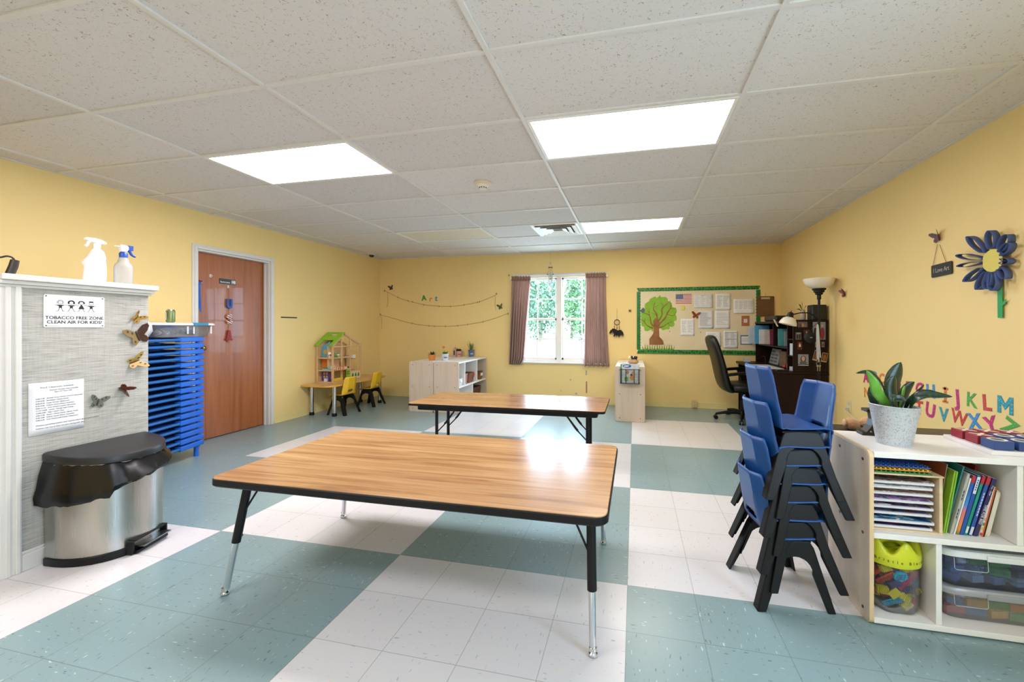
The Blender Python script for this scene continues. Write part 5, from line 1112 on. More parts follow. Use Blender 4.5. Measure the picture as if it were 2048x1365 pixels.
# ================================================================== PALE SHELF ITEMS
def pot(label, x, y, z, r, h, m, leaves, lm, kind='spiky', grp='little potted plants on the pale shelf', flower=None, deco=None):
    t = thing('potted_plant', label, 'potted plant', (x, y, z), group=grp); W = WM[t.name]
    mb = MB(W); mb.lathe([(.002, 0), (r*.72, 0), (r*.76, .004), (r*.96, h*.82), (r*1.04, h*.83), (r*1.04, h), (r*.92, h), (r*.9, h*.85), (.002, h*.85)], n=24); p = part('pot', mb, m, t)
    if deco:
        for k in range(3): mb = MB(W @ M4.Rotation(rad(-75 + 18*k), 4, 'Z') @ frame((r*.9, 0, h*.45), (0, 1, 0), (0, 0, 1))); mb.prism(circ(h*.10, 10), -.002, .003); part('painted_mark', mb, deco, p)
    q = random.Random(int(x*100))
    for k in range(leaves):
        a = rad(k*137.5); l = q.uniform(.6, 1)*h*(.9 if kind == 'spiky' else 1.7 if kind == 'grass' else .7); tilt = q.uniform(.25, 1.0) if kind != 'grass' else q.uniform(.1, .6)
        b = V((math.cos(a)*r*.25, math.sin(a)*r*.25, h*.84)); e = b + V((math.cos(a)*l*math.sin(tilt), math.sin(a)*l*math.sin(tilt), l*math.cos(tilt))); w = (.010 if kind == 'spiky' else .004 if kind == 'grass' else .014)*h/.07
        n_ = V((-math.sin(a), math.cos(a), 0))*w; m_ = b.lerp(e, .55) + V((0, 0, .01)); mb = MB(W)
        mb.loft([[b - n_*.5, b + V((0, 0, .002)), b + n_*.5], [m_ - n_, m_ + V((0, 0, .003)), m_ + n_], [e - n_*.1, e + V((0, 0, .001)), e + n_*.1]], cap=True); part('leaf', mb, lm, t)
    if flower:
        mb = MB(W); c = V((-.02, -.005, h*2.0)); mb.tube([(0, 0, h*.85), c], .002, 5); part('flower_stem', mb, lm, t); mb = MB(W)
        for k in range(6): mb.ball(c + V((math.cos(rad(60*k))*.013, 0, math.sin(rad(60*k))*.011)), .010, 1, .6, 1)
        part('blossom', mb, flower, t)
    return t
GL = P('#4d6b2e', .5, var=.2); GD = P('#2f4a25', .45, var=.2); GB = P('#6a9a34', .5, var=.2)
def onZ(x, y, z): return atZ(x, y, z)
zs = .745 - .0025
p = onZ(864, 721, zs); pot('spiky aloe in an orange pot on the pale shelf', p.x, p.y, zs, .056, .088, P('#cc8238', .5), 14, GD)
p = onZ(890, 721, zs); pot('leafy plant with orange flower in a white painted pot', p.x, p.y, zs, .056, .10, P('#c4ccd6', .4), 22, GB, 'leafy', flower=P('#d8662a', .5), deco=P('#3f5a86', .5))
p = onZ(918, 714, zs); pot('small bushy succulent in a pink patterned pot', p.x, p.y, zs, .055, .10, P('#c99a8a', .5, var=.15), 20, GD, 'leafy', deco=P('#9a4a4a', .5))
p = onZ(942.5, 714, zs); pot('tall grassy aloe in a blue glass pot', p.x, p.y, zs, .05, .12, P('#4a6a94', .25, var=.25), 13, GL, 'grass', deco=P('#a8b8c8', .4))
p = onZ(910, 714, zs); t = thing('birdhouse_ornament', 'little pinkish house ornament between the potted plants', 'ornament', (p.x, p.y, zs)); W = WM[t.name]
mb = MB(W @ frame((0, .03, 0), (1, 0, 0), (0, 0, 1))); mb.prism([(-.03, 0), (.03, 0), (.03, .125), (0, .165), (-.03, .125)], 0, .06); part('house_body', mb, P('#b7958c', .6), t, smooth=False); mb = MB(W @ frame((0, -.0305, 0), (1, 0, 0), (0, 0, 1))); mb.prism([(-.012, .03), (.012, .03), (.012, .10), (0, .115), (-.012, .10)], 0, .001); part('doorway', mb, P('#3a2a26', .7), t, smooth=False)
# baskets in the open shelf
def basket(label, x, y, z, sx, sy, h, m, lab=True, ring_=None):
    t = thing('small_basket', label, 'basket', (x, y, z), group='baskets in the pale open shelf'); W = WM[t.name]
    mb = MB(W); mb.loft([ring((0, 0, zz), (sx*k, 0, 0), (0, sy*k, 0), 32, 5) for zz, k in ((0, .82), (.004, .85), (h, 1.0), (h, .95), (.01, .80))]); part('basket_body', mb, m, t)
    if lab: mb = MB(W); mb.box(sx*.92, sx*1.02, -sy*.5, sy*.5, h*.45, h*.8); part('label_card', mb, PAPER, t, smooth=False)
    if ring_: mb = MB(W); mb.tube([(sx*1.0, sy*.5 + .02*math.cos(rad(a)), h*.8 + .035*math.sin(rad(a))) for a in range(0, 360, 30)], .008, 6, loop=True); part('ribbon', mb, ring_, t)
    return t
WK = P('#7a4a34', .7, var=.25, bump=.5, bs=120); zb = .3745 + .0085
basket('white basket with label in the near cubby of the open shelf', -1.33, 3.60, zb, .08, .07, .11, P('#d9d6d6', .5))
basket('narrow pinkish basket in the middle cubby of the open shelf', -1.31, 3.80, zb, .06, .05, .16, P('#a5766a', .7, var=.2), False)
basket('wide brown basket with orange ribbon in the middle cubby', -1.36, 4.02, zb, .11, .12, .15, WK, False, P('#c05a2a', .6))
basket('small brown basket with label in the far cubby of the open shelf', -1.33, 4.42, zb, .08, .08, .13, WK)
basket('dark flat basket in the bottom of the open shelf', -1.36, 4.3, .0335, .10, .16, .24, P('#5a3226', .7, var=.2), False)
# wire basket with magazines hung on the right pale shelf
bx, by, bz = 1.193, 3.463, .515
t = thing('wire_basket', 'black wire magazine basket hung on the end of the pale shelf under the board', 'wire basket', (bx, by, bz)); WB = P('#1c1e20', .4, .5)
w2, dp, hh = .125, .085, .185; xL, xR, yF, yB_ = bx - w2, bx + w2, by - dp, by - .006
for z in (bz + .004, bz + hh): mb = MB(); mb.tube([(xL, yB_, z), (xL, yF, z), (xR, yF, z), (xR, yB_, z)], .0045, 8, loop=True); part('rim_wire', mb, WB, t)
for k in range(1, 9): z = bz + k*hh/9; mb = MB(); mb.tube([(xL, yB_, z), (xL, yF, z), (xR, yF, z), (xR, yB_, z)], .0018, 6); part('side_wire', mb, WB, t)
for x in (xL + .012, bx - .05, bx + .055, xR - .012): mb = MB(); mb.tube([(x, yF, bz), (x, yF, bz + hh)], .0042, 8); part('upright_wire', mb, WB, t)
mb = MB()
for k in range(10): mb = MB(); x = xL + .012 + k*(2*w2 - .024)/9; mb.tube([(x, yF, bz + .003), (x, yB_, bz + .003)], .0018, 6); part('floor_wire', mb, WB, t)
for x in (xL + .04, xR - .04): mb = MB(); mb.tube(spl([(x, yB_, bz + hh), (x, yB_, bz + .21), (x, by + .012, .7375), (x, by + .03, .7365)], 4), .003, 6); part('hanger_hook', mb, WB, t)
for k, (lab, c1, c2, y, z1, x0, x1) in enumerate((('magazine with blue oval title at the front of the wire basket', '#b9c3c6', '#2b5a9a', yF + .012, .775, -.10, .105), ('green and teal magazine behind in the wire basket', '#2f7a72', '#8fae5a', yF + .03, .765, -.12, .08), ('white magazine with red corner at the back of the wire basket', '#d5d8d6', '#a83a3a', yF + .05, .77, -.09, .118))):
    T = frame((bx, y, bz + .008), (1, 0, 0), (0, rad(4), 1)); t2 = thing('magazine', lab, 'magazine', T=T, group='magazines in the wire basket'); h = z1 - bz - .008
    mb = MB(T); mb.box(x0, x1, 0, h, 0, .006); part('cover', mb, P(c1, .35, var=.15), t2, smooth=False)
    if k == 0:
        mb = MB(T); mb.prism(circ(.055, 24, -.035, h - .032, .42), .0062, .0068); part('title_oval', mb, P(c2, .4), t2, smooth=False)
        mb = MB(T); mb.box(-.07, -.01, h - .029, h - .022, .0069, .0073); mb.box(-.075, -.02, h - .042, h - .036, .0069, .0073); part('lettering', mb, P('#e8eef2', .4), t2, smooth=False)
        for (x, y_, r_, c_) in ((-.03, h*.55, .02, '#b77a5c'), (.04, h*.52, .018, '#c58a62'), (-.045, h*.2, .028, '#7aa03a'), (.03, h*.28, .03, '#c9862f'), (.02, h*.42, .014, '#2b1d18')): mb = MB(T); mb.prism(circ(r_, 14, x, y_, 1.2), .0062, .0067); part('cover_picture', mb, P(c_, .4), t2, smooth=False)
    else: mb = MB(T); mb.box(x0 + .01, x1 - .01, h - .05, h - .02, .0062, .0066); part('title_bar', mb, P(c2, .4), t2, smooth=False)
# plate with cow ornament on top of that shelf
px_, py_, pz_ = 1.235, 3.70, .732 - .0028
t = thing('paper_plate', 'white paper plate on top of the pale shelf under the board', 'plate', (px_, py_, pz_)); mb = MB(); mb.lathe([(.002, 0), (.06, 0), (.095, .010), (.096, .012), (.06, .003), (.002, .003)], (px_, py_, pz_)); part('plate', mb, P('#d9dadd', .6), t)
t = thing('cow_ornament', 'black and white cow on a tan base with red trim, on the paper plate', 'ornament', (px_, py_, pz_ + .0032)); z0 = pz_ + .0032
mb = MB(); mb.lathe([(.002, 0), (.055, 0), (.062, .012), (.055, .022), (.002, .022)], (px_, py_, z0)); part('red_trim', mb, P('#a3263a', .6, var=.2), t)
mb = MB(); mb.lathe([(.03, .022), (.066, .03), (.07, .05), (.06, .068), (.002, .072)], (px_, py_, z0), sx=1.05); part('base', mb, P('#b28a5c', .6, var=.2), t)
mb = MB(); cc = V((px_ + .012, py_, z0 + .10)); mb.loft([ring(cc + V((dx, 0, dz)), (0, r_*.8, 0), (0, 0, r_), 14) for dx, dz, r_ in ((-.046, .012, .006), (-.04, .008, .018), (-.015, .0, .023), (.02, .0, .022), (.04, .002, .019), (.046, .002, .006))]); part('cow_body', mb, P('#141314', .6), t)
mb = MB(); mb.ball(cc + V((-.058, -.004, .004)), .016, 1.1, .9, 1); mb.ball(cc + V((-.01, -.0, .008)), .021, .5, 1.0, .8); part('white_patch', mb, P('#e4e0d8', .6), t)
for dx in (-.03, .032):
    for dy in (-.01, .01): mb = MB(); mb.cyl(cc + V((dx, dy, -.032)), cc + V((dx, dy, -.008)), .006, n=8); part('leg', mb, P('#141314', .6), t)
# ================================================================== DESK THINGS
ztop = .745
def onD(x, y, z=ztop): return atZ(x, y, z)
t = thing('desk_calendar', 'large white desk pad lying on the dark desk', 'desk pad', (2.90, 3.66, ztop + .0004)); mb = MB(); mb.box(2.76, 3.0, 3.35, 3.95, ztop + .0004, ztop + .004); part('pad', mb, P('#c9c8ca', .6), t, smooth=False)
for k in range(5): mb = MB(); mb.box(2.775, 2.985, 3.42 + .1*k, 3.4215 + .1*k, ztop + .0042, ztop + .0046); part('grid_line', mb, GREYINK, t, smooth=False)
def solobox(name, label, cat, b, m, grp=None, bev=.001): mb = MB(); mb.box(*b); return solo(name, mb, m, label, cat, grp, smooth=False, bevel=bev)
solobox('phone', 'dark phone lying on the near end of the desk', 'phone', (2.86, 2.99, 3.15, 3.22, ztop + .0004, ztop + .012), P('#1d1f24', .3), bev=.004)
solobox('tape_box', 'small white box at the far end of the desk', 'box', (2.82, 2.9, 4.42, 4.5, ztop + .0004, ztop + .05), P('#c9ccce', .5))
# contents of the hutch: papers in the upper cubbies, radio-like things below
def leanbook(name, label, cat, x, y, z, th, d, h, m, tilt, axis='x', grp=None, pages=True):
    T = M4.Translation((x, y, z)) @ M4.Rotation(tilt, 4, 'X' if axis == 'x' else 'Y'); t = thing(name, label, cat, T=T, group=grp); mb = MB(T); mb.box(0, d, -th/2, th/2, 0, h); part('cover', mb, m, t, smooth=False, bevel=.001)
    if pages: mb = MB(T); mb.box(.003, d + .0004, -th/2 + .0015, th/2 - .0015, .003, h + .0006); part('pages', mb, P('#d9d5cb', .8), t, smooth=False)
    return t
zz = 1.0085
fx = hx + .03
fol = [('white paper sheets fanned out at the far cubby of the hutch', '#c6cbd0', 4.50, .012, .30, .26), ('pale flyer leaning at the far cubby of the hutch', '#aebfd0', 4.46, .008, .30, .25), ('bright blue folder in the far cubby of the hutch', '#4a9ac0', 4.42, .02, .27, .275), ('white binder in the far cubby of the hutch', '#cfd0d0', 4.36, .035, .26, .24), ('cream booklet beside the white binder in the hutch', '#c9bfb4', 4.31, .02, .26, .24), ('dark pink folder in the far cubby of the hutch', '#8f3450', 4.275, .012, .25, .245), ('teal folder in the middle cubby of the hutch', '#4f9c9c', 3.77, .014, .26, .25), ('grey printed folder in the middle cubby of the hutch', '#8f9294', 3.72, .02, .24, .235), ('tan and orange booklet in the middle cubby of the hutch', '#b98a52', 3.67, .014, .24, .225)]
for k, (lab, c_, y, th, d_2, h) in enumerate(fol): leanbook('file_folder', lab, 'folder', fx + (-.14, -.125, -.07, -.03, .02, .085, .03, .09, .15)[k], y, zz, th, d_2 - .08, h - (.01, .015, .005, .03, .035, .04, .03, .045, .05)[k], P(c_, .5, var=.08), rad(-2 - k % 3), grp='folders in the hutch')
t = thing('paper_tray', 'stack of grey printed papers leaning under the hutch shelf', 'papers', T=frame((hx + .12, 4.30, ztop + .0005), (0, -1, 0), (.22, 0, 1))); mb = MB(WM[t.name]); mb.box(-.0, .34, 0, .21, 0, .012); part('sheets', mb, P('#8d949c', .6), t, smooth=False)
for k in range(7): mb = MB(WM[t.name]); mb.box(.02 + .15*(k % 2), .15 + .15*(k % 2), .02 + .045*(k//2), .05 + .045*(k//2), .0122, .0126); part('print', mb, P('#555c64', .7), t, smooth=False)
solobox('organizer_box', 'tan cardboard organizer under the hutch shelf', 'box', (hx + .10, hx + .28, 3.62, 3.86, ztop + .0004, .94), P('#6d5a48', .7))
t = thing('headphones', 'black cable loop lying on the desk under the hutch', 'cable', (hx + .05, 4.2, ztop)); mb = MB(); mb.tube(spl([(hx + .02, 4.42, ztop + .004), (hx + .03, 4.36, ztop + .07), (hx + .02, 4.22, ztop + .10), (hx + .0, 4.08, ztop + .06), (hx - .03, 4.02, ztop + .004)], 6), .004, 8); part('cord', mb, BLACK, t)
mb = MB(); mb.ball((hx + .04, 3.47, ztop + .025), .026); solo('red_apple', mb, P('#8c2a2a', .4), 'small red ball ornament on the desk by the cubby column', 'ornament')
mb = MB(); mb.lathe([(.03, 0), (.034, .02), (.03, .06), (.02, .085), (.002, .09)], (hx + .06, 3.37, ztop + .0004)); solo('figurine', mb, P('#8a5a48', .5, var=.2), 'brown figurine on the desk by the cubby column', 'ornament')
solobox('lotion_bottle', 'dark bottle in the top cubby of the hutch column', 'bottle', (hx + .04, hx + .10, 3.14, 3.2, 1.1145, 1.22), P('#20262a', .3), bev=.008)
solobox('tissue_box', 'white and blue box in the middle cubby of the hutch column', 'box', (hx + .02, hx + .13, 3.13, 3.25, .9245, 1.06), P('#b9c7cf', .5))
solobox('paper_stack', 'short stack of white cards in the bottom cubby of the hutch column', 'papers', (hx + .02, hx + .14, 3.12, 3.26, ztop + .0004, .79), P('#b0adab', .7))
# on top of the hutch
ht = hz - .0055
solobox('black_device', 'long black device lying on top of the hutch at its far end', 'device', (hx + .03, hx + .2, 3.78, 4.25, ht + .0004, ht + .075), P('#18181a', .35), bev=.02)
mb = MB(frame((hx - .0125, 3.55, hz - .075), (0, -1, 0), (-.5, .0, 1))); mb.box(-.03, .03, .0, .10, 0, .001); solo('sticky_strip', mb, P('#c9c08c', .7), 'pale yellow note stuck on the hutch front edge', 'note', smooth=False)
solobox('speaker_box', 'black box standing on the hutch beside the lamp pole', 'speaker', (3.20, 3.345, 3.09, 3.24, ht + .0004, ht + .175), P('#131314', .45), bev=.012)
t = thing('potted_plant', 'small leafy plant in a pale vase on top of the hutch', 'potted plant', (3.145, 3.2, ht)); mb = MB(); mb.lathe([(.022, 0), (.03, .02), (.03, .07), (.02, .10), (.024, .12), (.018, .12), (.016, .02), (.002, .01)], (3.145, 3.2, ht)); part('vase', mb, P('#a8988c', .5), t)
for k, (dx, dz, w_) in enumerate(((-.05, .19, .022), (-.02, .22, .018), (-.075, .13, .012), (.03, .17, .016))):
    b = V((3.145, 3.2, ht + .10)); e = b + V((dx, -.02, dz - .10)); m_ = b.lerp(e, .6) + V((0, 0, .012)); n_ = V((0.3, .6, .5)).normalized()*w_; mb = MB(); mb.loft([[b - n_*.15, b + V((0, 0, .001)), b + n_*.15], [m_ - n_, m_ + V((0, 0, .004)), m_ + n_], [e - n_*.1, e + V((0, 0, .001)), e + n_*.1]]); part('leaf', mb, GD, t)
# photos stuck on the hutch end and desk end
PF = dy0 + .004
def photo(label, x0, y0, x1, y1, c1, figs, rot=0, name='photo_print', border=None):
    a, b = atY(x0, y0, PF), atY(x1, y1, PF); w, h = b.x - a.x, a.z - b.z; T = frame(((a.x+b.x)/2, PF - .0006, (a.z+b.z)/2), (1, 0, 0), (0, 0, 1)) @ M4.Rotation(rot, 4, 'Z')
    t = thing(name, label, 'photo', T=T, group='photos on the end of the desk hutch'); mb = MB(T); mb.box(-w/2, w/2, -h/2, h/2, 0, .0006); part('print_sheet', mb, P(border or c1, .4), t, smooth=False)
    if border: mb = MB(T); mb.box(-w/2*.84, w/2*.84, -h/2*.72, h/2*.88, .0007, .0009); part('picture', mb, P(c1, .4, var=.2), t, smooth=False)
    for k, (fx_, fy_, rx_, ry_, c_) in enumerate(figs): mb = MB(T); mb.prism(circ(rx_*w, 18, fx_*w, fy_*h, ry_*h/(rx_*w)), .001 + .0002*k, .00115 + .0002*k); part('printed_shape', mb, P(c_, .5), t, smooth=False)
photo('landscape family photo at the top left of the hutch end', 1596, 644, 1615, 655, '#6d5a5c', [(0, -.1, .12, .35, '#b78a78'), (-.25, -.2, .12, .3, '#4a3a40'), (.25, -.2, .12, .3, '#8a6a6a')])
photo('small dark group photo at the left of the hutch end', 1591, 665, 1603, 680, '#5c5a58', [(-.2, -.1, .13, .32, '#2a2624'), (.2, -.1, .13, .32, '#3a322e'), (0, .35, .4, .1, '#9a9a94')])
photo('photo of a person in red clothes on the hutch end', 1607, 660, 1619, 676, '#4a2f22', [(0, -.15, .22, .3, '#a8302e'), (0, .2, .12, .14, '#c49078')])
photo('dark red photo of a person in a white top on the hutch end', 1595, 684, 1604, 700, '#5a1416', [(0, .0, .22, .25, '#d6cfc8'), (0, -.32, .2, .2, '#1a1414'), (0, .3, .1, .1, '#b48a72')])
photo('portrait photo of a person with brown hair low on the hutch end', 1596, 709, 1617, 729, '#8a8c92', [(0, -.0, .26, .36, '#4a2c20'), (0, -.36, .34, .2, '#4f5560'), (0, .06, .16, .24, '#c99a82')])
solobox('photo_ledge', 'thin white strip under the portrait photo on the hutch end', 'strip', (atY(1596, 731, PF).x, atY(1617, 731, PF).x, PF - .004, PF - .0004, atY(1596, 731.5, PF).z, atY(1596, 730, PF).z), P('#c9c4c0', .5))
photo('large photo behind the lamp pole on the hutch end', 1625.5, 644.5, 1651, 680, '#7f8a9a', [(-.25, -.1, .2, .32, '#1d1d22'), (.25, -.15, .18, .34, '#8c2a30'), (.25, .28, .09, .09, '#c49a84'), (-.25, .25, .1, .1, '#9a7a6a')])
photo('small square photo left of the lamp pole on the hutch end', 1630, 684, 1637, 695, '#8a7a6c', [(0, -.1, .3, .3, '#6a3a34')])
photo('small square photo right of the lamp pole on the hutch end', 1643, 684, 1649, 695, '#8a7a70', [(0, -.1, .3, .3, '#4a4a56')])
photo('tilted instant photo left of the lamp pole, low on the hutch end', 1627, 701, 1637, 722, '#4a382c', [(0, 0, .25, .3, '#7a4a34')], -.25, border='#a8946e')
photo('tilted instant photo right of the lamp pole, low on the hutch end', 1643, 706, 1655, 725, '#5a2e1c', [(0, 0, .3, .3, '#9a5a34')], -.2, border='#a8946e')
# ---- floor lamp with side arm
LX, LY = 3.214, 2.956
t = thing('floor_lamp', 'black torchiere floor lamp with white bowl shade and side reading arm', 'lamp', (LX, LY, 0)); SH = P('#e9e2d4', .35, var=.02, sss=.15)
mb = MB(); mb.lathe([(.002, 0), (.125, 0), (.128, .012), (.10, .022), (.02, .032), (.002, .032)], (LX, LY, 0)); part('base', mb, BLKPL, t)
mb = MB(); mb.cyl((LX, LY, .03), (LX, LY, 1.56), .0125, n=16); part('pole', mb, BLKPL, t)
mb = MB(); mb.lathe([(.013, 1.55), (.02, 1.555), (.02, 1.60), (.035, 1.605), (.038, 1.625), (.05, 1.63), (.052, 1.65), (.064, 1.655), (.066, 1.672), (.002, 1.672)], (LX, LY, 0)); part('socket_cup', mb, BLKPL, t)
mb = MB(); mb.lathe([(.06, 1.668), (.10, 1.688), (.132, 1.722), (.148, 1.762), (.150, 1.776), (.146, 1.776), (.128, 1.728), (.096, 1.695), (.05, 1.678), (.002, 1.676)], (LX, LY, 0), 40); part('bowl_shade', mb, SH, t)
mb = MB(); hd = V((2.905, 2.885, 1.37)); pts = spl([(LX, LY, 1.315), (LX - .03, LY - .008, 1.35), (LX - .10, LY - .025, 1.40), (LX - .19, LY - .045, 1.405), (hd.x + .03, hd.y, hd.z + .018)], 6); mb.tube(pts, .0065, 8); arm = part('side_arm', mb, BLKPL, t)
T = M4.Translation(hd) @ M4.Rotation(rad(14), 4, 'Y'); mb = MB(T); mb.lathe([(.002, .045), (.012, .045), (.026, .035), (.032, .005), (.036, -.02), (.002, -.02)]); mb.cyl((0, 0, .045), (0, 0, .062), .004, n=8); part('arm_socket', mb, BLKPL, arm)
mb = MB(T); mb.lathe([(.034, -.012), (.06, -.028), (.082, -.065), (.088, -.095), (.084, -.095), (.076, -.062), (.05, -.03), (.03, -.02)], n=32); part('arm_shade', mb, SH, arm)
# lanyards and keys hung from the lamp's arm joint
t = thing('lanyard', 'white lanyards with keys hanging from the lamp pole', 'lanyard', (LX - .01, LY - .03, .80)); LM = P('#c3c6ca', .6, var=.1)
for k, (dx, zb) in enumerate(((-.012, .90), (-.002, .87), (.008, .92), (-.006, .96))): mb = MB(); mb.tube(spl([(LX - .02, LY - .018, 1.28), (LX - .025 + dx*.5, LY - .03 - .004*k, 1.24), (LX - .022 + dx, LY - .032 - .004*k, 1.1), (LX - .012 + dx*1.3, LY - .030 - .004*k, zb)], 6), .006, 6, flat=.3, up=(1, 0, 0)); part('strap', mb, LM, t)
mb = MB(); mb.tube([(LX - .02 + .018*math.cos(rad(a)), LY - .034, .855 + .024*math.sin(rad(a))) for a in range(0, 360, 30)], .003, 6, loop=True); part('key_ring', mb, P('#8f8f88', .3, 1), t)
for k, dx in enumerate((-.03, -.008)): mb = MB(frame((LX + dx, LY - .04, .80), (1, 0, .2*k), (0, 0, 1))); mb.prism(circ(.011, 12, 0, .03) , 0, .002); mb.box(-.004, .004, -.025, .02, 0, .002); part('key', mb, P('#a8a69a', .3, 1), t)
t = thing('badge_pouch', 'round black pouch hanging behind the white lanyards', 'pouch', (LX - .065, LY + .02, 1.06)); mb = MB(); mb.ball((LX - .07, LY + .04, 1.135), .062, 1, .25, 1); part('pouch', mb, P('#121316', .6), t); mb = MB(); mb.box(LX - .078, LX - .056, LY + .0205, LY + .0245, 1.13, 1.142); part('tag', mb, P('#8a8c90', .5), t, smooth=False)
mb = MB(); mb.tube(spl([(LX - .07, LY + .04, 1.19), (LX - .05, LY + .03, 1.25), (LX - .02, LY + .0, 1.29)], 5), .0025, 6); part('cord', mb, BLACK, t)
# ================================================================== RIGHT WALL
def onR(x, y, off=0): return atX(x, y, XR - off)
p = onR(1691, 588); butterfly('small reddish butterfly on the right wall beside the floor lamp', FR(p.y, p.z), .10, P('#8a4a48', .5), P('#6a3a4a', .5), .2, 1.0)
p = onR(1879, 475); T = FR(p.y, p.z); butterfly('purple and red butterfly above the small chalkboard sign', T, .10, P('#5a3a4a', .4), P('#6a1c28', .4), .25, .7)
a, b = onR(1865, 540), onR(1906, 540); c_ = onR(1885.5, 539.5); hgt = (onR(1885.5, 527).z - onR(1885.5, 552).z)
w_ = abs(b.y - a.y); T = FR(c_.y, c_.z, .004) @ M4.Rotation(rad(2), 4, 'Z'); t = thing('chalkboard_sign', 'little chalkboard reading I Love Art hung on the right wall', 'sign', T=T)
mb = MB(T); mb.prism(rrect(w_, hgt, .01), 0, .006); part('slate', mb, P('#2c2b26', .7, var=.12), t)
mb = MB(T); mb.text('I Love Art', hgt*.52, 0, 0, z=.0061, fat=-.0002, sx=w_/.20*.82); part('lettering', mb, P('#b9b6ac', .8), t, smooth=False)
for s_, x in ((-1, 1868), (1, 1897)):
    q_ = onR(x, 531); e = onR(1879 + s_*2, 489); mb = MB(); mb.tube([(XR - .007, q_.y, q_.z - .004), (XR - .006, e.y, e.z)], .0016, 6); part('twine', mb, TW_, t)
# flower of paper strips
fc = onR(2003, 521); T = FR(fc.y, fc.z, .002); t = thing('paper_flower', 'large blue paper-strip flower with yellow centre on the right wall', 'paper flower', T=T)
inv = T.inverted(); BP = P('#44598e', .6, var=.06); loc = lambda x, y: (inv @ onR(x, y))
petals = [(1932, 511), (1936, 532), (1951, 562), (1972, 578), (1993, 577), (2010, 580), (2031, 556), (2042, 523), (2046, 488), (2036, 470), (2000, 462), (1958, 474)]
for k, (x, y) in enumerate(petals):
    e = loc(x, y); L_ = math.hypot(e.x, e.y); u = V((e.x, e.y, 0)).normalized(); n_ = V((-u.y, u.x, 0)); w_ = .038; hw = (.016, .012, .02, .026, .028, .03, .022, .018, .026, .032, .03, .022)[k]
    path = [u*.075, u*(L_*.45) + n_*hw*.7, u*(L_*.8) + n_*hw, u*L_*1.0 + n_*hw*.35, u*L_*1.0 - n_*hw*.35, u*(L_*.8) - n_*hw, u*(L_*.45) - n_*hw*.7, u*.075]
    c_ = spl(path, 5); off = .004 + .006*(k % 3); mb = MB(T)
    mb.grid(lambda a, b: (lambda q: (q.x, q.y, off + b*w_ + .012*math.sin(a*PI)))(c_[min(int(a*(len(c_)-1) + .5), len(c_)-1)]), len(c_)-1, 1); part('petal_loop', mb, BP, t, solid=.0012, ang=60)
e1, e2 = loc(1981, 520), loc(2022, 520); rr = abs(e2.x - e1.x)/2
mb = MB(T); mb.prism(smooth_poly([(math.cos(rad(a))*rr*(1 + .06*math.sin(a*.1)), math.sin(rad(a))*rr*.98) for a in range(0, 360, 30)], 3), .042, .044); part('centre_disc', mb, P('#d4c55c', .6), t, smooth=False)
s0, s1_ = loc(2004, 552), loc(2005, 636); sw = abs(loc(2000, 600).x - loc(2010, 600).x)/2
mb = MB(T); mb.prism([(s0.x - sw, s0.y), (s0.x + sw, s0.y), (s1_.x + sw, s1_.y), (s1_.x - sw, s1_.y)], .008, .010); part('stem', mb, P('#2a9a52', .6), t, smooth=False)
for (x0, y0, x1, y1) in ((2009, 612, 2017, 599), (2001, 583, 1996, 578)):
    a, b = loc(x0, y0), loc(x1, y1); u = (b - a); n_ = V((-u.y, u.x, 0))*.25; mb = MB(T); mb.prism([(a.x, a.y), ((a+u*.5+n_).x, (a+u*.5+n_).y), (b.x, b.y), ((a+u*.5-n_).x, (a+u*.5-n_).y)], .008, .0095); part('leaf', mb, P('#2a9a52', .6), t, smooth=False)
# alphabet letters
MG, TE, ORG, GRN, REDL, BLL = dotpat('#b8246e', '#d05a94', 70), dotpat('#2a90a0', '#6ab8c4', 70), dotpat('#d27a2a', '#e29a54', 80), dotpat('#4aa03a', '#74bc62', 70), dotpat('#c23a34', '#d4655c', 90), dotpat('#3a86c0', '#74aed8', 60)
cname = {id(MG): 'magenta', id(TE): 'teal', id(ORG): 'orange', id(GRN): 'green', id(REDL): 'red', id(BLL): 'blue'}
alpha = [('A', 1732, 757, 20, MG, .1), ('B', 1750, 755, 21, BLL, -.1), ('C', 1764, 759, 21, ORG, .1), ('D', 1778, 765, 22, GRN, .05), ('E', 1797, 771, 24, TE, .0), ('F', 1817, 777, 25, REDL, .05), ('G', 1840, 780, 26, MG, .05), ('H', 1862, 784.5, 28, BLL, .08), ('I', 1891, 791, 30, ORG, .0), ('J', 1916, 797.5, 33, MG, .1), ('K', 1943.5, 802, 31, GRN, -.05), ('L', 1974, 807.5, 33, REDL, .08), ('M', 2011, 811, 35, TE, .0),
         ('N', 1734, 787, 21, ORG, .05), ('O', 1752, 791, 22, MG, 0), ('P', 1768, 795, 22, GRN, 0), ('Q', 1784, 799, 23, BLL, .0), ('R', 1802, 803, 24, ORG, 0), ('S', 1820, 806, 25, TE, 0), ('T', 1839, 817, 27, REDL, .05), ('U', 1861, 822.5, 30, MG, -.15), ('V', 1888, 831.5, 28, TE, .0), ('W', 1918.5, 837, 30, REDL, -.12), ('X', 1950, 845, 32, BLL, .2), ('Y', 1983, 852, 34, MG, .35), ('Z', 2019, 857, 36, GRN, -.45)]
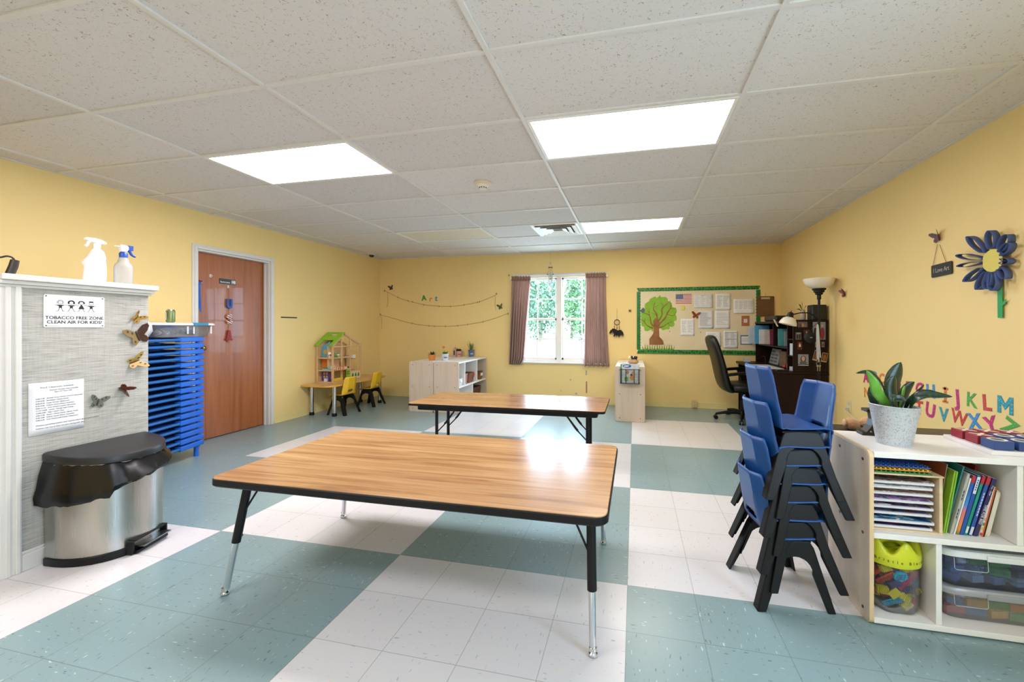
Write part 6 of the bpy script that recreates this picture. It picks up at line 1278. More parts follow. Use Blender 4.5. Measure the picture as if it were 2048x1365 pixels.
for ch, x, y, hp, m, rt in alpha:
    c_ = onR(x, y); h = onR(x, y - hp/2).z - onR(x, y + hp/2).z; T = FR(c_.y, c_.z, .0006)
    mb = MB(T @ M4.Rotation(rt, 4, 'Z'))
    if ch == 'M': mb.prism([(-.5*h, -.5*h), (-.27*h, -.5*h), (-.27*h, .1*h), (0, -.28*h), (.27*h, .1*h), (.27*h, -.5*h), (.5*h, -.5*h), (.5*h, .5*h), (.27*h, .5*h), (0, .06*h), (-.27*h, .5*h), (-.5*h, .5*h)], 0, .0025)
    else: mb.text(ch, h*1.3, 0, 0, depth=.0025, fat=h*(0 if ch == 'M' else .018 if ch in 'WKN' else .04))
    t = thing('wall_letter', '%s letter %s of the alphabet stuck on the right wall' % (cname[id(m)], ch), 'wall letter', T=T, group='alphabet letters on the right wall')
    if ch == 'I':
        for s_ in (-1, 1): mb.box(-h*.24, h*.24, s_*h*.44 - h*.07, s_*h*.44 + h*.07, 0, .0025)
    part('letter', mb, m, t, smooth=False)
    if ch == 'M': continue
    mb = MB(T @ M4.Rotation(rt, 4, 'Z')); mb.text(ch, h*1.35, .0, .0, depth=.0006, fat=h*(.01 if ch == 'M' else .03 if ch in 'WKN' else .06), z=-.0004); part('outline', mb, P('#c9b48a', .6), t, smooth=False)
# ================================================================== WHITE SHELF CONTENTS
def atS(x, y, Y): return atY(x, y, Y)
# galvanised pot with a snake plant
pc = V((2.388, .112, st - .0018))
t = thing('potted_plant', 'snake plant in a grey galvanised oval pot on the white shelf', 'potted plant', pc)
def galv():
    m = Mt('galvanised_metal'); v = m.n('TexVoronoi'); m.l(m.coord('Object'), 0, v, 'Vector'); v.inputs['Scale'].default_value = 130; n = m.noise(m.coord('Object'), 60, 4, .7); x = m.math('ADD', (v, 'Distance'), (n, 'Fac')); r = m.ramp(x, 0, [(.45, lin('#8f979e')), (.8, lin('#b4bac0')), (1.0, lin('#c6cbd0'))]); m.l(r, 0, m.b, 'Base Color'); m.set(r=.5, m=.35); m.bump(x, 0, .15, .001); return m.m
W = WM[t.name]; mb = MB(W); rr = [(.002, 0, 1), (.064, 0, 1), (.065, .004, 1), (.089, .150, 1), (.093, .168, 1), (.095, .171, 1), (.093, .174, 1), (.088, .172, 1), (.085, .150, 1), (.002, .148, 1)]
mb.lathe([(a, z) for a, z, _ in rr], n=40, sx=1, sy=.88)
for v in mb.bm.verts:                           # the rim dips toward the room like the oval bucket in the photo
    q = W.inverted() @ v.co; v.co.z += -(q.x) * .05 * max(0, q.z) / .17
part('pot', mb, galv(), t)
mb = MB(W); mb.lathe([(.002, .148), (.084, .148), (.084, .15), (.002, .155)], n=32, sy=.88); part('soil', mb, P('#2c211a', .9, var=.3), t)
def snakeleaf():
    m = Mt('snake_plant_leaf'); n = m.noise(m.coord('Object', (40, 40, 90)), 1, 3, .6, 1.5); r = m.ramp(n, 'Fac', [(.35, lin('#0e2014')), (.55, lin('#173320')), (.75, lin('#345430'))]); m.l(r, 0, m.b, 'Base Color'); m.set(r=.32, sp=.5); return m.m
SN = snakeleaf(); SNL = P('#5f9a35', .3, var=.3)
def leafs(pts, w, m, twist=(1, 0, .0), cup=.25, n_=10):
    c_ = spl(pts, 4); n = len(c_); mb = MB()
    side = V(twist).normalized(); rows = []
    for i, p in enumerate(c_):
        f = i / (n - 1); ww = w * (min(1, .45 + f*2.2) if f < .3 else 1) * (1 - max(0, (f - .45)/.55)**2.2) + .0006
        d = (c_[min(n-1, i+1)] - c_[max(0, i-1)]).normalized(); s_ = (side - d*side.dot(d)).normalized(); nn = d.cross(s_)
        rows.append([p + s_*ww*k + nn*(abs(k)**1.6*ww*cup) for k in (-1, -.6, -.2, .2, .6, 1)])
    vs = [[mb.v(p) for p in r_] for r_ in rows]
    for a, b in zip(vs, vs[1:]):
        for k in range(5): mb.f([a[k], a[k+1], b[k+1], b[k]])
    part('leaf', mb, m, t, solid=.0016, ang=70)
bp = lambda dx, dy: (pc.x + dx, pc.y + dy, pc.z + .150)
S = lambda x, y, Y: atY(x, y, Y)
leafs([bp(.02, .03), S(1788, 770, .15), S(1795, 745, .155), S(1802, 725, .16)], .036, SN, (.98, .2, 0), .3)
leafs([bp(.01, .0), S(1786, 785, .115), S(1787, 765, .115), S(1790, 752, .115)], .030, SN, (.95, .3, 0), .35)
leafs([bp(-.02, -.03), S(1757, 790, .06), S(1748, 765, .05), S(1733, 741, .05)], .019, SNL, (.8, -.3, .3), .3)
leafs([bp(-.01, .02), S(1768, 775, .13), S(1748, 748, .14), S(1730, 744, .145), S(1712, 747, .15)], .014, SN, (.2, .6, .6), .2)
leafs([bp(-.05, .02), S(1748, 795, .13), S(1746, 780, .13), S(1745, 768, .13)], .022, SN, (.9, .3, 0), .3)
leafs([bp(.03, .02), S(1808, 795, .13), S(1818, 776, .13), S(1829, 764, .13)], .026, SN, (.85, .3, -.35), .3)
leafs([bp(.04, .0), S(1820, 800, .08), S(1836, 785, .07), S(1848, 770, .06)], .009, SN, (.7, .3, -.6), .2)
leafs([bp(.05, -.02), S(1830, 800, .05), S(1850, 789, .04), S(1874, 791, .03), S(1905, 794, .02)], .019, SN, (.2, .5, .8), .25)
leafs([bp(.0, -.04), S(1785, 800, .03), S(1800, 797, .025), S(1812, 803, .02)], .016, SN, (.3, .3, .8), .3)
leafs([bp(.02, .0), S(1806, 788, .10), S(1808, 778, .10), S(1809, 772, .10)], .006, SNL, (.9, .2, 0), .2)
# dark I-shaped wooden stand behind the pot
t = thing('wooden_stand', 'dark I-shaped wooden stand on the white shelf behind the plant', 'stand', (2.39, .275, st - .0018)); z0 = st - .0018
T = frame((2.395, .295, z0), (1, 0, 0), (0, 0, 1)); mb = MB(T); mb.prism([(-.07, 0), (.07, 0), (.07, .014), (.052, .016), (.03, .045), (.02, .075), (.024, .105), (.05, .112), (.05, .126), (-.05, .126), (-.05, .112), (-.024, .105), (-.02, .075), (-.03, .045), (-.052, .016), (-.07, .014)], 0, .055); part('stand_body', mb, P('#1d1916', .45, var=.1), t, smooth=False, bevel=.002)
mb = MB(T); mb.cyl((-.035, .02, .055), (-.035, .02, .058), .004, n=10); part('screw', mb, P('#c9c9c4', .3, 1), t)
# teddy bear lying on the low dark cabinet
BEARM = P('#b3875a', .95, var=.2, bump=1.0, bs=160, sheen=.4)
b0 = V((2.415, .455, .7065)); t = thing('teddy_bear', 'tan plush teddy bear lying on the low dark cabinet', 'teddy bear', b0)
def fur(c, r, sx, sy, sz): mb = MB(); mb.ball(c, r, sx, sy, sz, n=40, m=26, j=.045); return mb
part('body', fur(b0 + V((.06, 0, .034)), .042, 1.55, .95, .80), BEARM, t, ang=180); part('head', fur(b0 + V((.155, .0, .055)), .052, 1, 1, 1), BEARM, t, ang=180)
lg = part('leg', fur(b0 + V((-.045, -.02, .030)), .036, 1.0, .8, .85), BEARM, t, ang=180); part('foot_pad', fur(b0 + V((-.08, -.022, .036)), .022, .35, .8, .9), P('#c9a583', .9, var=.1), lg, ang=180)
part('leg', fur(b0 + V((-.03, .035, .026)), .030, 1.1, .8, .85), BEARM, t, ang=180)
part('arm', fur(b0 + V((.115, -.035, .075)), .022, .8, .8, 1.4), BEARM, t, ang=180); part('ear', fur(b0 + V((.165, -.04, .10)), .017, .8, .6, 1), BEARM, t, ang=180)
# tic-tac-toe board with red and blue blocks
T0 = TR(2.672, .005, st - .0018)
t = thing('game_board', 'white wooden tic-tac-toe tray on the white shelf', 'game board', T=T0); mb = MB(T0); mb.box(0, .27, 0, .265, 0, .018); part('tray', mb, P('#e2e0e0', .4, var=.02), t, smooth=False, bevel=.002)
RED, NAV = P('#8f2a38', .45, var=.06), P('#2b4680', .45, var=.06); s_, g_ = .068, .083
cells = {(0, 0): 'O', (1, 0): 'O', (2, 0): 'X', (0, 1): 'X', (1, 1): 'O', (2, 1): 'O', (0, 2): 'X', (1, 2): 'X', (2, 2): 'X'}
nm = {(0, 0): 'front left corner', (1, 0): 'front middle', (2, 0): 'front right corner', (0, 1): 'middle of the left column', (1, 1): 'very centre', (2, 1): 'middle of the right column', (0, 2): 'back left corner', (1, 2): 'back middle', (2, 2): 'back right corner'}
for (i, j), k in cells.items():
    x, y = .018 + i*g_, .012 + j*g_; T = T0 @ M4.Translation((x + s_/2, y + s_/2, .0185))
    t = thing('game_block', '%s game block at the %s of the tray' % ('red cross' if k == 'X' else 'blue ring', nm[(i, j)]), 'game block', T=T, group='tic-tac-toe blocks')
    mb = MB(T); mb.box(-s_/2, s_/2, -s_/2, s_/2, 0, .036); part('cube_body', mb, RED if k == 'X' else NAV, t, smooth=False, bevel=.0015)
    mb = MB(T)
    if k == 'X':
        for a in (45, -45): mb.box(-.036, .036, -.0055, .0055, .0362, .0368 + (.0002 if a > 0 else 0), M4.Rotation(rad(a), 4, 'Z'))
        mb.box(-.010, .010, -.010, .010, .0362, .0372, M4.Rotation(rad(0), 4, 'Z'))
        part('cross_mark', mb, P('#dcd3cc', .5), t, smooth=False)
    else:
        mb.loft([[V((r_*math.cos(2*PI*q/32), r_*math.sin(2*PI*q/32), z)) for q in range(32)] for r_, z in ((.0305, .0362), (.0305, .0368), (.0205, .0368), (.0205, .0362))], loop=True); part('ring_mark', mb, P('#dcdcdc', .5), t, smooth=False)
        mb = MB(T); mb.prism(circ(.0195, 28), .0362, .0365); part('ring_centre', mb, P('#5a5f60', .6), t, smooth=False)
# puzzle rack with puzzles
zsf = .3842; rx0, rx1, ry0, ry1, rh = 2.235, 2.500, -.005, .245, .235
PLY = wood('plywood', '#cdb48e', '#d8c19c', '#e0cba8', 0, 1, .5, .15)
t = thing('puzzle_rack', 'plywood puzzle rack standing on the middle shelf', 'rack', ((rx0+rx1)/2, (ry0+ry1)/2, zsf))
def rk(nm_, *b): mb = MB(); mb.box(*b); part(nm_, mb, PLY, t, smooth=False, bevel=.001)
rk('rack_top', rx0, rx1 + .004, ry0, ry1, zsf + rh, zsf + rh + .007); rk('rack_base', rx0, rx1, ry0, ry1, zsf, zsf + .006)
rk('side_panel', rx1 - .012, rx1, ry0 + .002, ry1, zsf + .0065, zsf + rh - .0005); rk('side_panel', rx0, rx0 + .006, ry0 + .002, ry1, zsf + .0065, zsf + rh - .0005); rk('back_panel', rx0 + .0065, rx1 - .0125, ry1 - .006, ry1, zsf + .0065, zsf + rh - .0005)
def art(seed, cols):
    m = Mt('puzzle_print_%d' % seed); n = m.noise(m.coord('Object', (14, 26, 14), loc=(seed*3.7, seed, 0)), 1, 4, .6, 1.2); st_ = [(.30 + .40*i/(len(cols)-1), lin(c)) for i, c in enumerate(cols)]; r = m.ramp(n, 'Fac', st_, 'CONSTANT'); m.l(r, 0, m.b, 'Base Color'); m.set(r=.35); return m.m
puz = [('brown and grey animal picture puzzle, topmost in the rack', ['#3a2c2a', '#8a7068', '#d5cfc8', '#5a4a48']), ('pale grey picture puzzle, second from the top of the rack', ['#9a8f8a', '#d8d4d0', '#b8a89a', '#6a5c58']), ('tan picture puzzle, third from the top of the rack', ['#c4a58c', '#8a6a58', '#dccab8', '#4a342c']), ('purple and green picture puzzle, fourth from the top of the rack', ['#6a3f78', '#b48cc0', '#2f6a44', '#d8cfe0']), ('dark purple picture puzzle, fifth from the top of the rack', ['#1f1a24', '#5a4468', '#d8d0d8', '#2c2430']), ('puzzle with a red corner, sixth from the top of the rack', ['#2a2024', '#5a5e78', '#8a3a3c', '#6a5a5c']), ('blue and pale green picture puzzle, second from the bottom of the rack', ['#1c3a60', '#2f7aa8', '#c8d8c8', '#e0e6da']), ('dark blue picture puzzle at the bottom of the rack', ['#14162a', '#2a2c58', '#8a3c78', '#3a3448'])]
zp = [.198, .176, .148, .120, .092, .064, .034, .008]
for k, ((lab, cols), z) in enumerate(zip(puz, zp)):
    T = TR(rx0 + .008, ry0 + .004 + .004*(k % 3), zsf + z) @ M4.Rotation(rad(1.2 - .6*(k % 3)), 4, 'X') ; w_ = rx1 - .022 - rx0 - .010 - .004*(k % 2)
    t = thing('picture_puzzle', lab, 'puzzle', T=T, group='picture puzzles in the rack'); mb = MB(T); mb.prism(rrect(w_, .215, .008, cx=w_/2, cy=.108), 0, .009); part('tray', mb, P('#dadadf', .35, var=.02), t)
    mb = MB(T); mb.prism(rrect(w_ - .012, .203, .006, cx=w_/2, cy=.110), .0092, .0112); part('picture', mb, art(k, cols), t, smooth=False)
# peg boards on top of the rack
for k, (lab, c_, pc_, z, w_, dy) in enumerate((('green pegboard at the bottom of the three on the puzzle rack', '#2c7a3a', '#2c7a3a', zsf + rh + .0073, .228, .0), ('yellow and orange pegboard between the green and blue ones', '#d98a2a', '#e0b52c', zsf + rh + .0185, .225, .002), ('blue pegboard on top of the other pegboards', '#1c4a9a', '#1c4a9a', zsf + rh + .0335, .222, .0))):
    T = TR(rx0 + .004, ry0 + .006 + dy, z); t = thing('pegboard', lab, 'pegboard', T=T, group='pegboards on the puzzle rack'); mb = MB(T); mb.box(0, w_, 0, .20, 0, .004); part('board', mb, P(c_, .4), t, smooth=False, bevel=.001)
    m_ = P(pc_, .4)
    for i in range(13):
        for j in range(3):
            mb = MB(T); x = .01 + i*(w_ - .02)/12; y = .006 + j*.016; mb.cyl((x, y, .0042), (x, y, .0100), .0042, .0036, n=8); part('peg', mb, m_, t)
# books leaning on the shelf
def book(lab, xb, xt, zt_, th, m, d=.2, y=.015, zb=zsf + .0004, board=False, pagec='#ddd8cc', extra=None, y1=None):
    tl = math.atan2(xt - xb, zt_ - zb); h = (zt_ - zb) / math.cos(tl); T = M4.Translation((xb, y, zb)) @ M4.Rotation(tl, 4, 'Y')
    t = thing('picture_book', lab, 'book', T=T, group='books leaning on the middle shelf'); mb = MB(T)
    mb.box(0, th, 0, d, 0, h); part('cover', mb, m, t, smooth=False, bevel=.0012)
    if not board: mb = MB(T); mb.box(.0012, th - .0012, .003, d + .0005, h - .002, h + .0003); part('page_edge', mb, P(pagec, .8), t, smooth=False)
    return t, T, h
G = lambda x, y: atY(x, y, .015)
k_ = .00153
def sp(T, h, th): return T @ frame((th/2, -.0004, h/2), (0, 0, -1), (1, 0, 0))
t, T, h = book('large grey and orange brown book flat behind the lime green books', 2.505, 2.545, .665, .004, P('#8f8d88', .5), d=.22, y=.045)
mb = MB(T); mb.box(-.0006, -.0001, .002, .218, h*.55, h); part('orange_panel', mb, P('#a85a34', .5), t, smooth=False)
t, T, h = book('lime green thin book, left one of a pair', 2.512, 2.552, .648, .006, P('#86b02e', .4), d=.2)
book('lime green thin book, right one of the pair', 2.520, 2.560, .646, .006, P('#7cb03a', .4), d=.2)
book('tall teal book behind the pale grey one', 2.528, 2.592, .665, .006, P('#2a7a78', .35), d=.21, y=.03)
t, T, h = book('pale grey slim book with black print on the spine', 2.536, 2.598, .640, .010, P('#a9aaa2', .45), d=.2)
mb = MB(sp(T, h, .010)); [mb.box(x, x + .012, -.0016, .0016, .0001, .0003) for x in (-.06, -.045, -.03, .02, .035, .05)]; part('spine_lettering', mb, INK, t, smooth=False)
book('thin white book with a teal foot', 2.549, 2.606, .622, .006, P('#d5d8d4', .4), d=.19)
def rainbow():
    m = Mt('rainbow_spine'); s = m.n('SeparateXYZ'); c = m.n('TexCoord'); m.l(c, 'Generated', s, 0); r = m.ramp(s, 2, [(.0, lin('#2f6a3a')), (.1, lin('#d98a2a')), (.4, lin('#d8707c')), (.5, lin('#3a8ad0')), (.8, lin('#1f5ab0')), (1, lin('#1c4a9a'))]); m.l(r, 0, m.b, 'Base Color'); m.set(r=.3); return m.m
def rtop(T, th, h, m, f=.86): mb = MB(T); mb.box(-.0003, th + .0003, -.0004, .01, h*f, h - .0005); return mb
t, T, h = book('rainbow coloured book with a red top on the spine', 2.557, 2.617, .634, .011, rainbow(), d=.2); part('red_band', rtop(T, .011, h, None, .88), P('#a82834', .45), t, smooth=False)
t, T, h = book('dark blue book with a white label high on the spine', 2.570, 2.632, .636, .013, P('#1f4f9c', .4), d=.2); mb = MB(T); mb.box(.0015, .0115, -.0006, .0, h*.70, h*.98); part('spine_label', mb, P('#d8dce2', .5), t, smooth=False)
mb = MB(T @ frame((.0065, -.0008, h*.84), (0, 0, -1), (1, 0, 0))); [mb.box(x, x + .007, -.002, .002, 0, .0003) for x in (-.025, -.015, -.005, .005, .015)]; part('spine_lettering', mb, P('#3a5a9a', .5), t, smooth=False)
t, T, h = book('blue book with green spine and red top', 2.585, 2.650, .636, .010, P('#168a78', .4), d=.2); part('red_band', rtop(T, .010, h, None, .87), P('#a82834', .45), t, smooth=False)
mb = MB(T); mb.box(.001, .009, -.0006, 0, .012, .04); part('spine_sticker', mb, P('#c9d4d4', .5), t, smooth=False)
t, T, h = book('royal blue book with red top next to the purple book', 2.600, 2.667, .634, .012, P('#2a4f9a', .4), d=.2); part('red_band', rtop(T, .012, h, None, .87), P('#a82834', .45), t, smooth=False)
mb = MB(T); mb.box(.0015, .0105, -.0006, 0, .006, .04); part('spine_sticker', mb, P('#c9d4d4', .5), t, smooth=False); mb = MB(sp(T, h, .012)); [mb.box(x, x + .010, -.0016, .0016, .0001, .0003) for x in (-.06, -.047, -.034, -.021, -.008, .005, .018, .031)]; part('spine_lettering', mb, P('#d8dce6', .5), t, smooth=False)
t, T, h = book('dark purple book titled Time for Bed', 2.616, 2.684, .628, .015, P('#2a2452', .4), d=.2)
mb = MB(sp(T, h, .015)); mb.text('TIME FOR BED', .0135, .028, 0, z=.0002, fat=.0001); mb.text('Fox - Dyer', .010, -.075, 0, z=.0002); part('spine_lettering', mb, P('#d9d4e0', .5), t, smooth=False)
book('tall dark red book standing at the back of the row', 2.640, 2.690, .652, .012, P('#8a1c24', .45), d=.14, y=.11)
t, T, h = book('white and pink picture book with orange edge', 2.636, 2.683, .595, .009, P('#cfc4bc', .45), d=.2); mb = MB(T); mb.box(.0092, .0135, 0, .2, 0, h); part('orange_cover', mb, P('#c9562c', .4), t, smooth=False)
for k, (z, c_) in enumerate(((.012, '#a83a34'), (.035, '#c9b02c'), (.055, '#5a7a3a'), (.075, '#b09a8c'))): mb = MB(T @ frame((.0045, -.0004, z), (1, 0, 0), (0, 0, 1))); mb.prism(circ(.004, 10, sy=1.8), 0, .0005); part('spine_picture', mb, P(c_, .5), t, smooth=False)
t, T, h = book('cream board book with black cover, last on the right', 2.652, 2.694, .580, .004, P('#1d1614', .4), d=.19, board=True); mb = MB(T @ frame((.0042, .095, h/2), (0, 1, 0), (0, 0, 1))); mb.prism(rrect(.19, h, .016), 0, .016); part('page_block', mb, P('#d2cab4', .6), t, bevel=.002)
# jar of bristle blocks with yellow lid
jc = V((2.352, .07, .0328)); CLR2 = glassy('clear_jar', (.98, .98, .985, 1), .02, .03)
t = thing('block_jar', 'clear plastic jar with yellow scalloped lid on the bottom shelf', 'jar', jc); W = WM[t.name]
def jr(z, k, n=60, w_=0): return [V((.100*k*math.cos(2*PI*i/n)*(1 + w_*math.cos(6*2*PI*i/n)), .088*k*math.sin(2*PI*i/n)*(1 + w_*math.cos(6*2*PI*i/n)), z)) for i in range(n)]
mb = MB(W); mb.loft([jr(z, k, w_=w) for z, k, w in ((.0, .78, .05), (.004, .86, .05), (.03, .98, .03), (.08, 1.0, 0), (.20, .98, 0), (.215, .96, 0))], cap=False); mb.f(list(reversed([v for v in mb.bm.verts][:60]))); part('jar_body', mb, CLR2, t, solid=.0016, ang=60)
YL = P('#c9cf2c', .32, var=.03); mb = MB(W); rg = []
for z, k, amp in ((.200, 1.04, 0), (.205, 1.06, 0), (.235, 1.07, 0), (.262, 1.03, .012), (.280, .92, .030), (.278, .80, .030), (.258, .62, .008), (.250, .30, 0), (.249, .02, 0)):
    r_ = jr(z, k)
    for i, p in enumerate(r_): p.z += amp * math.cos(5 * 2*PI*i/60 + .6)
    rg.append(r_)
mb.loft(rg, cap=False); part('lid', mb, YL, t, sub=1, ang=180)
mb = MB(W); mb.tube(spl([(-.065, 0, .255), (-.03, 0, .278), (0, 0, .284), (.03, 0, .278), (.065, 0, .255)], 5), .011, 8, flat=1.6); part('handle', mb, YL, t)
mb = MB(W @ frame((0, -.0945, .232), (1, 0, 0), (0, 0, 1)));
for k, ch in enumerate('Bristle Blocks'):
    if ch == ' ': continue
    a = rad(-90 + (k - 6.5)*8.2); mb = MB(W @ frame((.1072*math.cos(a), .0944*math.sin(a), .226), (-math.sin(a), math.cos(a), 0), (0, 0, 1))); mb.text(ch, .018, 0, 0, depth=.0004); part('handwriting', mb, P('#4a5214', .8), t, smooth=False)
q = random.Random(21); cols = [('yellow', '#c8c02a'), ('magenta', '#b02a6a'), ('navy', '#2a2f6a'), ('blue', '#2a9ac4'), ('red', '#c04a34'), ('purple', '#5a2f7a')]
def bristle(W_, m, kind, lab):
    t = thing('bristle_block', lab, 'toy block', T=W_, group='bristle blocks in the clear jar'); mb = MB(W_)
    if kind == 0:
        mb.box(-.021, .021, -.014, .014, -.009, .009); part('block', mb, m, t, smooth=False, bevel=.001); mb = MB(W_)
        for i in range(7):
            for s in (-1, 1): mb.box(-.0195 + .006*i, -.0170 + .006*i, -.0135, .0135, .0092*s - .004*(s < 0), .0092*s + .004*(s > 0))
        part('bristle_rows', mb, m, t, smooth=False)
    elif kind == 1:
        mb.prism([((.024 + .003*(k % 2))*math.cos(k*PI/12), (.024 + .003*(k % 2))*math.sin(k*PI/12)) for k in range(24)], -.004, .004); part('wheel', mb, m, t, smooth=False); mb = MB(W_)
        for i in range(6): mb.box(-.015 + .0055*i, -.013 + .0055*i, -.014, .014, .0042, .0068)
        part('bristle_rows', mb, m, t, smooth=False)
    else:
        mb.box(-.04, .04, -.011, .011, -.003, .003); part('block', mb, m, t, smooth=False, bevel=.001); mb = MB(W_)
        for i in range(13): mb.box(-.038 + .006*i, -.0355 + .006*i, -.0105, .0105, .0032, .009)
        part('bristle_rows', mb, m, t, smooth=False)
layout = [(-.05, -.052, .175, 'yellow', 0), (-.078, -.02, .145, 'red', 0), (.005, -.066, .150, 'blue', 1), (.055, -.05, .165, 'magenta', 0), (.03, -.055, .183, 'yellow', 0), (-.02, -.05, .190, 'navy', 0), (-.045, -.045, .130, 'red', 2), (.068, -.035, .125, 'blue', 0), (.03, -.056, .122, 'magenta', 2), (-.012, -.055, .112, 'navy', 0), (.045, -.054, .092, 'navy', 0), (-.062, -.05, .078, 'yellow', 0), (-.02, -.066, .076, 'yellow', 0), (.022, -.062, .060, 'yellow', 0), (.062, -.044, .070, 'yellow', 2), (-.025, -.062, .040, 'blue', 2), (.03, -.062, .030, 'yellow', 0), (.06, -.04, .035, 'magenta', 0), (-.07, .0, .10, 'purple', 0), (-.07, .01, .05, 'magenta', 0), (0, 0, .17, 'purple', 0), (0, 0, .12, 'red', 0), (.0, .0, .07, 'navy', 0), (.0, .01, .03, 'magenta', 2), (.05, .02, .15, 'red', 0), (-.045, .03, .165, 'magenta', 0), (.05, .03, .05, 'blue', 0), (-.05, .035, .03, 'yellow', 0)]
cd_ = dict(cols)
for k, (x, y, z, c_, kind) in enumerate(layout):
    rx_ = M4.Rotation(q.uniform(-.5, .5) + (PI/2 if y < -.03 else 0), 4, 'X') @ M4.Rotation(q.uniform(-.4, .4), 4, 'Y') @ M4.Rotation(q.uniform(-1.0, 1.0), 4, 'Z')
    bristle(W @ M4.Translation((x*.9, y*.92, z + .004)) @ rx_, P(cd_[c_], .4), kind, '%s %s in the clear jar' % (c_, ('bristle block', 'round bristle wheel', 'long bristle strip')[kind]))
# two clear bins of building bricks
def brick(W_, m, n, lab, grp):
    t = thing('building_brick', lab, 'toy brick', T=W_, group=grp); W_ = W_ @ M4.Scale(1.55, 4); L_ = .016*n; mb = MB(W_); mb.box(-L_/2, L_/2, -.016, .016, 0, .019); part('brick_body', mb, m, t, smooth=False, bevel=.0008)
    for i in range(n):
        for j in (-1, 1): mb = MB(W_); mb.cyl((-L_/2 + .008 + .016*i, j*.008, .0192), (-L_/2 + .008 + .016*i, j*.008, .0230), .005, n=8); part('stud', mb, m, t)
def binbox(lab, cx, cy, cz, lx, ly, h, lidm, text=None):
    t = thing('storage_bin', lab, 'bin', (cx, cy, cz)); W = WM[t.name]
    mb = MB(W); mb.loft([ring((0, 0, z), (lx*k, 0, 0), (0, ly*k, 0), 56, 8) for z, k in ((.0, .88), (.006, .905), (h, 1.0))], cap=False); mb.f(list(reversed([v for v in mb.bm.verts][:56]))); part('tub', mb, glassy('bin_' + lab[:5], (.97, .98, .99, 1), .015, .12), t, solid=.0015)
    mb = MB(W); mb.loft([ring((0, 0, z), (lx + a, 0, 0), (0, ly + a, 0), 56, 8) for z, a in ((h - .014, .004), (h - .014, .014), (h + .002, .014), (h + .010, .008), (h + .012, -.004), (h + .006, -.014), (h + .006, -.2 if lx > .2 else -.05))]); part('lid', mb, lidm, t)
    mb = MB(W); mb.box(-.07, .07, -ly - .020, -ly - .012, h - .020, h + .004); part('latch', mb, lidm, t, smooth=False, bevel=.004)
    mb = MB(W); f = frame((-.11, -ly*.965 - .0032, h*.62), (1, 0, 0), (0, .10, 1)); mb.T = W @ f; mb.tube([(-.06, .03, 0), (-.06, -.012, 0), (-.054, -.018, 0), (.05, -.018, 0), (.056, -.012, 0), (.056, .03, 0)], .0014, 6); part('moulded_ridge', mb, P('#d3dae2', .2, t=.3), t)
    return t, W
blx, bly = .212, .135; bcx_ = 2.478 + .03 + blx
t, W1 = binbox('lower clear bin of red yellow and blue building bricks', bcx_, .145, .0325, blx, bly, .125, P('#b9bcc2', .2, var=.02, t=.35))
t2, W2 = binbox('upper clear bin of blue and green building bricks with white lid', bcx_, .145, .0325 + .1385, blx, bly, .142, P('#dfe2e4', .3, var=.02))
t = t2
mb = MB(W2 @ frame((-.03, -bly*.955 - .0035, .062), (1, 0, 0), (0, .1, 1))); mb.text('Magna - tiles', .020, 0, .012, depth=.0003, rot=-.05); mb.text('classroom', .018, .06, -.018, depth=.0003, rot=-.05); part('handwriting', mb, P('#3a4560', .8), t2, smooth=False)
q = random.Random(8)
for W_, cl, grp, wh, n1 in ((W1, [('red', '#b03a40'), ('yellow', '#d0a03a'), ('orange', '#d88a3a'), ('blue', '#2f5a9a'), ('green', '#5a9a4a')], 'bricks in the lower bin', 'lower', 45), (W2, [('blue', '#3a6ac0'), ('light blue', '#6a9ad8'), ('green', '#2f9a6a'), ('dark blue', '#2a4a8c')], 'bricks in the upper bin', 'upper', 45)):
    for k in range(n1):
        f = k / n1; lay = k // 15; x = (-.148, -.072, .003, .078, .152)[k % 5] + q.uniform(-.004, .004); y = (-.082, -.018, .048)[(k // 5) % 3] + q.uniform(-.003, .003); z = lay*.0375 - .003
        c_ = cl[(k*3 + (k//5)) % len(cl)] if wh == 'lower' else (cl[(k) % 2] if lay == 0 else cl[(k + lay) % 4]); n = (2, 3)[q.random() < .5]
        if wh == 'upper' and lay == 2: c_ = cl[2] if k % 3 else cl[3]
        R_ = M4.Rotation((q.uniform(-.3, .3) if n == 3 else q.uniform(-.9, .9)), 4, 'Z') @ M4.Rotation(q.uniform(-.05, .05), 4, 'X')
        brick(W_ @ M4.Translation((x, y, z + .012)) @ R_, P(c_[1], .4), n, '%s building brick with %s rows of studs in the %s clear bin' % (c_[0], ('two', 'three', 'four')[n - 2], wh), grp)
t = thing('go_sign', 'small green and white toy GO sign in the lower clear bin', 'toy sign', T=W1 @ frame((.16, -bly*.90, .075), (1, 0, 0), (0, .12, 1))); Wg = WM[t.name]
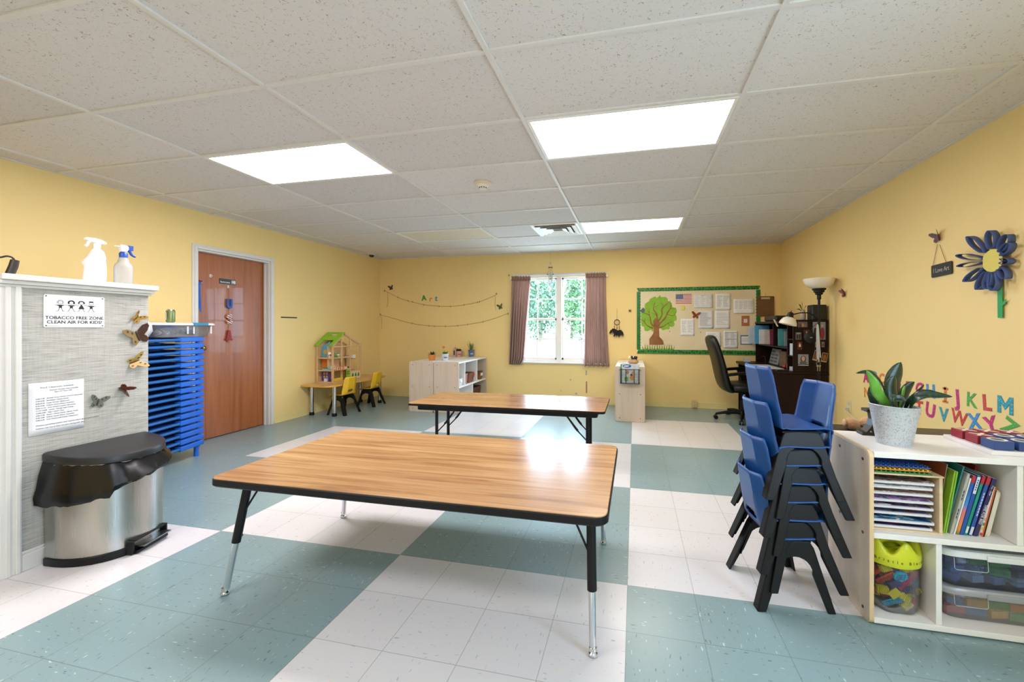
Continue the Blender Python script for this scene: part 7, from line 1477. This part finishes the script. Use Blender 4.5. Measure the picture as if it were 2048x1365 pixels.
mb = MB(Wg); mb.prism(circ(.024, 8), -.001, .001); part('plate', mb, P('#d8dedb', .4), t, smooth=False); mb = MB(Wg); mb.prism(circ(.020, 20), .0011, .0016); part('green_face', mb, P('#2f6a4a', .4), t, smooth=False); mb = MB(Wg); mb.text('GO', .018, 0, 0, z=.0017); part('lettering', mb, P('#e0e6e2', .5), t, smooth=False); mb = MB(Wg); mb.box(-.002, .002, -.055, -.024, -.001, .001); part('post', mb, P('#d8dedb', .4), t, smooth=False)
# ================================================================== camera, light, render settings
cd = bpy.data.cameras.new('camera'); cam = bpy.data.objects.new('camera', cd); COL.objects.link(cam)
cam.location = CAM; cam.rotation_euler = (PI/2, 0, -YAW)
cam.rotation_euler = (PI/2, 0, math.atan2(-_f.x, _f.y))
cd.sensor_width = 36; cd.lens = 36 * FPX / 2048; cd.shift_x = (1024 - PPX) / 2048; cd.shift_y = -(682.5 - HOR) / 2048; cd.clip_start = .02; cd.clip_end = 300
SC.camera = cam
w = bpy.data.worlds.new('sky'); SC.world = w; w.use_nodes = True
bg = w.node_tree.nodes['Background']; bg.inputs[0].default_value = (.50, .73, 1.0, 1); bg.inputs[1].default_value = 25.0
sun = bpy.data.lights.new('sun', 'SUN'); sun.energy = 6; sun.angle = rad(2); sun.color = (1, .96, .9); so = bpy.data.objects.new('sun', sun); COL.objects.link(so)
so.rotation_euler = (rad(42), 0, rad(-20))
for nm, loc, rot, sx, sy in (('window_portal', ((WX0+WX1)/2, YB + .19, (WZ0+WZ1)/2), (-PI/2, 0, 0), WX1 - WX0, WZ1 - WZ0), ('added_window_portal', (XR + .17, (RY0+RY1)/2, 1.425), (PI/2, 0, PI/2), RY1 - RY0, 1.35)):
    a = bpy.data.lights.new(nm, 'AREA'); a.shape = 'RECTANGLE'; a.size = sx; a.size_y = sy; a.cycles.is_portal = True
    o = bpy.data.objects.new(nm, a); COL.objects.link(o); o.location = loc; o.rotation_euler = rot
SC.view_settings.view_transform = 'Standard'; SC.view_settings.look = 'None'; SC.view_settings.exposure = .22; SC.view_settings.gamma = 1; SC.view_settings.use_curve_mapping = False
SC.cycles.max_bounces = 10; SC.cycles.diffuse_bounces = 6; SC.cycles.transparent_max_bounces = 16; SC.cycles.sample_clamp_indirect = 6; SC.cycles.use_denoising = True
SC.cycles.caustics_reflective = False; SC.cycles.caustics_refractive = False
